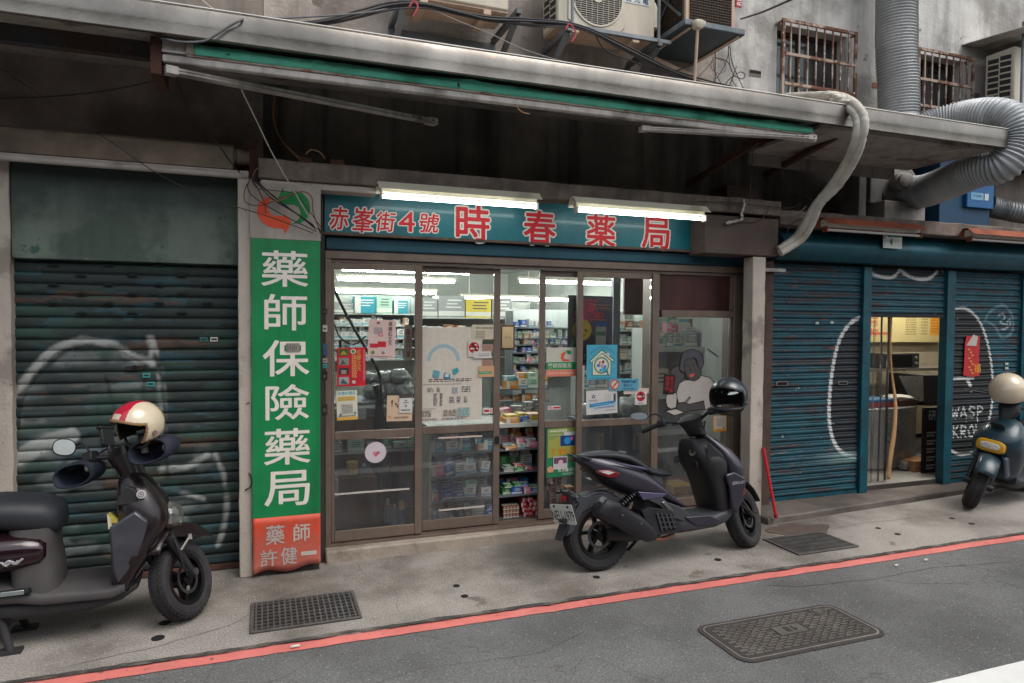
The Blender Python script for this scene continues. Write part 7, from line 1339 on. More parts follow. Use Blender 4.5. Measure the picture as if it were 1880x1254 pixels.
def wheel(root, c, Rr, tw, T=None, spokes=5, disc_=True, rim_r=.66, rm=None):
    """wheel in its own frame, axle along y"""
    rm = rm or rimb; q = Rr * rim_r; mb = MB()
    mb.lathe([(q * .86, -tw * .36), (q * 1.0, -tw * .40), (q * 1.03, -tw * .34), (q * .93, -tw * .2), (q * .93, tw * .2), (q * 1.03, tw * .34), (q * 1.0, tw * .40), (q * .86, tw * .36), (q * .86, -tw * .36)], (0, 0, 0), (0, 1, 0), rm, 48, cap=False)
    mb.lathe([(.012, -tw * .5), (.034, -tw * .45), (.04, -tw * .2), (.04, tw * .2), (.034, tw * .45), (.012, tw * .5)], (0, 0, 0), (0, 1, 0), rm, 20)
    for k in range(spokes):
        a = 2 * math.pi * k / spokes + .3; d = Vector((math.cos(a), 0, math.sin(a))); s_ = Vector((-math.sin(a), 0, math.cos(a)))
        mb.loft([(d * .03, s_ * .020, (0, tw * .22, 0), 4), (d * q * .5 + s_ * .01, s_ * .013, (0, tw * .17, 0), 4), (d * q * .9 + s_ * .03, s_ * .017, (0, tw * .22, 0), 4)], rm, 10)
    w = mb.build("wheel", root); M = (T or Matrix()) @ Matrix.Translation(c); w.matrix_local = M
    mb = MB(); prof = [(q * 1.01, -tw * .36), (q * 1.12, -tw * .47), (Rr * .86, -tw * .5), (Rr * .94, -tw * .42), (Rr * .985, -tw * .24), (Rr * .985, -tw * .20), (Rr * .972, -tw * .195), (Rr * .972, -tw * .165), (Rr * .99, -tw * .16), (Rr, 0), (Rr * .99, tw * .16), (Rr * .972, tw * .165), (Rr * .972, tw * .195), (Rr * .985, tw * .20), (Rr * .985, tw * .24), (Rr * .94, tw * .42), (Rr * .86, tw * .5), (q * 1.12, tw * .47), (q * 1.01, tw * .36), (q * 1.01, -tw * .36)]
    mb.lathe(prof, (0, 0, 0), (0, 1, 0), rubber, 64, cap=False)
    for k in range(44):
        a = 2 * math.pi * k / 44
        for sg in (-1, 1):
            a2 = a + (.07 if sg > 0 else 0); p0 = Vector((math.cos(a2) * Rr * .962, sg * tw * .34, math.sin(a2) * Rr * .962)); p1 = Vector((math.cos(a2 + .10) * Rr * .982, sg * tw * .20, math.sin(a2 + .10) * Rr * .982)); mb.beam(p0, p1, .008, .010, rubber, up=(math.cos(a2), 0, math.sin(a2)))
    mb.build("tyre", w, ang=30)
    if disc_:
        mb = MB(); mb.disc((0, -tw * .36, 0), (0, -1, 0), q * .58, mat("brake_disc_steel", S('5c5c5e'), .35, .8, var=.1), 36, .004, q * .46)
        for k in range(5): a = 2 * math.pi * k / 5; mb.beam((math.cos(a) * .03, -tw * .37, math.sin(a) * .03), (math.cos(a) * q * .45, -tw * .37, math.sin(a) * q * .45), .012, .004, rm, up=(0, 1, 0))
        mb.build("brake_disc", w)
    return w
def rotated(mb, T): mb.v = [tuple(T @ Vector(q)) for q in mb.v]; return mb
def about(p, d, ang): return Matrix.Translation(p) @ Matrix.Rotation(ang, 4, Vector(d).normalized()) @ Matrix.Translation(-Vector(p))
def XS(x, zb_, zt_, w, e=2.6): return ((x, 0, (zb_ + zt_) / 2), (0, w, 0), (0, 0, (zt_ - zb_) / 2), e)          # section across x
def ZS(z, xa, xb, w, e=2.6): return (((xa + xb) / 2, 0, z), ((xb - xa) / 2, 0, 0), (0, w, 0), e)                # section across z
def plate(mb, pts, y0, y1, mt): return mb.prism(pts, y0, y1, mt)
def both(mb, pts, y0, y1, mt): mb.prism(pts, -y1, -y0, mt); mb.prism(pts, y0, y1, mt); return mb
def cut(c, n=8): return [(Vector(c[i][0]), c[i][1]) for i in range(len(c))]
def mirror(root, T, p0, p1, c, a, b, n, face=chrome):
    mb = MB(); mb.tube(spline([p0, (Vector(p0) + Vector(p1)) * .5 + Vector((0, 0, .03)), p1], 6), .006, blkp, 8); mb.loft([(Vector(c) + Vector(n) * -.022, Vector(a) * .5, Vector(b) * .5, 2.4), (Vector(c) + Vector(n) * -.012, Vector(a) * .95, Vector(b) * .95, 2.4), (Vector(c), Vector(a), Vector(b), 2.4)], blkp, 24); o = lpart(rotated(mb, T), "mirror", root)
    mb = MB(); mb.loft([(Vector(c) + Vector(n) * .0005, Vector(a) * .9, Vector(b) * .88, 2.4), (Vector(c) + Vector(n) * .002, Vector(a) * .9, Vector(b) * .88, 2.4)], face, 24); lpart(rotated(mb, T), "mirror_glass", o)
def helmet(name, label, loc, heading, pitch, r, colf, full=False, roll=0, trimc='8a6a48'):
    t = thing(name, label, "helmet", loc); NU, NV = 160, 108
    def shell(rr, mf, nm):
        mb = MB(); v = []
        for i in range(NV + 1):
            th = math.pi * i / NV
            for j in range(NU): ph = 2 * math.pi * j / NU; d = Vector((math.sin(th) * math.cos(ph), math.sin(th) * math.sin(ph), math.cos(th))); v.append((d.x * rr * 1.06, d.y * rr * .92, d.z * rr * .98 if d.z > -.62 else -.62 * rr * .98))
        mb.v = v
        for i in range(NV):
            for j in range(NU):
                th = math.pi * (i + .5) / NV; ph = 2 * math.pi * (j + .5) / NU; d = Vector((math.sin(th) * math.cos(ph), math.sin(th) * math.sin(ph), math.cos(th)))
                if d.z < -.60: continue
                brow = (.62 if full else .46) - .35 * d.y * d.y; fx = .28 + .25 * max(0, -d.z) * (0 if full else 1) - (.0 if not full else 0)
                if d.x > fx and d.z < brow and not (full and d.z < -.45): continue
                if not full and d.z < -.50 and d.x < -.35: continue
                mb.f.append((i * NU + j, i * NU + (j + 1) % NU, (i + 1) * NU + (j + 1) % NU, (i + 1) * NU + j)); mb.mi.append(mb.m(mf(d, fx, brow)))
        return mb
    trim = flat(trimc)
    def mf(d, fx, brow):
        if (d.x > fx - .09 and d.z < brow + .09 and not (full and d.z < -.40)): return trim
        if d.z < -.53: return trim
        return colf(d)
    Mr = Matrix.Translation(loc) @ Matrix.Rotation(heading, 4, 'Z') @ Matrix.Rotation(pitch, 4, 'Y') @ Matrix.Rotation(roll, 4, 'X')
    t.matrix_world = Mr
    o = lpart(shell(r, mf, 'shell'), "shell", t, ang=60, solid=.006); lpart(shell(r * .93, lambda *a: mat("helmet_lining", S('0e0e10'), .9, var=.2), 'lining'), "lining", t, ang=60, solid=.01)
    mb = MB(); 
    for s_ in (-1, 1): mb.disc((-.02 * r, s_ * .915 * r, -.28 * r), (0, s_, 0), .10 * r, flat('7a6258') if not full else steelb, 18, .008)
    for s_ in (-.4, 0, .4): mb.disc((math.cos(s_) * 1.0 * r * .93, math.sin(s_) * r * .86, .40 * r), (1, s_, .4), .035 * r, blkp, 10, .006)
    lpart(mb, "stud", t)
    mb = MB(); mb.tube(spline([(.1 * r, -.8 * r, -.55 * r), (.25 * r, -.4 * r, -.85 * r), (.25 * r, .4 * r, -.85 * r), (.1 * r, .8 * r, -.55 * r)], 6), .007, blkp, 6); lpart(mb, "chin_strap", t)
    return t
def place(t, loc, heading, lean): t.location = loc; t.rotation_euler = (-lean, 0, heading)

# --- purple-grey sport scooter in the middle
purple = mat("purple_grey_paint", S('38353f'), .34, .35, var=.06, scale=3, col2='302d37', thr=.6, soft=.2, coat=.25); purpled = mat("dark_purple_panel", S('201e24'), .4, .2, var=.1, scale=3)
greyp = mat("grey_scooter_plastic", S('33353a'), .55, var=.1, scale=6, rvar=.1); muff = mat("muffler_black", S('242529'), .45, .3, var=.12, scale=6)
s3 = thing("scooter", "dark purple-grey sport scooter leaning on its stand in front of the pharmacy, plate at left", "scooter", (0, 0, 0), "scooters parked at the shopfronts"); Lp = lsplit
wheel(s3, (0, 0, .248), .248, .135, spokes=5)
bodyrings = [XS(-.215, .832, .846, .012), XS(-.13, .755, .846, .075), XS(-.04, .655, .842, .12), XS(.06, .595, .825, .142), XS(.16, .545, .795, .152), XS(.26, .51, .750, .156), XS(.34, .50, .695, .155), XS(.42, .485, .63, .148), XS(.50, .455, .555, .14), XS(.58, .43, .48, .13), XS(.63, .42, .44, .12)]
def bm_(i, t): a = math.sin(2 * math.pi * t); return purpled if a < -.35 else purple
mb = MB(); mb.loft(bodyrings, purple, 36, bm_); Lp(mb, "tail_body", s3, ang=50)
mb = MB(); mb.loft([XS(-.16, .832, .847, .06), XS(-.06, .818, .866, .095), XS(.06, .80, .866, .12), XS(.16, .775, .848, .135), XS(.26, .72, .800, .138), XS(.34, .675, .735, .135), XS(.42, .655, .712, .13), XS(.50, .648, .695, .105), XS(.555, .648, .672, .06)], seatm, 28); Lp(mb, "seat", s3, ang=60)
mb = MB(); both(mb, [(-.225, .850), (-.21, .858), (-.10, .822), (-.02, .80), (-.04, .775), (-.14, .812)], .06, .08, blkp); mb.box(-.20, -.12, -.055, .055, .80, .82, blkp); Lp(mb, "grab_rail", s3, bevel=.006)
mb = MB(); tl = mat("tail_lamp_red", S('6e1620'), .2, var=.1, coat=.6); both(mb, [(-.10, .745), (.0, .742), (.075, .715), (.04, .685), (-.02, .690), (-.07, .712)], .085, .149, tl); Lp(mb, "tail_lamp", s3, bevel=.006)
mb = MB(); both(mb, [(-.08, .735), (-.02, .738), (.03, .722), (-.02, .712)], .148, .1515, flat('b9b4ae', .2)); Lp(mb, "lamp_reflector", s3)
mb = MB(); both(mb, [(-.03, .806), (.27, .742), (.30, .715), (.27, .722), (.13, .755)], .145, .163, mat("light_purple_paint", S('55516a'), .34, .35, var=.05, coat=.25)); both(mb, [(.20, .58), (.44, .545), (.40, .52), (.24, .515)], .148, .161, _mats["light_purple_paint"]); Lp(mb, "side_highlight_panel", s3, bevel=.012, bseg=3)
mb = MB(); both(mb, [(.26, .505), (.42, .50), (.50, .44), (.60, .40), (.72, .30), (.68, .27), (.52, .33), (.43, .42)], .125, .158, greyp); Lp(mb, "side_cover", s3, bevel=.008)
mb = MB(); both(mb, [(.44, .445), (.465, .45), (.535, .385), (.53, .362), (.505, .368)], .155, .168, steelb); Lp(mb, "folded_footpeg", s3, bevel=.006)
mb = MB(); mb.loft([ZS(.33, .30, .58, .11), ZS(.48, .36, .56, .12), ZS(.66, .36, .52, .11)], greyp, 20); Lp(mb, "seat_pedestal", s3)
for o in s3.children:
    if o.name.split('.')[0] in ('tail_body', 'seat', 'grab_rail', 'tail_lamp', 'lamp_reflector', 'side_highlight_panel'): o.location.x += .055; o.location.z -= .045
# engine, shock, swing unit
mb = MB(); mb.loft([XS(.04, .19, .31, .09), XS(.2, .17, .36, .12), XS(.42, .17, .41, .13), XS(.56, .2, .38, .12)], blkp, 16); Lp(mb, "engine", s3)
mb = MB(); pts = [(.27, .40), (.33, .42), (.51, .385), (.585, .26), (.55, .222), (.38, .225), (.30, .33)]; plate(mb, pts, -.178, -.13, blkp); mb.prism([(.37, .382), (.50, .362), (.555, .265), (.535, .243), (.41, .245)], -.181, -.1785, pit)
for k in range(4): a = Vector((.385 + k * .036, -.186, .378 - k * .006)); b = Vector((.42 + k * .036, -.186, .25 + k * .003)); mb.beam(a, b, .012, .008, greyp, up=(0, 1, 0))
for k in range(3): mb.beam(Vector((.385 + .012 * k, -.185, .345 - .034 * k)), Vector((.535 + .006 * k, -.185, .335 - .034 * k)), .006, .007, greyp, up=(0, 1, 0))
Lp(mb, "radiator_guard", s3, bevel=.003)
mb = MB(); mb.tube([(.10, -.12, .42), (.26, -.12, .52)], .016, steelb, 8)
for k in range(9): p = Vector((.10, -.12, .42)).lerp(Vector((.26, -.12, .52)), (k + .5) / 9); mb.lathe([(.028, -.004), (.034, 0), (.028, .004)], p, (.16, 0, .10), blkp, 14)
Lp(mb, "shock_absorber", s3)
mb = MB(); d = Vector((.40, -.14, .215)); 
mb.loft([((-.075, -.185, .475), (.022, 0, .03), (0, .05, 0), 3), ((-.065, -.185, .468), (.045, 0, .062), (0, .062, 0), 3.2), ((.03, -.185, .415), (.05, 0, .068), (0, .066, 0), 3.2), ((.04, -.185, .41), (.043, 0, .06), (0, .058, 0), 3.2), ((.20, -.18, .315), (.045, 0, .062), (0, .058, 0), 3.2), ((.32, -.17, .235), (.036, 0, .045), (0, .05, 0), 3), ((.37, -.165, .205), (.014, 0, .016), (0, .025, 0), 3)], muff, 22); Lp(mb, "muffler", s3, ang=45)
mb = MB(); mb.disc((-.076, -.185, .476), (-.88, 0, .47), .026, pit, 16, .004); mb.tube(spline([(.34, -.16, .205), (.45, -.13, .185), (.58, -.08, .19)], 6), .017, mat("hot_exhaust", S('8a5f4a'), .4, .7, var=.2), 10); mb.disc((.07, -.251, .405), (0, -1, 0), .008, steelb, 10, .004); mb.disc((.22, -.24, .33), (0, -1, 0), .008, steelb, 10, .004); Lp(mb, "exhaust_fittings", s3)
# rear mudguard, plate holder
mb = MB(); v = []; n = 14
for i in range(n + 1):
    a = R(60 + 100 * i / n)
    for j in range(5): y = -.07 + .035 * j; r_ = .285 + .012 * (1 - abs(y) / .07); v.append((math.cos(a) * r_ + .0, y, .25 + math.sin(a) * r_))
mb.add(v, [(i * 5 + j, i * 5 + j + 1, (i + 1) * 5 + j + 1, (i + 1) * 5 + j) for i in range(n) for j in range(4)], greyp); Lp(mb, "rear_mudguard", s3, ang=60, solid=.008)
mb = MB(); both(mb, [(.24, .44), (.05, .53), (-.12, .52), (-.23, .575), (-.235, .55), (-.16, .48), (-.20, .42), (-.27, .27), (-.22, .29), (-.14, .42), (.0, .47), (.22, .40)], .05, .075, greyp); mb.loft([((-.215, 0, .56), (.02, 0, 0), (0, .09, 0), 3), ((-.20, 0, .45), (.018, 0, .0), (0, .08, 0), 3), ((-.245, 0, .33), (.012, 0, 0), (0, .075, 0), 3), ((-.30, 0, .235), (.006, 0, 0), (0, .05, 0), 3)], greyp, 18); Lp(mb, "plate_holder", s3, bevel=.006)
pm = Matrix.Translation((-.268, -.035, .412)) @ Matrix.Rotation(R(-14), 4, 'Y') @ Matrix.Rotation(R(-74), 4, 'Z')
mb = MB(); mb.cbox(-.115, .115, -.003, .0, -.07, .07, mat("licence_plate_white", S('c6cbc4'), .4, var=.05, scale=10), .008); rotated(mb, pm); pl_ = Lp(mb, "licence_plate", s3)
mb = MB(); text(mb, "NEU-1979", 0, -.008, .072, -.0036, flat('17181a'), .012, wide=.54); [mb.disc((x, -.003, .055), (0, -1, 0), .009, blkp, 10, .004) for x in (-.07, .07)]; rotated(mb, pm); Lp(mb, "plate_lettering", pl_)
mb = MB(); mb.loft([((-.225, -.0, .515), (.012, 0, 0), (0, .03, 0), 3), ((-.25, -.0, .512), (.012, 0, 0), (0, .025, 0), 3)], mat("reflector_red", S('a8202a'), .2), 12); mb.box(-.25, -.235, -.03, .03, .495, .53, _mats["reflector_red"]); Lp(mb, "reflector", s3)
for s_ in (-1, 1): mb = MB(); mb.loft([((-.20, s_ * .09, .545), (.03, 0, 0), (0, .012, .0), 2.4), ((-.21, s_ * .13, .54), (.032, 0, 0), (0, .006, .014), 2.4), ((-.21, s_ * .15, .538), (.01, 0, 0), (0, .003, .006), 2.4)], blkp, 12); Lp(mb, "rear_indicator", s3)
# floor, belly, leg shield
mb = MB(); mb.loft([XS(.52, .20, .40, .12, 4), XS(.62, .20, .335, .155, 4), XS(.72, .205, .325, .165, 4), XS(.90, .215, .325, .168, 4), XS(1.0, .24, .345, .165, 4), XS(1.05, .27, .36, .155, 4)], greyp, 28); Lp(mb, "floorboard", s3, ang=40)
mb = MB(); both(mb, [(.63, .325), (.84, .32), (.93, .275), (.87, .245), (.73, .25), (.67, .285)], .155, .172, purple); Lp(mb, "floor_side_panel", s3, bevel=.01, bseg=3)
mb = MB(); mb.loft([ZS(.33, .94, 1.04, .15, 3.5), ZS(.42, .92, 1.05, .165, 3.5), ZS(.52, .89, 1.06, .17, 3.5), ZS(.60, .86, 1.06, .175, 3.5), ZS(.68, .81, 1.06, .19, 3.5), ZS(.75, .79, 1.03, .175, 3.2), ZS(.82, .78, .97, .13, 3), ZS(.86, .79, .93, .085, 3)], blkp, 28); Lp(mb, "inner_shield", s3, ang=45)
mb = MB(); mb.disc((.80, -.075, .765), (-.9, -.25, .3), .028, steelb, 18, .012); mb.disc((.795, -.075, .768), (-.9, -.25, .3), .012, pit, 12, .014); mb.disc((.79, .12, .70), (-.9, .1, .2), .03, greyp, 18, .012); mb.loft([((.80, -.09, .675), (0, .04, .0), (.0, 0, .035), 3), ((.784, -.09, .675), (0, .035, .0), (.0, 0, .03), 3)], pit, 12); Lp(mb, "ignition_lock", s3)
mb = MB(); both(mb, [(.86, .845), (.84, .74), (.90, .62), (.96, .66), (1.02, .70)], .165, .178, blkp); Lp(mb, "shield_edge", s3, bevel=.006)
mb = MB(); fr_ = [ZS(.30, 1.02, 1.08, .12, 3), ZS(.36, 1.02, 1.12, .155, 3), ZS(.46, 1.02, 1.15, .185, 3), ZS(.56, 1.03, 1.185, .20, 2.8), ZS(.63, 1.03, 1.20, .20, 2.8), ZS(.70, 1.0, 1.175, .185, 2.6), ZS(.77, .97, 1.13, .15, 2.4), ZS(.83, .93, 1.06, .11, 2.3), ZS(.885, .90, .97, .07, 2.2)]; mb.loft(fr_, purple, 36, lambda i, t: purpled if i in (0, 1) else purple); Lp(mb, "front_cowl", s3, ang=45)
mb = MB(); both(mb, [(.98, .60), (1.06, .615), (1.17, .555), (1.12, .40), (1.06, .31), (1.02, .36), (1.01, .50)], .178, .205, purple); Lp(mb, "leg_shield_side", s3, bevel=.014, bseg=3)
mb = MB(); mb.loft([ZS(.60, 1.17, 1.215, .12, 3), ZS(.66, 1.15, 1.20, .12, 3), ZS(.72, 1.13, 1.16, .10, 3)], clearl, 20); Lp(mb, "headlight", s3)
mb = MB(); text(mb, "ZERO.GT", 1.085, .535, .020, -.2065, flat('b9b6bd', .3), .0, skew=.25); Lp(mb, "lettering", s3)
# steering assembly, turned to the left
st3 = R(30); T3 = about((.90, 0, .86), (-.40, 0, .86), st3)
wheel(s3, (1.345, 0, .232), .232, .115, T3, spokes=5)
mb = MB(); 
for s_ in (-1, 1): mb.tube([(.99, s_ * .075, .60), (1.345 - .02, s_ * .082, .235)], [.024, .019], blkp, 12); mb.lathe([(.022, -.02), (.022, .02)], (1.345, s_ * .082, .235), (0, 1, 0), blkp, 12)
mb.beam((1.0, -.09, .60), (1.0, .09, .60), .05, .03, blkp); Lp(rotated(mb, T3), "fork", s3)
mb = MB(); v = []; n = 14
for i in range(n + 1):
    a = R(20 + 120 * i / n)
    for j in range(5): y = -.072 + .036 * j; r_ = .262 + .012 * (1 - abs(y) / .072) - .01 * abs(i - n / 2) / n; v.append((1.345 + math.cos(a) * r_, y, .235 + math.sin(a) * r_))
mb.add(v, [(i * 5 + j, i * 5 + j + 1, (i + 1) * 5 + j + 1, (i + 1) * 5 + j) for i in range(n) for j in range(4)], blkp); Lp(rotated(mb, T3), "front_mudguard", s3, ang=60, solid=.008)
mb = MB(); mb.loft([((1.26, -.10, .42), (.03, 0, .03), (0, .006, 0), 3), ((1.26, -.107, .42), (.025, 0, .025), (0, .004, 0), 3)], mat("amber_reflector", S('c8641e'), .25, var=.05), 12); Lp(rotated(mb, T3), "amber_reflector", s3)
mb = MB(); mb.loft([((.90, 0, .84), (.06, 0, 0), (0, .06, 0), 3), ((.855, 0, .92), (.065, 0, .01), (0, .07, 0), 3), ((.83, 0, .97), (.05, 0, .02), (0, .10, 0), 3), ((.825, 0, .995), (.02, 0, .01), (0, .06, 0), 3)], blkp, 20); Lp(rotated(mb, T3), "handlebar_cowl", s3)
mb = MB(); mb.tube(spline([(.74, -.34, .955), (.80, -.20, .985), (.84, -.10, .96), (.855, 0, .93), (.84, .10, .96), (.80, .20, .985), (.74, .34, .955)], 8), .012, blkp, 10); Lp(rotated(mb, T3), "handlebar", s3)
for s_ in (-1, 1):
    mb = MB(); mb.tube([(.775, s_ * .245, .975), (.725, s_ * .365, .950)], [.018, .019], grip, 14); Lp(rotated(mb, T3), "grip", s3)
    mb = MB(); mb.cbox(.765, .825, s_ * .215 - .03, s_ * .215 + .03, .955, 1.01, blkp, .012); mb.tube(spline([(.83, s_ * .22, .985), (.86, s_ * .28, .975), (.80, s_ * .37, .95)], 5), .006, blkp, 6); Lp(rotated(mb, T3), "brake_lever", s3, bevel=.004)
mirror(s3, T3, (.82, .20, 1.0), (.84, .33, 1.07), (.83, .42, 1.085), (-.018, .072, .010), (.0, .008, .034), (-.95, -.25, .1), mat("mirror_dull", S('7d8180'), .1, .9, var=.03))
mirror(s3, T3, (.82, -.20, 1.0), (.84, -.30, 1.07), (.83, -.36, 1.10), (.0, .085, .01), (.0, .01, .04), (-.97, .2, .1))
mb = MB(); mb.tube([(.48, .16, .18), (.40, .30, .012)], .012, blkp, 8); Lp(mb, "side_stand", s3)
c3 = G(1098, 1046, 0); place(s3, (c3.x, c3.y, 0), R(1.5), R(7)); s3.scale = (.95, .95, .95)
for o in s3.children:
    if o.name.split('.')[0] in ('handlebar', 'grip', 'brake_lever', 'mirror', 'handlebar_cowl'): o.location.z += .04
hp = P(1337, 728, c3.y - .18)
helmet("black_helmet", "black open-face helmet hung on the purple scooter's right grip", (hp.x, hp.y, hp.z), R(214), R(6), .132, lambda d: mat("black_gloss", S('34383f'), .28, .1, var=.1, coat=.4), full=True, trimc='1a1a1c')

for i, (pts, r) in enumerate((([(.80, -.18, .96), (.88, -.13, .99), (.93, -.04, .93), (.93, 0, .84)], .005), ([(.80, .18, .96), (.89, .13, .97), (.93, .05, .92), (.92, 0, .84)], .005), ([(1.06, -.10, .50), (1.10, -.12, .42), (1.22, -.11, .32), (1.33, -.10, .28)], .005))): mb = MB(); mb.tube(spline(pts, 6), r, blkp, 6); lpart(mb, "brake_hose", s3)
# --- brown retro scooter at left
brownp = mat("dark_brown_paint", S('20171a'), .27, .2, var=.1, scale=4, col2='30272a', thr=.6, soft=.2, coat=.3, spot='5a5050', spthr=.74, spscale=40); maroon = mat("maroon_gloss_paint", S('24131a'), .12, .2, var=.05, coat=.6)
dusty = mat("dusty_grey_plastic", S('3b393b'), .75, var=.18, scale=5, col2='524e4d', thr=.55, soft=.25, spot='474545', spthr=.68, spscale=12, bump=.15, bscale=120); dark_d = mat("dusty_black_plastic", S('2c2b2d'), .65, var=.15, scale=6)
s1 = thing("scooter", "dark brown retro scooter with navy hand covers in front of the green shutter", "scooter", (0, 0, 0), "scooters parked at the shopfronts")
mb = MB(); mb.loft([XS(-1.42, .66, .70, .06), XS(-1.36, .62, .735, .11), XS(-1.2, .60, .765, .14), XS(-1.0, .60, .765, .155), XS(-.80, .595, .757, .16), XS(-.70, .57, .75, .155), XS(-.61, .55, .735, .145), XS(-.55, .55, .705, .12), XS(-.525, .58, .67, .06)], seatm, 28); Lp(mb, "seat", s1, ang=60)
mb = MB(); mb.loft([XS(-1.50, .48, .56, .08), XS(-1.42, .42, .60, .15), XS(-1.2, .38, .615, .195), XS(-.9, .375, .60, .20), XS(-.68, .385, .59, .19), XS(-.61, .40, .575, .18), XS(-.585, .44, .54, .165)], maroon, 32); Lp(mb, "rear_body", s1, ang=60)
mb = MB(); mb.loft([ZS(.26, -.74, -.535, .17, 3.5), ZS(.40, -.75, -.545, .165, 3.5), ZS(.50, -.76, -.56, .155, 3.5), ZS(.60, -.76, -.55, .14, 3.5)], dusty, 24); Lp(mb, "seat_pedestal", s1)
mb = MB(); mb.loft([XS(-1.1, .25, .37, .185, 4), XS(-.86, .25, .345, .19, 4), XS(-.70, .24, .32, .19, 4), XS(-.60, .22, .29, .19, 4.5), XS(-.30, .21, .275, .19, 4.5), XS(-.24, .23, .30, .185, 4)], dusty, 28); Lp(mb, "floorboard", s1, ang=40)
mb = MB(); mb.loft([XS(-.86, .18, .26, .15, 3), XS(-.70, .14, .26, .16, 3), XS(-.40, .145, .24, .16, 3), XS(-.26, .18, .25, .15, 3), XS(-.19, .225, .27, .12, 3)], dark_d, 22); Lp(mb, "belly_pan", s1)
mb = MB(); mb.cbox(-.775, -.635, -.2, -.186, .300, .330, pit, .008); mb.cbox(-.765, -.66, -.206, -.199, .304, .326, mat("folded_peg_metal", S('a9b2b4'), .35, .7, var=.06), .006); mb.cbox(-.665, -.645, -.208, -.199, .307, .329, blkp, .004); Lp(mb, "folded_footpeg", s1, bevel=.002)
mb = MB(); emb = [(-.755, .468), (-.735, .452), (-.715, .468), (-.697, .456), (-.678, .470), (-.668, .478)]; pts = [(x, -.1985, z) for x, z in emb]; mb.tube(spline(pts, 5), .006, flat('9a979c', .25), 6); mb.tube(spline([(x + .01, -.1985, .925 - z) for x, z in emb[:4]], 5), .006, flat('9a979c', .25), 6); mb.tube([(-.83, -.199, .46), (-.755, -.1985, .468)], .006, flat('9a979c', .25), 6); Lp(mb, "chrome_emblem", s1)
mb = MB(); [mb.loft([((-.585, -.1, .262), (.05, 0, 0), (0, .045, 0), 2), ((-.585, -.1, .292), (.04, 0, 0), (0, .035, 0), 2)], dusty, 18)]; Lp(mb, "floor_boss", s1)
# leg shield and front
mb = MB(); mb.loft([ZS(.235, -.29, -.215, .15, 3), ZS(.30, -.285, -.185, .185, 3), ZS(.40, -.275, -.125, .195, 3), ZS(.50, -.275, -.065, .19, 2.8), ZS(.58, -.285, -.035, .175, 2.6), ZS(.66, -.295, -.05, .155, 2.5), ZS(.74, -.295, -.095, .125, 2.4), ZS(.80, -.285, -.145, .09, 2.3), ZS(.835, -.265, -.185, .05, 2.2)], brownp, 36); Lp(mb, "leg_shield", s1, ang=60)
mb = MB(); mb.loft([ZS(.27, -.31, -.25, .15, 4), ZS(.33, -.315, -.25, .16, 4), ZS(.45, -.31, -.25, .155, 4), ZS(.56, -.325, -.25, .145, 4), ZS(.60, -.33, -.25, .13, 4)], dark_d, 22); both(mb, [(-.305, .585), (-.19, .66), (-.13, .60), (-.17, .42), (-.27, .29), (-.29, .36)], .16, .193, mat("clear_grey_pouch", S('3a3b42'), .3, var=.2, coat=.3, bump=.4, bscale=20)); Lp(mb, "inner_pocket", s1, bevel=.012)
mb = MB(); both(mb, [(-.29, .68), (-.24, .79), (-.19, .76), (-.17, .68)], .11, .142, dark_d); Lp(mb, "glove_box", s1, bevel=.01)
mb = MB(); mb.prism([(-.315, .565), (-.318, .64), (-.295, .62), (-.265, .585), (-.29, .56)], -.13, -.08, flat('b8a84a')); mb.prism([(-.317, .565), (-.322, .645), (-.308, .62), (-.30, .57)], -.136, -.131, flat('cfc8b4')); fl_ = Lp(mb, "leaflet", s1)
mb = MB(); mb.loft([((-.075, 0, .575), (.03, 0, 0), (0, 0, .01), 2.4), ((-.055, 0, .575), (0, .075, 0), (0, 0, .075), 2.4), ((-.02, 0, .57), (0, .07, 0), (0, 0, .07), 2.4), ((.01, 0, .565), (0, .05, 0), (0, 0, .055), 2.2), ((.022, 0, .562), (0, .02, 0), (0, 0, .025), 2)][1:], clearl, 24); Lp(mb, "headlight", s1)
mb = MB(); mb.loft([((-.045, 0, .575), (0, .06, 0), (0, 0, .062), 2.4), ((-.03, 0, .57), (0, .052, 0), (0, 0, .055), 2.4)], chrome, 20); Lp(mb, "headlight_reflector", s1)
mb = MB(); mb.disc((-.165, -.148, .735), (.1, -1, .2), .022, flat('c9c6c4', .3), 22, .008); mb.disc((-.165, -.157, .7365), (.1, -1, .2), .015, flat('77777c', .3), 20, .003, .011); mb.disc((-.165, -.157, .7365), (.1, -1, .2), .005, flat('77777c', .3), 12, .003); Lp(mb, "round_badge", s1)
mb = MB(); mb.loft([((-.215, -.125, .775), (.03, 0, .01), (0, .006, 0), 2), ((-.215, -.14, .775), (.022, 0, .008), (0, .003, 0), 2)], flat('5a4440', .2), 16); Lp(mb, "front_indicator", s1)
st1 = R(60); T1 = about((-.22, 0, .80), (-.36, 0, .93), st1)
mb = MB(); mb.loft([((-.215, 0, .80), (.055, 0, .0), (0, .055, 0), 3), ((-.235, 0, .86), (.06, 0, .01), (0, .06, 0), 3), ((-.26, 0, .93), (.065, 0, .02), (0, .075, 0), 3), ((-.275, 0, .965), (.03, 0, .01), (0, .05, 0), 3)], mat("black_gloss_cowl", S('1d191b'), .25, .1, var=.08, coat=.4), 22); Lp(rotated(mb, T1), "handlebar_cowl", s1)
mb = MB(); mb.tube(spline([(-.32, -.29, .93), (-.29, -.18, .945), (-.255, -.08, .93), (-.25, 0, .915), (-.255, .08, .93), (-.29, .18, .945), (-.32, .29, .93)], 8), .013, blkp, 10); Lp(rotated(mb, T1), "handlebar", s1)
muffm = mat("navy_hand_cover", S('12182a'), .75, var=.15, scale=7, bump=.6, bscale=16)
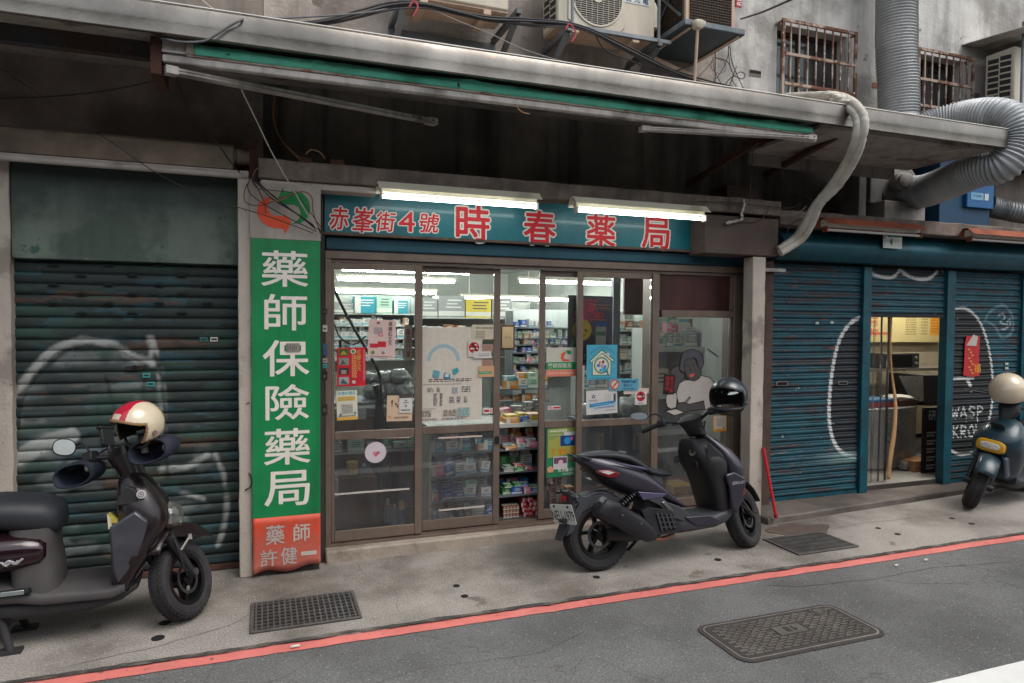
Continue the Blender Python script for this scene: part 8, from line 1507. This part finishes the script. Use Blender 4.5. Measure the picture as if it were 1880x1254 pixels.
for s_ in (-1, 1):
    mb = MB(); mb.loft([((-.21, s_ * .235, .90), (0, .04, 0), (0, 0, .03), 2.2), ((-.225, s_ * .235, .90), (0, .08, 0), (0, 0, .05), 2.3), ((-.27, s_ * .235, .895), (0, .092, 0), (0, 0, .06), 2.4), ((-.32, s_ * .235, .885), (-.02, .092, 0), (0, 0, .064), 2.5), ((-.37, s_ * .23, .872), (-.03, .085, 0), (0, 0, .056), 2.5)], muffm, 24, cap=False); Lp(rotated(mb, T1), "hand_cover", s1, ang=70, solid=.008)
    mb = MB(); mb.tube([(-.30, s_ * .2, .937), (-.325, s_ * .30, .927)], .018, grip, 12); Lp(rotated(mb, T1), "grip", s1)
    mb = MB(); mb.cbox(-.32, -.26, s_ * .175 - .03, s_ * .175 + .03, .925, .985, blkp, .012); mb.cbox(-.33, -.30, s_ * .175 - .012, s_ * .175 + .012, .88, .925, mat("cream_switch", S('8a8172'), .5), .006); Lp(rotated(mb, T1), "switch_block", s1, bevel=.004)
mb = MB(); mb.cbox(-.30, -.22, .075, .095, .99, 1.10, blkp, .012); mb.tube([(-.26, .08, .94), (-.26, .085, 1.0)], .01, blkp, 8); mb.box(-.31, -.21, .07, .10, 1.085, 1.10, blkp); Lp(rotated(mb, T1), "phone_holder", s1, bevel=.004)
mirror(s1, T1, (-.28, .18, .98), (-.27, .28, 1.05), (-.285, .335, 1.055), (-.0, .075, .025), (.0, -.014, .045), (-.72, -.66, .2))
wheel(s1, (.01, 0, .208), .208, .105, T1, spokes=3, disc_=True)
mb = MB(); 
for s_ in (-1, 1): mb.tube([(-.135, s_ * .082, .45), (-.012, s_ * .088, .235)], [.026, .021], blkp, 12); mb.lathe([(.02, -.025), (.02, .025)], (-.005, s_ * .088, .232), (0, 1, 0), steelb, 12)
Lp(rotated(mb, T1), "fork", s1)
mb = MB(); v = []; n = 14
for i in range(n + 1):
    a = R(40 + 110 * i / n)
    for j in range(7): y = -.09 + .03 * j; r_ = .262 + .022 * (1 - (y / .09) ** 2); v.append((math.cos(a) * r_, y, .235 + math.sin(a) * r_))
mb.add(v, [(i * 7 + j, i * 7 + j + 1, (i + 1) * 7 + j + 1, (i + 1) * 7 + j) for i in range(n) for j in range(6)], brownp); both(mb, [(.205, .405), (.13, .465), (.02, .495), (-.10, .49), (-.16, .44), (-.05, .435), (.10, .42)], .082, .092, brownp); Lp(rotated(mb, T1), "front_mudguard", s1, ang=60, solid=.007)
mb = MB(); mb.tube(spline([(-.13, -.10, .46), (-.12, -.12, .35), (-.09, -.11, .26), (-.02, -.10, .24)], 6), .006, blkp, 6); mb.tube([(-.10, -.115, .36), (-.03, -.125, .42)], .006, flat('8a8580'), 6); mb.box(-.035, -.015, -.13, -.122, .405, .435, flat('8a8580')); Lp(rotated(mb, T1), "brake_cable", s1)
wheel(s1, (-1.22, 0, .228), .228, .125, spokes=3, disc_=False)
mb = MB(); mb.loft([XS(-1.30, .17, .30, .10), XS(-1.1, .15, .34, .14), XS(-.9, .17, .33, .14)], blkp, 16); mb.tube([(-.86, -.10, .22), (-1.35, -.17, .30)], [.035, .06], muff, 14); Lp(mb, "engine", s1)
mb = MB(); 
for s_ in (-1, 1): mb.tube([(-.80, s_ * .10, .22), (-.74, s_ * .14, .012)], .018, dark_d, 10); mb.box(-.80, -.69, s_ * .14 - .03, s_ * .14 + .03, .0, .016, dark_d)
mb.beam((-.77, -.12, .12), (-.77, .12, .12), .02, .02, dark_d); Lp(mb, "centre_stand", s1)
mb = MB(); mb.loft([XS(-1.1, .10, .16, .10, 3), XS(-.88, .09, .16, .13, 3), XS(-.68, .14, .20, .10, 3)], dark_d, 16); Lp(mb, "lower_cover", s1)
c1 = G(330, 1134, 0); place(s1, (c1.x, c1.y, 0), R(2), R(0))
hp = P(252, 780, c1.y - .16)
red_h, cream_h = mat("red_helmet_gloss", S('b3213a'), .15, var=.04, coat=.6), mat("cream_helmet_gloss", S('cdbfa6'), .15, var=.04, coat=.6)
helmet("red_and_cream_helmet", "cream open-face helmet with a red stripe, hung on the brown scooter's right grip", (hp.x, hp.y, hp.z), R(226), R(12), .124, lambda d: red_h if abs(d.y) < .30 + .25 * max(0, d.x) and d.z > -.1 and not (d.x > .68 and abs(d.y) < .22 and d.z > .3) else cream_h)

for i, pts in enumerate(([(-.29, -.16, .95), (-.22, -.12, .98), (-.19, -.04, .93), (-.20, 0, .84)], [(-.29, .16, .95), (-.21, .12, .99), (-.18, .05, .94), (-.20, 0, .84)])): mb = MB(); mb.tube(spline(pts, 6), .005, blkp, 6); lpart(rotated(mb, T1), "brake_hose", s1)
# --- blue-grey electric scooter at the right edge
bluep = mat("blue_grey_paint", S('1e3641'), .35, .1, var=.08, scale=3, col2='192e39', thr=.6, soft=.2, coat=.3); darkb = mat("dark_blue_plastic", S('272c31'), .6, var=.1)
s2 = thing("scooter", "blue-grey electric scooter with an amber-ringed headlight at the right edge", "scooter", (0, 0, 0), "scooters parked at the shopfronts")
mb = MB(); mb.loft([ZS(.26, -.40, -.28, .13, 3), ZS(.36, -.40, -.20, .17, 3), ZS(.46, -.39, -.12, .195, 2.8), ZS(.55, -.38, -.05, .20, 2.6), ZS(.63, -.37, -.03, .19, 2.5), ZS(.70, -.37, -.075, .17, 2.5), ZS(.76, -.37, -.15, .14, 2.4), ZS(.80, -.36, -.22, .10, 2.3), ZS(.815, -.33, -.26, .05, 2.2)], bluep, 36); Lp(mb, "front_apron", s2, ang=60)
ylw_l = mat("amber_lamp_ring", S('cf9a22'), .25, var=.05, coat=.4)
hm = Matrix.Translation((-.035, 0, .585)) @ Matrix.Rotation(R(-8), 4, 'Y')
mb = MB(); mb.loft([((-.02, 0, 0), (0, .115, 0), (0, 0, .060), 3.4), ((.012, 0, 0), (0, .108, 0), (0, 0, .054), 3.4), ((.018, 0, 0), (0, .095, 0), (0, 0, .044), 3.4)], ylw_l, 32); Lp(rotated(mb, hm), "headlight", s2)
mb = MB(); mb.loft([((.0175, 0, 0), (0, .078, 0), (0, 0, .030), 3.2), ((.022, 0, 0), (0, .07, 0), (0, 0, .025), 3.2)], mat("led_lens", S('d8d4c4'), .15, var=.25, scale=60, coat=.5), 28); Lp(rotated(mb, hm), "headlight_lens", s2)
mb = MB(); both(mb, [(-.12, .52), (-.05, .50), (-.16, .30), (-.22, .33)], .10, .135, mat("blue_grey_trim", S('56646e'), .5, var=.08)); mb.box(-.24, -.12, -.1, .1, .35, .5, darkb); Lp(mb, "fork_shroud", s2, bevel=.014)
mb = MB(); mb.loft([((-.115, 0, .745), (.03, 0, .03), (0, .055, 0), 5), ((-.105, 0, .757), (.028, 0, .028), (0, .05, 0), 5)], darkb, 16); Lp(mb, "apron_slot", s2)
T2 = about((-.18, 0, .70), (-.42, 0, .86), R(24))
wheel(s2, (0, 0, .225), .225, .115, T2, spokes=6)
mb = MB(); v = []; n = 14
for i in range(n + 1):
    a = R(35 + 95 * i / n)
    for j in range(7): y = -.078 + .026 * j; r_ = .25 + .025 * (1 - (y / .078) ** 2); v.append((math.cos(a) * r_, y, .235 + math.sin(a) * r_))
mb.add(v, [(i * 7 + j, i * 7 + j + 1, (i + 1) * 7 + j + 1, (i + 1) * 7 + j) for i in range(n) for j in range(6)], bluep); Lp(rotated(mb, T2), "front_mudguard", s2, ang=60, solid=.02)
mb = MB(); 
for s_ in (-1, 1): mb.tube([(-.15, s_ * .082, .47), (-.01, s_ * .085, .225)], [.026, .02], blkp, 12); mb.lathe([(.03, -.03), (.03, .03)], (-.005, s_ * .085, .225), (0, 1, 0), blkp, 12)
Lp(rotated(mb, T2), "fork", s2)
mb = MB(); mb.loft([XS(-1.0, .18, .33, .15, 4), XS(-.7, .17, .30, .17, 4), XS(-.4, .18, .29, .17, 4), XS(-.32, .22, .33, .15, 4)], darkb, 24); Lp(mb, "floorboard", s2)
mb = MB(); mb.loft([XS(-1.72, .56, .64, .06), XS(-1.6, .45, .68, .14), XS(-1.3, .33, .69, .17), XS(-1.0, .30, .68, .165), XS(-.86, .32, .66, .14)], bluep, 28); Lp(mb, "rear_body", s2)
mb = MB(); mb.loft([XS(-1.66, .68, .72, .08), XS(-1.45, .67, .775, .14), XS(-1.1, .665, .76, .145), XS(-.86, .66, .735, .12), XS(-.80, .67, .70, .06)], seatm, 24); Lp(mb, "seat", s2)
wheel(s2, (-1.27, 0, .225), .225, .115, spokes=6)
mb = MB(); mb.tube(spline([(-.40, -.32, .94), (-.36, -.16, .96), (-.33, 0, .90), (-.36, .16, .96), (-.40, .32, .94)], 8), .013, blkp, 10); Lp(rotated(mb, T2), "handlebar", s2)
mb = MB(); mb.loft([((-.30, 0, .80), (.05, 0, 0), (0, .05, 0), 3), ((-.33, 0, .89), (.06, 0, .01), (0, .09, 0), 3), ((-.35, 0, .95), (.03, 0, .01), (0, .07, 0), 3)], blkp, 18); Lp(rotated(mb, T2), "handlebar_cowl", s2)
for s_ in (-1, 1): mb = MB(); mb.tube([(-.37, s_ * .22, .957), (-.405, s_ * .35, .935)], .018, grip, 12); mb.tube(spline([(-.34, s_ * .2, .96), (-.31, s_ * .28, .955), (-.34, s_ * .37, .935)], 5), .006, steelb, 6); Lp(rotated(mb, T2), "grip", s2)
mirror(s2, T2, (-.35, .18, .97), (-.33, .32, 1.08), (-.33, .40, 1.12), (.0, .08, .0), (.0, .0, .045), (-1, 0, .1))
mb = MB(); mb.tube([(-.75, .15, .2), (-.72, .27, .012)], .012, blkp, 8); Lp(mb, "side_stand", s2)
c2 = G(1790, 934, 0); place(s2, (c2.x, c2.y, 0), R(193), R(9))
hp = P(1851, 716, c2.y - .05)
helmet("cream_helmet", "plain cream helmet hung on the blue scooter's handlebar", (hp.x, hp.y, hp.z), R(30), R(-14), .155, lambda d: cream_h)

# red mop handle against the pillar
mb = MB(); A, B = G(1425, 951, .058), P(1401, 822, -.37); mb.tube([A, B], [.013, .013], mat("red_plastic_handle", S('c01f2e'), .35, var=.05, coat=.3), 12); mb.tube([A, A + (B - A) * .05], .016, flat('8a1a24'), 12); solo(mb, "red_mop_handle", "red plastic mop handle leaning on the peeling white pillar", "mop handle")
